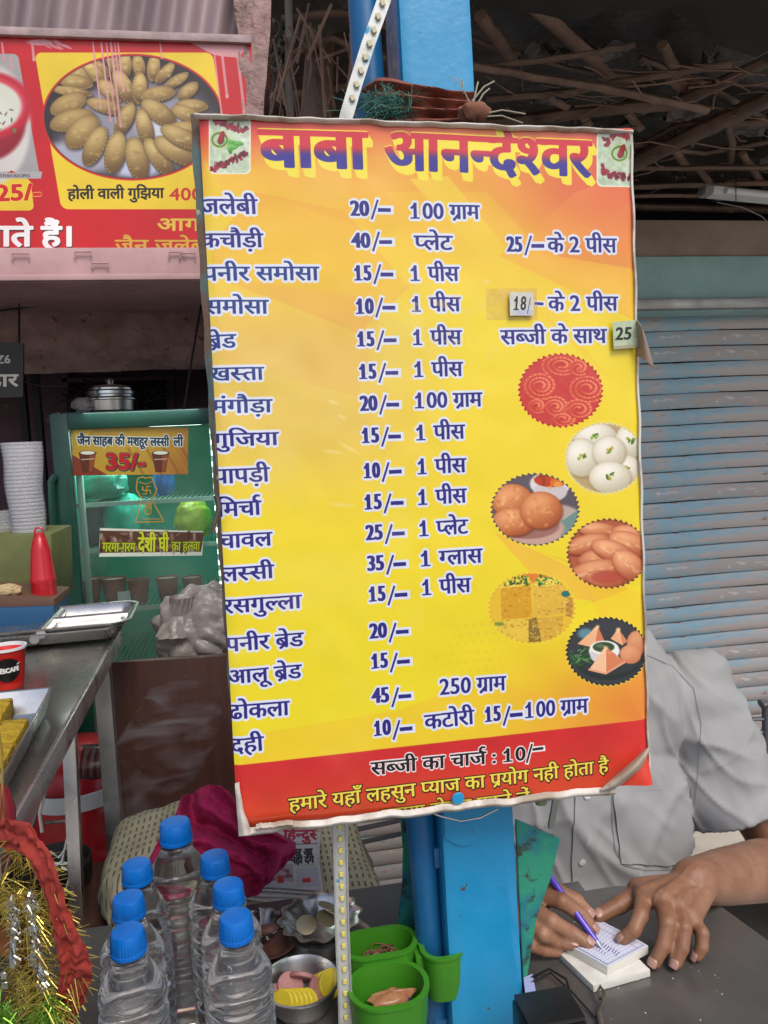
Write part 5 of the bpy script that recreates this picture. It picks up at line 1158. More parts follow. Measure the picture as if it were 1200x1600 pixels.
def plate(name, u, v, r, lab, wav=0, z=ZT, cat='plate', mat=None):
    c = PZ(u, v, z); c.z = z
    fn = (lambda a, rr, zz: rr*(1+wav*math.cos(12*a)*(rr/r)**3)) if wav else None
    return tag(obj(name, G().lathe([(r*.55, .001), (r*.62, .002), (r*.82, .013), (r*.97, .016), (r, .018), (r*.96, .018), (r*.8, .015), (r*.6, .004), (.0005, .003)], c, 60, fn=fn), mat or m_steel, ang=60), lab, cat), c
_, c = plate('scalloped_plate', 502, 1452, .050, 'scalloped steel plate holding a few coins behind the bowl', .07, ZT+.03)
tag(obj('plate_stand', G().lathe([(.04, 0), (.045, .002), (.04, .031)], Vector((c.x, c.y, ZT)), 24), m_steeld), 'dull steel pot standing under the scalloped plate', 'pot')
for (dx, dy, rz, nm) in ((-.018, -.006, 0, 0), (.006, -.004, 1, 1), (.016, .006, 2, 2), (.010, .010, 2, 3)):
    o = obj('coin', disc(c+Vector((dx, dy, .012+.003*nm)), .0125, .002, tilt(.45, rz)), M('coin_brass', (.38, .32, .2), .4, .8) if nm == 0 else bpy.data.materials['coin_brass']); tag(o, ('leftmost coin lying flat in the scalloped plate', 'coin in the middle of the scalloped plate, lowest of the overlapping ones', 'middle coin of the overlapping ones in the scalloped plate', 'topmost coin of the overlapping ones in the scalloped plate')[nm], 'coin', 'coins in the scalloped plate')
plate('round_tray', 530, 1490, .045, 'dark rimmed steel tray between the bowl and scalloped plate', 0, ZT+.002, 'tray', m_steeld)
plate('red_brown_dish', 422, 1492, .034, 'small dish of orange sauce half hidden behind the steel bowl', 0, ZT+.012, 'dish', M('brown_dish', (.16, .07, .05), .3, .4))
o, c = plate('film_cover', 408, 1462, .030, 'crinkled clear plastic cover left of the scalloped plate', .05, ZT+.02, 'cover', clear_mat('clear_lid_plastic', (.75, .75, .75), .1, .1))
# green caddy
m_cad = M('lime_green_plastic', (.045, .22, .012), .42, col2=(.038, .19, .010), scale=6, coat=.1, bump=.05)
cc = PZ(612, 1508, ZT+.055); cc.z = ZT; cc += Vector((.0, 0.01, 0))
cad = thing('green_caddy', cc, 'lime green plastic caddy with rounded compartments holding sweets and rubber bands', 'caddy')
def cell(x0, y0, x1, y1, h, r=.014, th=.0025, mat=m_cad, nm='compartment'):
    def ring(ins, z):
        pts = []
        for (cx, cy, a0) in ((x1-r, y1-r, 0), (x0+r, y1-r, 90), (x0+r, y0+r, 180), (x1-r, y0+r, 270)):
            for k in range(7): a = rad(a0+15*k); pts.append(cc+Vector((cx+(r-ins)*math.cos(a), cy+(r-ins)*math.sin(a), z)))
        return pts
    R_ = [ring(.004, 0), ring(.001, .02), ring(0, h-.004), ring(-.0018, h-.003), ring(-.0018, h), ring(th, h), ring(th, h-.002), ring(th+.003, .006)]
    n = 28; vs = [p for q in R_ for p in q]; fs = [(i*n+k, i*n+(k+1) % n, (i+1)*n+(k+1) % n, (i+1)*n+k) for i in range(len(R_)-1) for k in range(n)]; fs += [tuple(range(n))[::-1], tuple((len(R_)-1)*n+k for k in range(n))]
    return obj(nm, G().add(vs, fs), mat, cad, ang=50)
cell(-.050, -.066, .034, .004, .050, r=.034, th=.004); cell(-.050, .0065, .036, .056, .056, r=.024, th=.004); cell(.0375, -.012, .085, .050, .054, r=.020, th=.004)
obj('joining_web', G().box(cc+Vector((-.004, .009, .026)), (.05, .012, .046)), m_cad, cad, bev=.002); obj('joining_web', G().box(cc+Vector((.035, .02, .026)), (.01, .03, .046)), m_cad, cad, bev=.002)
g = G(); q0 = cc+Vector((-.006, .030, .034))
for k in range(26):
    a0 = random.random()*6; r_ = random.uniform(.006, .014); nn = Vector((random.gauss(0, .006), random.gauss(0, .004), random.uniform(0, .008)))
    g.tube([q0+nn+Vector((r_*math.cos(a0+i*.52), r_*math.sin(a0+i*.52)*.8, .003*math.sin(i+k))) for i in range(13)], .0007, 4)
tag(obj('rubber_bands', g, M('rubber_brown', (.16, .07, .04), .6)), 'tangle of brown rubber bands in the back compartment of the green caddy', 'rubber bands')
q0 = cc+Vector((-.004, -.022, .020))
tag(obj('wrapped_sweet', G().grid(lambda s, t: q0+Vector(((clump(s, t).x)*.024, clump(s, t, (3, 0)).y*.013, .006+clump(s, t).z*.008)), 24, 14), M('sweet_wrapper', (.40, .22, .10), .3, col2=(.30, .10, .05), scale=60, bump=.5, col3=(.04, .05, .2), s3=50, lo3=.58, hi3=.6)), 'wrapped sweet in orange-brown paper in the front compartment of the green caddy', 'sweet')
# black card reader/tin behind the post with cable loops
q = PZ(858, 1585, ZT+.04); q.z = ZT
bx = thing('black_box', q, 'black plastic box at the bottom edge right of the post', 'box')
obj('box_body', G().box(q+Vector((0, .0, .022)), (.062, .05, .044)), m_black, bx, bev=.004); obj('box_lid', G().box(q+Vector((0, .0, .0475)), (.058, .046, .005)), m_black, bx, bev=.002)
g = G(); g.tube([PZ(830, 1528, ZT+.003), PZ(858, 1514, ZT+.012), PZ(885, 1530, ZT+.012), PZ(893, 1560, ZT+.01), PZ(880, 1590, ZT+.006), PZ(890, 1620, ZT+.004)], .0014, 8)
g.tube([PZ(829, 1536, ZT+.003), PZ(860, 1520, ZT+.008), PZ(892, 1548, ZT+.008), PZ(930, 1590, ZT+.003)], .0011, 8)
tag(obj('black_cable', g, m_black), 'loop of thin black cable on the table beside the black box', 'cable')
Q = [PZ(u, v, ZT+z) for u, v, z in ((944, 1640, .004), (941, 1610, .006), (936, 1585, .006), (942, 1566, .010), (944, 1550, .014), (938, 1541, .016), (934, 1550, .012), (938, 1562, .008))]
tag(obj('grey_cord', G().tube(Q, [.0032, .0034, .003, .0022, .002, .002, .0018, .0018], 8), m_rope), 'short grey twisted cord with a loop on the dark table', 'cord')
tag(obj('blue_card', G().prism([PZ(818, 1530, ZT+.002), PZ(832, 1524, ZT+.002), PZ(838, 1555, ZT+.002), PZ(822, 1565, ZT+.002)], (0, 0, .002)), M('card_blue', (.35, .40, .65), .5), smooth=False), 'corner of a pale blue card behind the green plate', 'card')

# ================================================================ sack, cloth, newspapers
m_jute = M('knitted_jute', (.34, .32, .23), .95, col2=(.26, .24, .17), scale=20, bump=.6, bscale=140)
def add_weave(m, kx, kz, dark=(.05, .045, .035)):
    n = m.node_tree.nodes; L = m.node_tree.links; b = n['Principled BSDF']; src = b.inputs['Base Color'].links[0].from_socket
    tc = n.new('ShaderNodeTexCoord'); sp = n.new('ShaderNodeSeparateXYZ'); L.new(tc.outputs['Object'], sp.inputs[0])
    def mth(op, a_, b__=None):
        q = n.new('ShaderNodeMath'); q.operation = op
        for i, x in enumerate((a_, b__)):
            if x is None: continue
            if isinstance(x, (int, float)): q.inputs[i].default_value = x
            else: L.new(x, q.inputs[i])
        return q.outputs[0]
    yz = mth('ADD', sp.outputs[2], mth('MULTIPLY', sp.outputs[1], -.8))
    sx = mth('SINE', mth('MULTIPLY', sp.outputs[0], kx)); sz = mth('SINE', mth('MULTIPLY', yz, kz))
    f = mth('MULTIPLY', mth('GREATER_THAN', sx, .45), mth('GREATER_THAN', sz, -.2))
    f = mth('MULTIPLY', f, .8); mx = n.new('ShaderNodeMix'); mx.data_type = 'RGBA'; L.new(f, mx.inputs[0]); L.new(src, mx.inputs[6]); mx.inputs[7].default_value = (*dark, 1); L.new(mx.outputs[2], b.inputs['Base Color'])
add_weave(m_jute, 620, 380)
def pillow(name, c, hx, hy, hz, mat, seed, lab, cat, pw=.45):
    def f(s, t):
        a = s*2*math.pi; ph = (t-.5)*math.pi; ca, sa, cp, sp = math.cos(a), math.sin(a), math.cos(ph), math.sin(ph)
        sg_ = lambda x, p: math.copysign(abs(x)**p, x)
        q = Vector((sg_(ca, pw)*sg_(cp, pw)*hx, sg_(sa, pw)*sg_(cp, pw)*hy, sg_(sp, pw*1.3)*hz))
        n_ = mn.noise(Vector((q.x*9+seed, q.y*9, q.z*9)))*.018+mn.noise(Vector((q.x*30, q.y*30+seed, q.z*30)))*.005
        return c+q*(1+n_/max(hz, .05)*.6)
    return tag(obj(name, G().grid(f, 90, 60), mat, None, recalc=True, ang=80), lab, cat)
YK = 1.16
stool = thing('wooden_bench', (-.25, YK+.12, 0), 'low dark wooden bench under the jute sack', 'bench')
obj('bench_top', G().box((-.17, YK+.13, .645), (.66, .34, .03)), m_wood, stool, bev=.003)
for x in (-.46, .12):
    for y in (YK-.03, YK+.24): obj('leg', G().box((x, y, .315), (.04, .04, .63)), m_wood, stool, bev=.003)
kx0, kx1 = P(130, 1350, YK).x, P(420, 1350, YK).x
zk = P(260, 1310, YK+.12).z
pillow('jute_sack', Vector(((kx0+kx1)/2, YK+.15, (zk+.66)/2)), (kx1-kx0)/2, .13, (zk-.66)/2, m_jute, 2, 'bulging knitted jute sack at the left behind the water bottles', 'sack')
kx2, kx3 = P(330, 1400, YK-.02).x, P(600, 1430, YK-.02).x
zk2 = P(470, 1372, YK+.02).z-.008
pillow('folded_mat', Vector(((kx2+kx3)/2, YK+.13, (zk2+.66)/2)), (kx3-kx2)/2, .15, (zk2-.66)/2, m_jute, 7, 'folded cream jute mat under the newspapers beside the light bar', 'mat', pw=.35)
# small crate edge under it
tag(obj('wood_strip', G().bar(P(395, 1440, 1.0), P(478, 1424, 1.02), .02, .012), m_woodl, bev=.002), 'strip of orange-brown wood in front of the jute mat', 'wood')
# newspapers
NQ = [(392, 1296), (494, 1291), (499, 1382), (372, 1378)]
def news(C):
    C.a[..., :3] = (.66, .66, .68); al = (slice(0, C.h), slice(0, C.w)); n = C.noise(al, 30)[..., None]; C.a[..., :3] -= .08*n
    C.text('हिन्दुस्त', (440, 1311), (512, 1308), 13, (.55, .10, .22), [(.8, .8, 0, 0, (.75, .7, .75))], (1.2, .9)); C.line([(440, 1318), (500, 1315)], 1.2, (.1, .1, .12))
    C.text('पर आ', (455, 1335), (488, 1333), 10, (.08, .08, .10), [], (.9, .7)); C.text('नहीं देंगे', (452, 1347), (490, 1345), 10, (.08, .08, .10), [], (.8, .6)); C.line([(452, 1350), (490, 1348)], 1, (.35, .5, .2))
    C.poly([(418, 1350), (455, 1348), (456, 1372), (416, 1372)], (.56, .5, .54)); 
    for k in range(14): C.ell(random.uniform(420, 452), random.uniform(1352, 1370), random.uniform(2, 6), 2, random.choice([(.4, .2, .2), (.3, .3, .35), (.6, .4, .35)]), al=.7, soft=.4)
    for k in range(12): C.line([(460, 1354+k*2.1), (496, 1353+k*2.1)], .6, (.42, .42, .46), .7)
    for k in range(8): C.line([(376+k, 1330+k*4), (412, 1330+k*4)], .6, (.45, .45, .48), .6)
    C.poly([(430, 1366), (440, 1366), (440, 1374), (430, 1374)], (.6, .15, .15)); C.poly([(470, 1368), (484, 1367), (484, 1372), (470, 1373)], (.65, .12, .15))
ns = []
npz = zk2+.006
for k in range(3):
    o = None
c0 = [PZ(u, v, npz+.02) for u, v in NQ]
def npaper(k, top=False):
    dz = -.0065*(k); rot = .05*math.sin(k*2)
    def f(s, t):
        p = (c0[0]*(1-s)+c0[1]*s)*(1-t)+(c0[3]*(1-s)+c0[2]*s)*t; m = (c0[0]+c0[2])/2
        d = p-m; d = Matrix.Rotation(rot, 3, 'Z') @ d; p = m+d*(1+.02*k); p.z = npz+.02+dz-.012*max(0, t-.82)/.18*(1 if not top else .7)+.0012*math.sin(s*5+k)+.05*max(0, .6-t)*0; return p
    return f
im_n = sticker_art('news_print', NQ, 520, 420, news)
np_ = thing('newspaper', (c0[0]+c0[2])/2-Vector((0, 0, .004)), 'topmost Hindi newspaper with pink masthead folded on the jute mat', 'newspaper')
obj('front_page', G().grid(npaper(0, True), 16, 12, uv=True), img_mat('news_page', im_n, .8), np_, recalc=False)
m_nw = M('newsprint', (.50, .50, .52), .85, col2=(.38, .38, .40), scale=80, stretch=(1, 3, 3))
f0 = npaper(0, True); obj('inner_pages', G().sheet(lambda s, t: f0(s, t)-Vector((0, 0, .0036)), 10, 8, .0030), m_nw, np_)
for k, lb1 in ((1, 'grey folded newspaper directly under the top newspaper'), (2, 'lowest folded newspaper in the pile on the jute mat')): tag(obj('newspaper', G().sheet(npaper(k), 12, 8, .0045), m_nw), lb1, 'newspaper')

# magenta cloth draped over sack and papers
m_mag = M('magenta_cloth', (.36, .012, .085), .9, col2=(.27, .008, .06), scale=14, bump=.25, bscale=400)
top = [(232, 1345), (262, 1290), (292, 1240), (325, 1224), (360, 1240), (392, 1285), (430, 1300), (462, 1316)]
bot = [(236, 1352), (262, 1362), (290, 1378), (325, 1395), (365, 1410), (402, 1398), (430, 1368), (462, 1332)]
def lerp_l(l, s): k = s*(len(l)-1); i = min(len(l)-2, int(k)); f = k-i; return (l[i][0]*(1-f)+l[i+1][0]*f, l[i][1]*(1-f)+l[i+1][1]*f)
def drape(s, t):
    a = lerp_l(top, s); b = lerp_l(bot, s); u = a[0]+(b[0]-a[0])*t; v = a[1]+(b[1]-a[1])*t
    w_ = s*9+2.2*math.sin(t*2.2+s*4); Y = 1.14-.10*t-.02*math.sin(t*3)
    fold = .016*math.sin(w_*2.1+t*1.5)+.010*math.sin(w_*4.7-t*3+1)+.012*mn.noise(Vector((s*7, t*5, 0)))+.005*mn.noise(Vector((s*20, t*16, 3)))
    fold *= min(1, 4*min(s, 1-s)+.2)
    return P(u, v, Y)+Vector((0, -fold*1.2, fold*.7))
o = obj('magenta_cloth', G().sheet(drape, 130, 80, .002), m_mag, None, ang=80)
tag(o, 'crumpled magenta cloth draped over the sack and newspapers', 'cloth')

# ================================================================ dark wooden board and things behind
YW = 1.62
def quadbox(name, quad, Y, th, mat, lab, cat, bev=.003, parent=None):
    f = board_grid(quad, Y); g = G(); g.prism([f(0, 0), f(1, 0), f(1, 1), f(0, 1)], (0, th, 0)); o = obj(name, g, mat, parent, bev=bev, smooth=True)
    return tag(o, lab, cat) if not parent else o
wd = thing('laminate_board', P(260, 1400, YW), 'upright dark red-brown laminate board standing between the fridge and the jute sack', 'board')
quadbox('panel_sheet', [(163, 1036), (372, 1023), (384, 1420), (172, 1430)], YW, .02, m_wood, '', '', parent=wd)
quadbox('edge_strip', [(162, 1034), (172, 1034), (181, 1430), (171, 1431)], YW-.004, .003, M('edge_dark', (.03, .012, .01), .5), '', '', parent=wd, bev=.001)
for q in ([(160, 1400), (200, 1400), (200, 1700), (165, 1700)], [(350, 1400), (390, 1400), (395, 1700), (355, 1700)]): quadbox('leg', q, YW+.022, .03, m_wood, '', '', parent=wd)
# grey crumpled polythene sack on top of the board
def poly_bag(s, t):
    a = s*2*math.pi; ph = (t-.5)*math.pi; c = P(322, 985, 1.85); d = Vector((math.cos(ph)*math.cos(a), math.cos(ph)*math.sin(a), math.sin(ph)))
    n_ = 1+.40*abs(mn.noise(d*2.0+Vector((4, 0, 0))))+.10*abs(mn.noise(Vector((d.x*5, d.y*5, d.z*2))))+.03*mn.noise(d*9)
    return c+Vector((d.x*.105, d.y*.09, d.z*.095))*n_
tag(obj('polythene_sack', G().grid(poly_bag, 110, 80), M('grey_polythene', (.36, .31, .28), .22, col2=(.24, .21, .19), scale=12, bump=.5, bscale=22, bdist=.01)), 'crumpled grey polythene sack behind the board and left of the menu board', 'sack')
def tuft(s, t):
    a = s*2*math.pi; c = P(285, 945, 1.80); d = Vector((math.cos(a), math.sin(a), 0)); n_ = 1+.5*abs(mn.noise(Vector((math.cos(a)*2, math.sin(a)*2, t*2))))
    return c+d*(.016+.022*t*t+.02*abs(t-.5))*n_+Vector((-.012*t, 0, -.085*t+.02))
tag(obj('gathered_bag_neck', G().grid(tuft, 50, 24), bpy.data.materials['grey_polythene']), 'gathered neck of a dark grey bag left of the polythene sack', 'bag')

# red water jugs / cool boxes
m_red = M('red_cooler_plastic', (.50, .012, .02), .35, col2=(.42, .01, .016), scale=8, coat=.2)
YJ = 1.95
cj = P(128, 1290, YJ); R_ = P(205, 1290, YJ).x-P(128, 1290, YJ).x
jz0 = P(128, 1420, YJ).z; jz1 = P(128, 1160, YJ).z
jug = thing('red_water_cooler', Vector((cj.x, cj.y, jz0)), 'red round water cooler with a white band behind the steel rack', 'cooler')
zb0, zb1 = P(128, 1258, YJ-.1).z, P(128, 1242, YJ-.1).z; lo_ = jz0-.1
obj('cooler_body', G().lathe([(R_*.8, jz0-cj.z), (R_*.96, jz0-cj.z+.02), (R_, zb0-cj.z), (R_, zb1-cj.z), (R_*.98, P(128, 1226, YJ).z-cj.z), (R_*.86, P(128, 1220, YJ).z-cj.z), (R_*.84, P(128, 1190, YJ).z-cj.z), (R_*.6, jz1-cj.z), (.001, jz1-cj.z+.01)], cj, 40), m_red, jug, ang=60)
obj('white_band', G().lathe([(R_*1.0, zb0-cj.z-.012), (R_*1.02, zb0-cj.z-.010), (R_*1.02, zb1-cj.z+.002), (R_*1.0, zb1-cj.z+.004)], cj, 40, cap0=False, cap1=False), m_white, jug)
cs = thing('shop_stand', P(130, 1440, YJ)-Vector((0, 0, 0)), 'dull steel stand under the red water cooler', 'stand')
obj('stand_top', G().box((cj.x, cj.y, jz0-.012), (R_*2.3, R_*2.3, .02)), m_steeld, cs, bev=.003)
for sx in (-1, 1):
    for sy in (-1, 1): obj('leg', G().box((cj.x+sx*R_, cj.y+sy*R_, (jz0-.022)/2), (.03, .03, jz0-.022)), m_steeld, cs, bev=.002)
# stack of red paper cups in film lying on its side
YC = 1.66
for i in range(7):
    c = P(128+i*5.5, 1192-i*.3, YC); o = obj('paper_cup', G().lathe([(.030, 0), (.0325, .001), (.033, .003), (.030, .003), (.026, .006)], c, 28, ax=Matrix.Rotation(rad(96), 3, 'Y') , cap0=False, cap1=False), M('cup_rim_stripe', (.62, .10, .10), .4) if i == 0 else (m_white if i % 2 else bpy.data.materials['cup_rim_stripe']))
    tag(o, 'nested red and white paper cup in the sideways stack left of the dark board', 'cup', 'cups in the sideways stack')
tag(obj('cup_sleeve', G().tube([P(124, 1191, YC), P(150, 1190, YC), P(175, 1188, YC)], [.0355, .036, .034], 24, cap=False), clear_mat('sleeve_film', (.86, .80, .80), .06, .15)), 'clear plastic sleeve round the sideways stack of cups', 'sleeve')

# ================================================================ left steel counter
YA = 1.55; zc = P(185, 985, YA).z
A0 = P(185, 984, YA); A1 = PZ(74, 1178, zc); 
lt = thing('steel_counter', (A0.x-.5, 1.3, 0), 'stained steel counter with trays at the left edge in front of the fridge', 'counter')
dirv = (A1-A0); near = A0+dirv*1.35
obj('counter_top', G().prism([Vector((-1.9, A0.y+.02, zc-.012)), Vector((A0.x, A0.y, zc-.012)), Vector((near.x, near.y, zc-.012)), Vector((-1.9, near.y, zc-.012))], (0, 0, .012)), M('smeared_steel', (.20, .19, .18), .25, .85, col2=(.12, .115, .11), scale=5, rvar=.1, col3=(.27, .26, .25), s3=9), lt, bev=.001)
obj('side_rim', G().bar(A0+Vector((.003, 0, -.013)), near+Vector((.003, 0, -.013)), .006, .030), m_steel, lt, bev=.001)
obj('back_rim', G().bar(Vector((-1.9, A0.y+.022, zc-.018)), A0+Vector((0, .022, -.018)), .006, .04), m_steeld, lt, bev=.001)
def leg_px(u0, v0, u1, v1, Y, w, mat=m_steeld): return obj('leg', G().bar(P(u0, v0, Y), P(u1, v1, Y), w, w), mat, lt, bev=.002)
leg_px(107, 1108, 129, 1600, 1.30, .021, m_steel); obj('leg', G().box((A0.x-.03, A0.y-.03, (zc-.045)/2), (.03, .03, zc-.045)), m_steeld, lt, bev=.002)
obj('corner_bracket', G().lathe([(.010, -.012), (.012, -.010), (.012, .012), (.008, .016), (.001, .016)], P(63, 1158, 1.02), 16), m_steel, lt)
# lower racks and tubs under it
for i, (q, Y, lab, m_) in enumerate((([(62, 1205), (72, 1200), (64, 1310), (40, 1330)], 1.15, 'narrow dark steel panel below the counter corner', m_steeld),)):
    pass
g = thing('wire_rack', P(85, 1420, 1.35), 'dark steel rack with bent rods below the left counter', 'rack')
obj('rack_panel', G().prism([P(20, 1206, 1.36), P(76, 1206, 1.36), P(44, 1320, 1.36), P(0, 1330, 1.36)], (0, .01, 0)), m_steeld, g, bev=.001)
for l in ([(74, 1222), (62, 1270), (66, 1300)], [(70, 1286), (110, 1282), (108, 1320), (92, 1340), (78, 1330)], [(108, 1300), (98, 1345), (80, 1358)], [(60, 1350), (110, 1350), (112, 1365), (100, 1400)], [(96, 1355), (112, 1362), (104, 1390), (90, 1400)]):
    obj('rod', G().tube(P3(l, 1.30), .003, 6), m_steel, g)
obj('rack_shelf', G().box(P(60, 1420, 1.4), (.30, .2, .01)), m_steeld, g, bev=.001)
for x, y in ((-.14, -.09), (.14, -.09), (-.14, .09), (.14, .09)): q = P(60, 1420, 1.4); obj('leg', G().box((q.x+x, q.y+y, q.z/2-.003), (.012, .012, q.z-.006)), m_steeld, g)
tag(obj('dark_tub', G().lathe([(.05, 0), (.062, .02), (.066, .07), (.062, .075), (.055, .06), (.001, .055)], P(88, 1405, 1.4)+Vector((0, 0, .0)), 28), M('tub_dark', (.03, .025, .022), .4, .3)), 'dark round tub on the rack shelf under the left counter', 'tub')
tag(obj('dark_back_panel', G().box((-.95, 2.05, .45), (.9, .02, .85)), m_dark), 'near-black panel filling the dark space behind the rack below the counter', 'panel')  # plain near-black sheet closing the space behind the rack

# trays, cup, dhokla on the counter
def tray(name, c, hx, hy, h, mat, lab, cat='tray', r=.03, dv=(), rot=0, flare=.012):
    t = thing(name, c, lab, cat)
    def ring(ix, z):
        pts = []
        for (sx, sy, a0) in ((1, 1, 0), (-1, 1, 90), (-1, -1, 180), (1, -1, 270)):
            for k in range(7):
                a = rad(a0+15*k); p = Vector((sx*(hx-r)+(r+ix)*math.cos(a), sy*(hy-r)+(r+ix)*math.sin(a), 0)); p = Matrix.Rotation(rot, 3, 'Z') @ p; pts.append(Vector(c)+p+Vector((0, 0, z)))
        return pts
    R_ = [ring(-flare, 0), ring(0, h-.002), ring(.008, h-.001), ring(.009, h+.001), ring(.006, h+.0015), ring(-.001, h), ring(-flare-.001, .002)]; n = 28
    vs = [p for q in R_ for p in q]; fs = [(i*n+k, i*n+(k+1) % n, (i+1)*n+(k+1) % n, (i+1)*n+k) for i in range(len(R_)-1) for k in range(n)]+[tuple(range(n))[::-1], tuple((len(R_)-1)*n+k for k in range(n))]
    obj('tray_shell', G().add(vs, fs), mat, t, ang=50)
    for (a, b) in dv:
        p = Matrix.Rotation(rot, 3, 'Z') @ Vector((*a, 0)); q = Matrix.Rotation(rot, 3, 'Z') @ Vector((*b, 0)); obj('divider', G().tube([Vector(c)+p+Vector((0, 0, h*.6)), Vector(c)+q+Vector((0, 0, h*.6))], h*.4, 8), mat, t)
    return t
ct = PZ(58, 1002, zc); ct.z = zc+.001
for k in range(2): tray('thali_tray', ct+Vector((-.02, .03, .005+.009*k))+Vector((.012*k, 0, 0)), .175, .10, .022, m_steel, ('lower' if k == 0 else 'upper')+' compartment tray of the pair stacked on the left steel counter', dv=(((.03, -.1), (.03, .1)), ((.03, 0), (.17, 0))) , rot=.04)
ccx = PZ(14, 1072, zc); ccx.z = zc
m_cupr = M('red_cup_print', (.62, .03, .02), .4)
cup = thing('coffee_cup', ccx, 'small red paper coffee cup with round black logo at the left edge', 'cup')
obj('cup_wall', G().lathe([(.021, 0), (.028, .058), (.0295, .060), (.0285, .0615), (.0265, .058), (.020, .003), (.0005, .003)], ccx, 40), m_cupr, cup, ang=60)
obj('cup_rim', G().lathe([(.0278, .0575), (.0298, .0585), (.0298, .0622), (.0270, .0622), (.0262, .057)], ccx, 40, cap0=False, cap1=False), m_white, cup)
CQ = [(0, 0), (100, 0), (100, 100), (0, 100)]
def cupart(C):
    C.a[..., :] = (.72, .06, .05, 1); C.ell(50, 50, 46, 46, (.06, .03, .03)); C.text('NESCAFE', (10, 60), (92, 56), 15, (.92, .92, .9), [], (1.6, 1.4)); C.line([(10, 42), (34, 40)], 3, (.92, .92, .9)); C.line([(84, 32), (92, 27)], 4, (.92, .92, .9))
def cupf(s, t):
    a = rad(-88+95*(s-.5)+14); z = .010+.040*(1-t); r = .021+.007*z/.058+.0005; return ccx+Vector((r*math.cos(a), r*math.sin(a), z))
obj('cup_logo', G().grid(cupf, 14, 10, uv=True), img_mat('cup_logo_print', sticker_art('cup_logo_art', CQ, 256, 256, cupart), .4), cup, recalc=False)
# dhokla tray
dq = [PZ(u, v, zc+.03) for u, v in ((-70, 1092), (78, 1078), (4, 1212), (-150, 1215))]
dt = thing('dhokla_tray', sum(dq, Vector())/4-Vector((0, 0, .03)), 'deep square steel tray of yellow steamed cake at the left edge', 'tray')
cen = sum(dq, Vector())/4
inn = [cen+(p-cen)*.88-Vector((0, 0, .026)) for p in dq]; out_ = [p+Vector((0, 0, .004)) for p in dq]; mid_ = [cen+(p-cen)*1.05+Vector((0, 0, .003)) for p in dq]; low = [cen+(p-cen)*.90-Vector((0, 0, .029)) for p in dq]
vs = low+mid_+out_+inn; fs = [(i*4+k, i*4+(k+1) % 4, (i+1)*4+(k+1) % 4, (i+1)*4+k) for i in range(3) for k in range(4)]+[(0, 3, 2, 1), (12, 13, 14, 15)]
obj('tray_shell', G().add(vs, fs), m_steel, dt, bev=.002)
m_dh = M('yellow_dhokla', (.55, .38, .02), .85, col2=(.36, .22, .012), scale=45, bump=1, bscale=70, bdist=.012, col3=(.06, .03, .01), s3=110, lo3=.62, hi3=.66)
dk = [cen+(p-cen)*.86 for p in dq]
for i in range(3):
    for j in range(3):
        if (i, j) == (2, 0): continue
        def pt(s, t): return (dk[0]*(1-s)+dk[1]*s)*(1-t)+(dk[3]*(1-s)+dk[2]*s)*t
        s0, s1_, t0_, t1_ = i/3+.008, (i+1)/3-.008, j/3+.008, (j+1)/3-.008; h_ = random.uniform(.014, .022)
        o = obj('dhokla_piece', G().prism([pt(s0, t0_)-Vector((0, 0, .024)), pt(s1_, t0_)-Vector((0, 0, .024)), pt(s1_, t1_)-Vector((0, 0, .024)), pt(s0, t1_)-Vector((0, 0, .024))], (0, 0, h_+.006)), m_dh, None, bev=.003)
        tag(o, ('back', 'middle', 'front')[j]+'-row '+('left', 'centre', 'right')[i]+' piece of seed-speckled yellow dhokla in the steel tray', 'snack', 'dhokla pieces in the tray')
# behind the counter: cups, green tin, red flask, blue crate
YG = 1.80
m_film = M('cup_plastic', (.62, .62, .66), .12, alpha=.30)
cst = P(45, 832, YG); nst = 24; r0 = (P(78, 800, YG).x-P(12, 800, YG).x)/2; zt_ = P(45, 690, YG).z
pc = None
for i in range(nst):
    z = cst.z+(zt_-cst.z)*i/nst; rr = r0*(.82+.18*i/nst)
    o = obj('plastic_cup', G().lathe([(rr*.93, 0), (rr, .003), (rr, .0065), (rr*.96, .0075), (rr*.9, -.02)], Vector((cst.x+.002*math.sin(i*.4), cst.y, z)), 28, cap0=False, cap1=False), m_film)
    tag(o, 'topmost clear plastic cup of the tall stack left of the fridge' if i == nst-1 else 'lowest clear plastic cup of the tall stack, standing on the olive tin' if i == 0 else 'clear plastic cup inside the tall stack left of the fridge', 'cup', 'tall stack of clear cups')
for i in range(7):
    z = cst.z+.05*i/7; o = obj('plastic_cup', G().lathe([(r0*.7, 0), (r0*.72, .006), (r0*.68, .007)], Vector((P(2, 832, YG).x, YG+.03, z)), 24, cap0=False, cap1=False), m_film); tag(o, 'milky plastic cup in the short stack at the left edge', 'cup', 'short stack of clear cups')
quadbox('green_tin', [(-60, 836), (80, 834), (84, 946), (-60, 952)], YG-.05, .2, M('olive_tin', (.14, .16, .05), .6, col2=(.09, .10, .035), scale=10, bump=.2), 'olive green tin under the stacked plastic cups', 'tin', bev=.004)
c = P(70, 936, YG-.14); fk = thing('red_flask', c, 'tapered red squeeze flask standing in front of the olive tin', 'flask')
obj('flask_body', G().lathe([(.024, 0), (.025, .01), (.024, .035), (.026, .040), (.024, .045), (.019, .10), (.013, .125), (.011, .127), (.010, .137), (.001, .139)], c, 28), m_red, fk, ang=50)
obj('flask_loop', G().tube([c+Vector((.008*math.cos(a), 0, .140+.008*math.sin(a))) for a in [i*.5 for i in range(8)]], .002, 6), m_red, fk)
quadbox('blue_crate', [(-60, 952), (84, 948), (86, 985), (-60, 992)], YG-.2, .12, M('blue_crate_plastic', (.012, .075, .18), .5), 'blue plastic crate behind the steel trays on the left', 'crate', bev=.004)
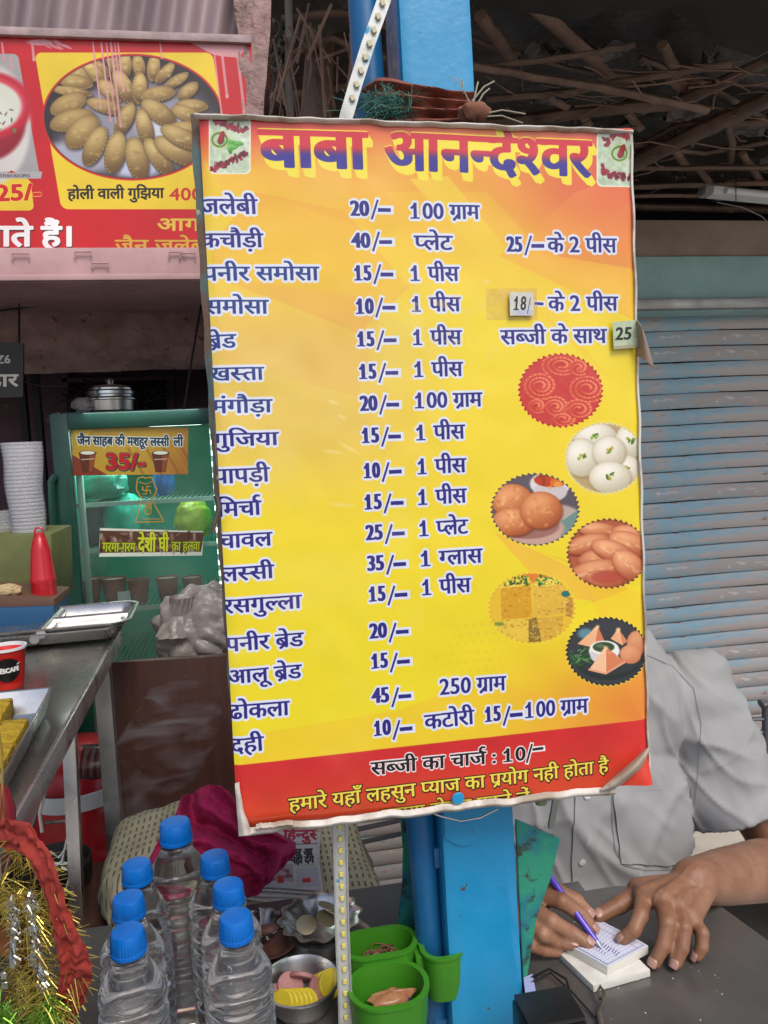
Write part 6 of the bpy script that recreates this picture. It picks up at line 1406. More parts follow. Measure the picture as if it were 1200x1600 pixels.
quadbox('brown_shelf_board', [(-60, 926), (84, 936), (86, 948), (-60, 950)], YG-.19, .14, M('shelf_brown', (.12, .06, .04), .6), 'thin brown board lying on the blue crate', 'board', bev=.001)
c = P(5, 932, YG-.17); bag('snack_pile', c, .035, .02, .012, M('snack_tan', (.45, .33, .18), .8, bump=.8, bscale=90), 'small heap of tan fried snacks at the left edge on the brown board', 'snacks', seed=20)

# ================================================================ tinsel garland, lower left (near)
YT = .62
gar = thing('tinsel_garland', P(60, 1600, YT), 'red gauze and gold tinsel garland hanging at the lower left corner', 'garland')
m_gz = M('red_gauze', (.34, .035, .025), .85, col2=(.20, .018, .015), scale=40, bump=.8, bscale=160, alpha=.88)
path = [(-40, 1300), (0, 1302), (30, 1306), (60, 1335), (80, 1385), (96, 1440), (112, 1490), (120, 1520), (112, 1560), (92, 1600), (70, 1650)]
Q = [P(u, v, YT-.03*math.sin(i*.35)) for i, (u, v) in enumerate(path)]
def gz(s, t):
    k = t*(len(Q)-1); i = min(len(Q)-2, int(k)); f = k-i; c = Q[i]*(1-f)+Q[i+1]*f; d = (Q[i+1]-Q[i]).normalized(); n = d.cross(Vector((0, 1, 0))).normalized()
    w = .020*(.9+.25*math.sin(t*11)); return c+n*(s-.5)*w+Vector((0, .0016*math.sin(s*11+t*6)+.0045*mn.noise(Vector((s*5, t*34, 0))), .0015*math.sin(s*9+t*30)+.0015*mn.noise(Vector((s*12, t*70, 5)))))
obj('gauze_band', G().sheet(gz, 16, 120, .0008), m_gz, gar, ang=80)
def gz2(s, t):
    p = gz(.2+.6*s, t); return p+Vector((-.055-.03*math.sin(t*5), .03+.01*math.sin(s*8), .004*math.sin(t*40)))
obj('gauze_band', G().sheet(gz2, 10, 90, .0008), M('brown_gauze', (.20, .07, .02), .85, col2=(.10, .04, .015), scale=40), gar, ang=80)
gold = M('gold_tinsel', (.60, .46, .10), .25, .9); grn = M('green_tinsel', (.22, .45, .06), .25, .8); sil = M('silver_tinsel', (.55, .55, .48), .2, 1)
def tinsel(name, line, n, L, mat, sp=1, Y=YT, w=.0007):
    g = G(); R2 = random.Random(len(line)*n)
    for i in range(n):
        u, v = lerp_l(line, R2.random()); a = P(u+R2.gauss(0, 3), v+R2.gauss(0, 3), Y+R2.uniform(-.02, .02)); d = Vector((R2.gauss(0, 1), R2.gauss(0, .6), R2.gauss(0, 1)))
        d.normalize(); d = d*L*R2.uniform(.5, 1.1); s_ = d.cross(Vector((0, 1, .1))).normalized()*w; h = Vector((0, w*.6, 0))
        m2 = a+d*.5+Vector((0, 0, -.1*L)); b = a+d+Vector((0, 0, -.35*L))
        g.tube([a, m2, b], [w*.7, w*.6, w*.3], 3, cap=False)
    return tag(obj(name, g, mat, gar, smooth=False, recalc=False), kind='stuff')
tinsel('gold_tinsel', [(10, 1310), (60, 1345), (84, 1400), (100, 1460), (116, 1520), (96, 1590)], 420, .020, gold)
tinsel('gold_tinsel', [(20, 1395), (46, 1420), (52, 1480), (60, 1540), (70, 1570)], 500, .022, gold)
tinsel('gold_tinsel', [(0, 1370), (8, 1420), (20, 1500), (30, 1580)], 300, .022, gold, Y=.68)
tinsel('silver_tinsel', [(46, 1400), (52, 1450), (58, 1500), (68, 1550)], 240, .006, sil, w=.0009, Y=.60)
tinsel('silver_tinsel', [(18, 1410), (22, 1450), (20, 1500)], 140, .006, sil, w=.0009, Y=.60)
tinsel('green_tinsel', [(55, 1590), (75, 1560), (85, 1575), (70, 1600)], 260, .020, grn)
tinsel('green_tinsel', [(0, 1570), (8, 1590), (14, 1610)], 140, .018, grn)
for l in ([(48, 1395), (54, 1450), (60, 1500), (70, 1556)], [(20, 1400), (23, 1450), (20, 1510)]): obj('bead_string', G().tube(P3(l, .61), .003, 8), sil, gar)
for (u, v) in ((66, 1500), (68, 1514), (70, 1528), (72, 1545), (6, 1525), (8, 1540), (58, 1508)): obj('mirror_sequin', G().box(P(u, v, .625), (.005, .001, .006)), sil, gar, bev=.0004, seg=1)
c = P(-2, 1270, .70); tag(obj('red_ornament', G().lathe([(.001, -.03), (.012, -.02), (.014, 0), (.010, .02), (.001, .028)], c, 20), M('maroon_gloss', (.18, .01, .02), .3)), 'dark maroon ornament at the left edge above the garland', 'ornament')
tag(obj('garland_cord', G().tube(P3([(8, 1330), (4, 1270), (3, 1180), (-6, 1120), (-30, 1050)], .64), .0012, 5), gold), 'thin gold cord holding the garland at the left edge', 'cord')
# ================================================================ the man at the table
def capsule(g, a, b, ra, rb, n=20, m=6):
    a = Vector(a); b = Vector(b); d = b-a; L = d.length; q = d.to_track_quat('Z', 'Y').to_matrix(); prof = []
    for i in range(m+1): t = -math.pi/2+math.pi/2*i/m; prof.append((max(ra*math.cos(t), .0001), ra*math.sin(t)))
    for i in range(1, 4): prof.append((ra+(rb-ra)*i/4, L*i/4))
    for i in range(m+1): t = math.pi/2*i/m; prof.append((max(rb*math.cos(t), .0001), L+rb*math.sin(t)))
    g.lathe(prof, a, n, ax=q)
def ellipsoid(g, c, r, rot=None, n=28):
    c = Vector(c); prof = [(max(math.cos(-math.pi/2+math.pi*i/16), .0001), math.sin(-math.pi/2+math.pi*i/16)) for i in range(17)]
    S = Matrix.Diagonal(Vector(r)); R_ = (rot or Matrix.Identity(3)) @ S; g.lathe(prof, c, n, ax=R_)
def chain(g, pts, rs):
    for a, b, ra, rb in zip(pts[:-1], pts[1:], rs[:-1], rs[1:]): capsule(g, a, b, ra, rb)
YM = 1.24
xc = P(900, 1100, YM).x
man = thing('person', (xc, YM+.02, 0), 'man in grey short-sleeved shirt writing on a notepad, his head hidden behind the menu board', 'person')
zsh = P(1085, 1070, YM).z
SL = P(1078, 1082, YM); SR = Vector((2*xc-SL.x, YM+.02, SL.z))
EL = P(1236, 1352, 1.10); WL = PZ(1083, 1378, ZT+.050)
ER = P(715, 1372, 1.14); WR = PZ(782, 1424, ZT+.046)
B = G()
ellipsoid(B, (xc, YM+.02, .56), (.17, .13, .13)); ellipsoid(B, (xc, YM+.00, .74), (.165, .135, .20)); ellipsoid(B, (xc, YM+.02, .93), (.175, .115, .17)); capsule(B, SL+Vector((-.03, 0, -.01)), SR+Vector((.03, 0, -.01)), .055, .055)
NK = Vector((xc, YM+.02, zsh+.03)); HD = Vector((xc-.01, YM-.06, zsh+.19)); capsule(B, NK, HD+Vector((0, .03, -.04)), .056, .054)
ellipsoid(B, HD+Vector((0, .015, .015)), (.074, .092, .098)); ellipsoid(B, HD+Vector((0, -.025, -.045)), (.052, .058, .056)); ellipsoid(B, HD+Vector((0, -.083, -.055)), (.022, .012, .010))
capsule(B, HD+Vector((0, -.074, .005)), HD+Vector((0, -.098, -.028)), .008, .013)                      # nose
for sx in (-1, 1):
    ellipsoid(B, HD+Vector((sx*.076, .015, -.012)), (.008, .020, .030)); ellipsoid(B, HD+Vector((sx*.03, -.070, .014)), (.020, .012, .007)); ellipsoid(B, HD+Vector((sx*.040, -.055, -.025)), (.024, .022, .020))
# legs under the table
for sx in (-1, 1):
    chain(B, [(xc+sx*.09, YM, .52), (xc+sx*.11, YM-.26, .53), (xc+sx*.115, YM-.40, .52)], [.095, .078, .062]); chain(B, [(xc+sx*.115, YM-.40, .50), (xc+sx*.115, YM-.36, .28), (xc+sx*.115, YM-.34, .07)], [.06, .052, .034])
    chain(B, [(xc+sx*.115, YM-.34, .045), (xc+sx*.12, YM-.50, .03)], [.038, .028])
# arms
def arm(S_, E_, W_, k=1):
    chain(B, [S_, S_+(E_-S_)*.5, E_], [.058, .050, .043]); m_ = E_+(W_-E_)*.35; chain(B, [E_, m_, E_+(W_-E_)*.75, W_], [.043, .045*k, .036*k, .028*k])
arm(SL, EL, WL); arm(SR, ER, WR, .95)
def H(l): return [PZ(u, v, ZT+z) for u, v, z in l]
def finger(l, r0, r1):
    Q = H(l); n_ = len(Q); R_ = [(.93 if i == 0 else .885)*(r0+(r1-r0)*i/(n_-1)) for i in range(n_)]
    chain(B, Q, R_)
    for i in range(1, n_-1): ellipsoid(B, Q[i], (R_[i]*1.10,)*3, n=14)
    return Q
# left hand (image right): flat on the pad and table, fingers towards the camera
kn_i, kn_m, kn_r, kn_p = H([(1006, 1401, .046), (1034, 1408, .050), (1059, 1417, .046), (1080, 1434, .038)])
palm = [WL+Vector((-.012, -.004, 0)), WL+Vector((0, -.004, 0)), WL+Vector((.010, -.002, -.002)), WL+Vector((.016, 0, -.004))]
for a, b in zip(palm, (kn_i, kn_m, kn_r, kn_p)): capsule(B, a, b, .0175, .0125)
for a, b in ((kn_i, kn_m), (kn_m, kn_r), (kn_r, kn_p)): capsule(B, a, b, .0115, .0115)
th_b = H([(1000, 1392, .038)])[0]; capsule(B, WL+Vector((-.014, -.006, -.004)), th_b, .019, .016); capsule(B, th_b, kn_i, .014, .012); 
F = {}
F['thumb'] = finger([(1002, 1394, .036), (968, 1414, .030), (936, 1431, .024)], .0135, .0100)
F['index'] = finger([(1006, 1401, .044), (1001, 1430, .046), (991, 1453, .036), (974, 1467, .0245)], .0115, .0085)
F['middle'] = finger([(1034, 1408, .048), (1042, 1442, .046), (1036, 1477, .026), (1023, 1504, .0095)], .0118, .0085)
F['ring'] = finger([(1059, 1417, .044), (1069, 1450, .040), (1066, 1480, .024), (1056, 1505, .009)], .0112, .0082)
F['pinky'] = finger([(1080, 1434, .036), (1097, 1458, .031), (1097, 1479, .019), (1089, 1494, .008)], .0100, .0075)
# right hand (image left): holds the pen
k2 = H([(842, 1398, .058), (826, 1415, .052), (815, 1432, .044), (806, 1452, .034)])
for a, b in zip([WR+Vector((.004, .006, .006)), WR+Vector((0, 0, .004)), WR, WR+Vector((-.002, -.006, -.004))], k2): capsule(B, a, b, .0175, .0125)
for a, b in zip(k2[:-1], k2[1:]): capsule(B, a, b, .0125, .0125)
capsule(B, k2[0], H([(850, 1405, .05)])[0], .013, .012)
F['index_r'] = finger([(842, 1398, .058), (878, 1408, .060), (905, 1428, .042), (925, 1450, .0265)], .0120, .0088)
F['thumb_r'] = finger([(838, 1392, .050), (870, 1394, .056), (900, 1408, .048), (918, 1428, .036)], .0135, .0098)
F['middle_r'] = finger([(826, 1418, .050), (862, 1440, .048), (892, 1457, .032), (919, 1473, .0235)], .0120, .0088)
F['ring_r'] = finger([(815, 1436, .042), (848, 1460, .036), (870, 1470, .022), (895, 1476, .0200)], .0115, .0085)
F['pinky_r'] = finger([(806, 1455, .032), (830, 1476, .024), (850, 1484, .014), (870, 1487, .0100)], .0105, .0078)
body = obj('body', B, None, man, recalc=False)
rm = body.modifiers.new('r', 'REMESH'); rm.mode = 'VOXEL'; rm.voxel_size = .0024; mod_apply(body)
sm_ = body.modifiers.new('s', 'SMOOTH'); sm_.factor = .5; sm_.iterations = 5; mod_apply(body)
def np_noise_disp(o, fn):
    me = o.data; n_ = len(me.vertices); co = np.empty(n_*3); me.vertices.foreach_get('co', co); no = np.empty(n_*3); me.vertices.foreach_get('normal', no) if False else None
    nn = np.array([tuple(v.normal) for v in me.vertices]); co = co.reshape(-1, 3); W0 = np.array(world_origin(o)); d = fn(co+W0, nn); co = co+nn*d[:, None]; me.vertices.foreach_set('co', co.ravel()); me.update()
# knuckle creases and tendons as real relief on the hands
cre = []
for k, Q in F.items():
    for i in range(1, len(Q)-1):
        d = (Q[i+1]-Q[i-1]).normalized()
        for o_ in (-.0022, 0, .0022): cre.append((np.array(Q[i]+d*o_), np.array(d), .011))
veins = [([PZ(u, v, ZT+.06) for u, v in l], .0016) for l in ([(1018, 1412), (1024, 1398), (1040, 1392), (1062, 1378), (1100, 1362), (1150, 1345)], [(1048, 1416), (1046, 1402), (1040, 1392)], [(1070, 1424), (1066, 1406), (1078, 1390), (1110, 1382), (1160, 1378)], [(850, 1412), (838, 1420), (820, 1425)])]
def skin_rel(co, nn):
    d = np.zeros(len(co)); near = (co[:, 2] < .92) & (co[:, 1] < 1.15)
    idx = np.nonzero(near)[0]; c_ = co[idx]; up = np.clip(nn[idx, 2]*1.2+(-nn[idx, 1])*.6, 0, 1); q = np.zeros(len(idx))
    for (p, t, r) in cre:
        v_ = c_-p; al = v_ @ t; rr = np.linalg.norm(v_, axis=1); q -= .00045*np.exp(-(al/.0006)**2)*(rr < r*1.5)*up
    for a, b in zip(palm, (kn_i, kn_m, kn_r, kn_p)):
        a = np.array(a); b = np.array(b); t = (b-a)/np.linalg.norm(b-a); v_ = c_-a; al = v_ @ t; L_ = np.linalg.norm(b-a); rr = np.linalg.norm(v_-al[:, None]*t, axis=1); lat = np.abs((v_-al[:, None]*t)[:, 0]); q += .0009*np.exp(-(lat/.0025)**2)*(al > .01)*(al < L_+.004)*(nn[idx, 2] > .2)
    for vp, vr in veins:
        for a, b in zip(vp[:-1], vp[1:]):
            a = np.array(a); b = np.array(b); ab = b-a; t_ = np.clip(((c_-a) @ ab)/(ab @ ab), 0, 1); rr = np.linalg.norm((c_-a-t_[:, None]*ab)[:, :2], axis=1); q += .0011*np.exp(-(rr/vr)**2)*(nn[idx, 2] > .25)*((t_ > 0) & (t_ < 1))
    d[idx] = q; return d
np_noise_disp(body, skin_rel)
m_skin = M('brown_skin', (.28, .138, .080), .48, col2=(.20, .088, .045), scale=30, lo=.3, hi=.7, bump=.7, bscale=330, sub=.12, subr=(.012, .005, .003), col3=(.38, .20, .12), s3=16, lo3=.5, hi3=.8, bdist=.0008)
body.data.materials.clear(); body.data.materials.append(m_skin)
for p in body.data.polygons: p.use_smooth = True
# fingernails
m_nail = M('fingernail', (.36, .20, .155), .35, col2=(.40, .24, .19), scale=200)
from mathutils.bvhtree import BVHTree
def bvh_of(o):
    W0 = world_origin(o); return BVHTree.FromPolygons([v.co+W0 for v in o.data.vertices], [tuple(p.vertices) for p in o.data.polygons])
bb = bvh_of(body)
def shell_patch(name, bv, uvs, off, mat, parent, nx=8, ny=8, th=.0006, quad=None):
    Hq = homog([(0, 0), (1, 0), (1, 1), (0, 1)], quad); last = [None]
    def f(s, t):
        u, v = happ(Hq, s, t); d = ray(float(u), float(v)).normalized(); hit = bv.ray_cast(CAM, d)
        if hit[0] is None: return last[0] or CAM+d
        last[0] = hit[0]+hit[1]*off*(1 if hit[1].dot(d) < 0 else -1); return last[0]
    return obj(name, G().sheet(f, nx, ny, -th), mat, parent)
def nail(Q, w):
    tip, pv = Q[-1], Q[-2]; d = (tip-pv).normalized(); side = d.cross(Vector((0, 0, 1))).normalized(); up = side.cross(d).normalized(); rr = w
    def f(s, t):
        a = (s-.5)*2.0; L_ = .0085+.001; k = (t-.35)*L_; sh_ = 1-.25*abs(2*t-1)**3*abs(2*s-1)
        return tip+d*k+(side*math.sin(a)*sh_+up*math.cos(a))*(rr+.0004)-up*(.0012*t*t)
    obj('fingernail', G().sheet(f, 8, 8, .0005), m_nail, man)
for k, w_ in (('thumb', .0098), ('index', .0084), ('middle', .0084), ('ring', .0081), ('pinky', .0074), ('index_r', .0086), ('thumb_r', .0096), ('middle_r', .0086), ('ring_r', .0083)): nail(F[k], w_*.89)
# fine dark hair on the forearm
g = G(); Rh = random.Random(5)
for i in range(1500):
    t = Rh.random(); a_ = EL+(WL-EL)*t; an = Rh.uniform(0, 6.28); dd = (WL-EL).normalized(); e1 = dd.cross(Vector((0, 0, 1))).normalized(); e2 = dd.cross(e1); o_ = (e1*math.cos(an)+e2*math.sin(an))
    h = bb.ray_cast(a_+o_*.10, -o_)
    if h[0] is None: continue
    q0 = h[0]; tdir = (dd*.8+o_*.35+Vector((Rh.gauss(0, .25), Rh.gauss(0, .25), Rh.gauss(0, .25)))).normalized(); L_ = Rh.uniform(.004, .009)
    s_ = tdir.cross(o_).normalized()*.00009; g.add([q0-s_, q0+s_, q0+tdir*L_], [(0, 1, 2)])
tag(obj('arm_hair', g, M('dark_hair', (.02, .014, .01), .7), man, recalc=False), kind='stuff')
# hair, trousers, shoes (behind the board and under the table)
m_hair = M('black_hair', (.015, .012, .010), .6, bump=.6, bscale=200)
g = G(); ellipsoid(g, HD+Vector((0, .030, .035)), (.081, .090, .090)); obj('hair', g, m_hair, man)
for sx in (-1, 1):
    g = G(); ellipsoid(g, HD+Vector((sx*.030, -.0745, .003)), (.012, .006, .006), n=14); obj('eye', g, M('eye_white', (.6, .58, .55), .2) if sx < 0 else bpy.data.materials['eye_white'], man)
m_trou = M('dark_trousers', (.03, .03, .035), .9, bump=.4, bscale=200)
T = G()
ellipsoid(T, (xc, YM+.02, .55), (.185, .145, .13))
for sx in (-1, 1): chain(T, [(xc+sx*.09, YM, .52), (xc+sx*.11, YM-.26, .53), (xc+sx*.115, YM-.40, .52)], [.105, .088, .074]); chain(T, [(xc+sx*.115, YM-.40, .50), (xc+sx*.115, YM-.36, .28), (xc+sx*.115, YM-.345, .11)], [.073, .066, .055])
tr = obj('trousers', T, m_trou, man, recalc=False); q = tr.modifiers.new('r', 'REMESH'); q.mode = 'VOXEL'; q.voxel_size = .007; mod_apply(tr)
for sx in (-1, 1): g = G(); chain(g, [(xc+sx*.115, YM-.33, .045), (xc+sx*.12, YM-.52, .035)], [.044, .036]); obj('shoe', g, m_black, man)
# shirt
S = G()
HL = P(1152, 1262, 1.165); HR = SR+(ER-SR)*.80
ellipsoid(S, (xc, YM+.02, .60), (.195, .160, .17)); ellipsoid(S, (xc, YM-.005, .74), (.192, .162, .22)); ellipsoid(S, (xc, YM+.015, .93), (.200, .138, .19)); capsule(S, SL+Vector((-.02, 0, -.008)), SR+Vector((.02, 0, -.008)), .070, .070)
capsule(S, NK+Vector((0, 0, -.04)), NK+Vector((0, 0, .015)), .085, .066)
chain(S, [SL, SL+(HL-SL)*.5, HL], [.074, .078, .088]); capsule(S, HL, HL+Vector((-.03, .02, .03)), .085, .08); chain(S, [SR, SR+(HR-SR)*.5, HR], [.074, .072, .074])
shirt = obj('shirt', S, None, man, recalc=False)
q = shirt.modifiers.new('r', 'REMESH'); q.mode = 'VOXEL'; q.voxel_size = .0045; mod_apply(shirt)
q = shirt.modifiers.new('s', 'SMOOTH'); q.factor = .5; q.iterations = 10; mod_apply(shirt)
# cut the sleeve ends, neck and hem open
bm = bmesh.new(); bm.from_mesh(shirt.data); W0 = world_origin(shirt)
dl, dr_ = (HL-SL).normalized(), (HR-SR).normalized()
kill = [f for f in bm.faces if ((f.calc_center_median()+W0-HL).dot(dl) > .012 and (f.calc_center_median()+W0-HL).length < .18 and (f.calc_center_median()+W0).x > xc+.165 and (f.calc_center_median()+W0).z < HL.z+.02) or ((f.calc_center_median()+W0-HR).dot(dr_) > .012 and (f.calc_center_median()+W0).x < xc-.20) or (f.calc_center_median()+W0).z < .47 or ((f.calc_center_median()+W0-NK-Vector((0, 0, .03))).z > .055)]
bmesh.ops.delete(bm, geom=kill, context='FACES')
for v_ in bm.verts:
    if v_.is_boundary:
        p = v_.co+W0
        for h_, d_ in ((HL, dl), (HR, dr_)):
            if (p-h_).length < .14 and p.z < h_.z+.09: v_.co -= d_*((p-h_).dot(d_)-.012)
bm.to_mesh(shirt.data); bm.free()
def wrinkle(co, nn):
    d = np.zeros(len(co)); SLn, ELn = np.array(SL), np.array(EL)
    for i in range(len(co)):
        x, y, z = co[i]; v = Vector((x, y, z))
        arml = min(1, max(0, (x-(xc+.16))/.05)); n1 = mn.noise(Vector((x*6, y*6, z*3.2)))
        # folds radiating from the armpits and sagging across the belly
        f1 = math.sin((z*1.0+(x-xc)*.9)*62+n1*5.0); f2 = math.sin((z*.7-(x-xc)*.55)*44+mn.noise(Vector((x*4, 3, z*4)))*6)
        ridge = mn.noise(Vector((x*9+z*7, y*5, (z-x)*9)))
        amp = .0022+.0030*max(0, mn.noise(Vector((x*5, y*5, z*5+9)))+.2)
        def rdg(q): return max(0, 1-abs(mn.noise(q))*3.2)**3
        d[i] = amp*(f1*.4+f2*.5)+.004*ridge+.0085*rdg(Vector((x*7+z*5, y*4, (z-x*.8)*4)))+.007*rdg(Vector((x*5-z*7, y*4+7, (z+x)*3)))+.0045*rdg(Vector((x*16+z*9, y*9, z*5)))
        if arml > 0: d[i] += arml*.0025*math.sin(((v-SL).dot(dl))*95+mn.noise(v*9)*4+math.atan2(y-YM, x)*1.5)
    return d
np_noise_disp(shirt, wrinkle)
q = shirt.modifiers.new('s', 'SMOOTH'); q.factor = .5; q.iterations = 1; mod_apply(shirt)
m_shirt = M('grey_cotton', (.31, .31, .315), .85, col2=(.27, .27, .275), scale=9, bump=.12, bscale=900, col3=(.32, .325, .34), s3=4, bdist=.0006)
m_shirt2 = M('grey_cotton_hem', (.26, .265, .28), .85)
bs_ = bvh_of(shirt)
q = shirt.modifiers.new('so', 'SOLIDIFY'); q.thickness = .0018; q.offset = -1; mod_apply(shirt)
shirt.data.materials.clear(); shirt.data.materials.append(m_shirt)
for p in shirt.data.polygons: p.use_smooth = True
shell_patch('pocket', bs_, None, .0022, m_shirt, man, 30, 26, .0014, quad=[(957, 1238), (1081, 1232), (1084, 1352), (970, 1350)])
def seam(pts, w, off=.0020, mat=m_shirt2, name='seam'):
    Q = []
    for a, b in zip(pts[:-1], pts[1:]):
        for i in range(10):
            t = i/10; d = ray(a[0]+(b[0]-a[0])*t, a[1]+(b[1]-a[1])*t).normalized(); h = bs_.ray_cast(CAM, d)
            if h[0] is not None: Q.append(h[0]-d*off)
    if len(Q) > 2: obj(name, G().tube(Q, w, 6), mat, man)
seam([(957, 1236), (957, 1290), (962, 1330), (975, 1352), (1010, 1360), (1060, 1358), (1082, 1345), (1083, 1260)], .0005); seam([(901, 1180), (897, 1310), (908, 1322), (918, 1320)], .0005)
seam([(1012, 1024), (1050, 1040), (1084, 1075), (1096, 1130), (1092, 1200), (1086, 1262)], .0005); seam([(1092, 1292), (1120, 1300), (1160, 1301), (1196, 1292)], .0005)
shell_patch('placket', bs_, None, .002, m_shirt, man, 8, 40, .0012, quad=[(903, 1150), (940, 1150), (925, 1440), (890, 1440)])
for (u, v) in ((917, 1243), (908, 1345)):
    h = bs_.ray_cast(CAM, ray(u, v).normalized())
    if h[0] is not None: obj('button', G().lathe([(.0001, 0), (.0052, 0), (.0056, .0012), (.004, .0016), (.0001, .0012)], h[0]+h[1]*.0038, 16, ax=h[1].to_track_quat('Z', 'Y').to_matrix()), M('shirt_button', (.55, .56, .58), .25) if v < 1300 else bpy.data.materials['shirt_button'], man)
# chair behind him
ch = thing('plastic_chair', (xc, YM+.24, 0), 'dark grey plastic chair with a slatted back behind the seated man', 'chair')
m_ch = M('grey_chair', (.10, .105, .12), .5)
obj('seat', G().box((xc, YM+.05, .415), (.44, .42, .03)), m_ch, ch, bev=.008)
for sx in (-1, 1):
    for y in (YM-.12, YM+.22): obj('leg', G().box((xc+sx*.19, y, .20), (.03, .03, .40)), m_ch, ch, bev=.004)
yb_ = YM+.27; xr0, xr1 = P(1130, 1150, yb_).x, P(1192, 1150, yb_).x
for i in range(7): z = P(1170, 1112+i*20, yb_).z; obj('back_slat', G().tube([(2*xc-xr1, yb_, z-.02), (xc, yb_+.05, z), (xr1, yb_, z-.02)], .007, 8, flat=.6), m_ch, ch)
obj('back_post', G().tube([(xr1, yb_-.02, .42), (xr1+.012, yb_, .8), (xr1-.004, yb_, P(1165, 1104, yb_).z)], .013, 10), m_ch, ch); obj('back_post', G().tube([(2*xc-xr1, yb_-.02, .42), (2*xc-xr1, yb_, P(1165, 1104, yb_).z)], .013, 10), m_ch, ch)
# bright bench slab to his left
q1 = P(1090, 1400, 1.5); zsl = PZ(1170, 1400, .55); 
sb = thing('stone_bench', (1.3, 1.6, 0), 'pale sunlit stone slab bench at the right edge behind the dark table', 'bench')
obj('slab', G().prism([Vector((.62, 1.38, .52)), Vector((2.2, 1.30, .52)), Vector((2.2, 1.98, .52)), Vector((.62, 2.0, .52))], (0, 0, .04)), m_tile, sb, bev=.004)
for x in (.8, 1.5, 2.1): obj('support', G().box((x, 1.68, .26), (.08, .5, .515)), m_tile, sb, bev=.004)
# notepad, book and pen
pn = [(929, 1434), (1014, 1480), (951, 1522), (868, 1486)]
low_ = [(872, 1487), (948, 1450), (1016, 1515), (927, 1540)]
def padprism(px4, z, th): return G().prism([PZ(u, v, z+th)-Vector((0, 0, th)) for u, v in px4], (0, 0, th))
m_page = M('page_edges', (.70, .68, .62), .8, col2=(.55, .53, .48), scale=300, stretch=(.1, .1, 3))
bk = thing('order_book', PZ(940, 1500, ZT), 'thick cream receipt book lying under the notepad', 'book')
obj('page_block', padprism(low_, ZT+.0006, .0085), m_page, bk, bev=.0006); 
PQ = [(929, 1434), (1013, 1478), (949, 1511), (885, 1476)]
nb = thing('notepad', PZ(945, 1478, ZT+.0095), 'white ruled notepad being written on with a pen', 'notepad')
zp = ZT+.0095
top4 = [PZ(u, v, zp+.0100) for u, v in PQ]
obj('page_block', G().prism([p-Vector((0, 0, .0100)) for p in top4], (0, 0, .0098)), m_page, nb, bev=.0005)
def padart(C):
    C.a[..., :3] = (.80, .81, .88)
    def L_(s, t): return happ(C.H, s, t)
    def ln(s0, t0, s1, t1, w, c, al=1): a = L_(s0, t0); b = L_(s1, t1); C.line([(float(a[0]), float(a[1])), (float(b[0]), float(b[1]))], w, c, al)
    for i in range(13): ln(.08+.07*i, .06, .08+.07*i, .96, .45, (.45, .47, .66), .8)
    ln(.06, .05, .96, .05, .6, (.3, .32, .5)); ln(.06, .2, .96, .2, .6, (.3, .32, .5)); ln(.06, .95, .96, .95, .9, (.25, .27, .4)); ln(.95, .05, .95, .95, .8, (.25, .27, .4)); ln(.05, .05, .05, .95, .6, (.3, .32, .5))
    for i in range(9): ln(.40+.055*i, .52, .43+.055*i, .62+.02*(i % 3), 1.1, (.12, .10, .45))
    for i in range(5): ln(.45+.06*i, .70, .48+.06*i, .78, .9, (.12, .10, .45), .8)
im_p = sticker_art('pad_print', PQ, 520, 420, padart)
def padf(s, t): return (top4[0]*(1-s)+top4[1]*s)*(1-t)+(top4[3]*(1-s)+top4[2]*s)*t+Vector((0, 0, .0003+.0006*math.sin(s*3)))
obj('top_sheet', G().grid(padf, 8, 8, uv=True), img_mat('pad_sheet', im_p, .8), nb, recalc=False)
pt_, pb_ = PZ(941, 1483, zp+.0112), None
pm = (F['index_r'][-1]+F['thumb_r'][-1])/2
pe = P(858, 1368, .86)
pen = thing('pen', pt_, 'violet ballpoint pen held over the notepad', 'pen')
dp = (pe-pt_); m_pen = M('violet_pen', (.09, .05, .50), .25, coat=.4)
obj('barrel', G().tube([pt_+dp*.10, pt_+dp*.45, pt_+dp*1.0], [.0032, .0038, .0038], 12), m_pen, pen); obj('tip', G().tube([pt_, pt_+dp*.05, pt_+dp*.10], [.0005, .0016, .0030], 10), m_steel, pen); obj('end_cap', G().tube([pt_+dp, pt_+dp*1.07], [.0039, .003], 12), m_white, pen)

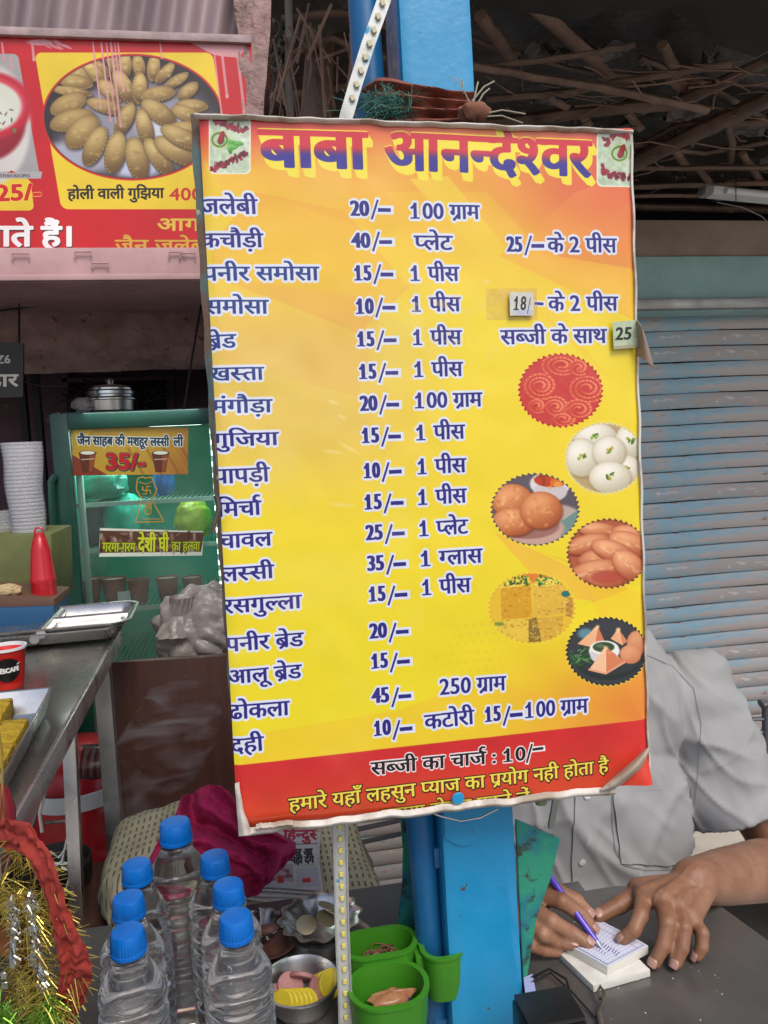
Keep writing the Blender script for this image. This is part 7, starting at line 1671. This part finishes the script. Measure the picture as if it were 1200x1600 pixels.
# ================================================================ tube light on the lintel
tf = thing('tube_light', P(1150, 305, 1.80), 'switched-off white tube light batten fixed under the roof at the right edge', 'light')
a, b = P(1108, 300, 1.80), P(1290, 318, 1.80)
obj('batten', G().bar(a, b, .022, .036, up=(0, 1, 0)), m_white, tf, bev=.004); obj('end_cap', G().bar(a+(a-b).normalized()*.022, a, .024, .038, up=(0, 1, 0)), M('grimy_cap', (.34, .33, .31), .6, col2=(.2, .19, .18), scale=40), tf, bev=.006)
obj('tube', G().tube([a+Vector((.03, -.024, -.004)), b+Vector((0, -.024, -.004))], .008, 14), M('tube_glass', (.75, .76, .78), .2), tf)
obj('hanging_wire', G().tube([P(1150, 268, 1.79), P(1150, 300, 1.765), P(1150, 318, 1.775)], .0012, 5), m_black, tf); obj('hanging_wire', G().tube([P(1120, 316, 1.78), P(1160, 324, 1.77), P(1190, 338, 1.77), P(1215, 360, 1.77)], .0012, 5), m_steeld, tf)

# ================================================================ incense smoke drifting before the laminate board
def smoke(name, path, lab):
    m = bpy.data.materials.new('thin_smoke'); m.use_nodes = True; n = m.node_tree.nodes; L = m.node_tree.links; n.clear()
    o = n.new('ShaderNodeOutputMaterial'); v = n.new('ShaderNodeVolumePrincipled'); v.inputs['Color'].default_value = (.9, .92, 1, 1); v.inputs['Anisotropy'].default_value = .1
    tc = n.new('ShaderNodeTexCoord'); mp = n.new('ShaderNodeMapping'); mp.inputs['Rotation'].default_value = (0, .7, 0); mp.inputs['Scale'].default_value = (9, 9, 34); L.new(tc.outputs['Object'], mp.inputs[0])
    q = n.new('ShaderNodeTexNoise'); q.inputs['Scale'].default_value = 1; q.inputs['Detail'].default_value = 3; q.inputs['Distortion'].default_value = 1.2; L.new(mp.outputs[0], q.inputs[0])
    r = n.new('ShaderNodeMapRange'); r.inputs[1].default_value = .54; r.inputs[2].default_value = .74; r.inputs[3].default_value = 0; r.inputs[4].default_value = 8; L.new(q.outputs[0], r.inputs[0]); L.new(r.outputs[0], v.inputs['Density']); L.new(v.outputs[0], o.inputs[1])
    Q = [P(*p) for p in path[0]]; g = G(); g.tube(Q, path[1], 14)
    return tag(obj(name, g, m), lab, 'smoke', kind='stuff')
smoke('smoke', ([(150, 1330, 1.36), (205, 1290, 1.40), (240, 1200, 1.44), (290, 1110, 1.46), (330, 1060, 1.48)], [.03, .07, .085, .08, .03]), 'thin bluish smoke drifting up in front of the dark laminate board')
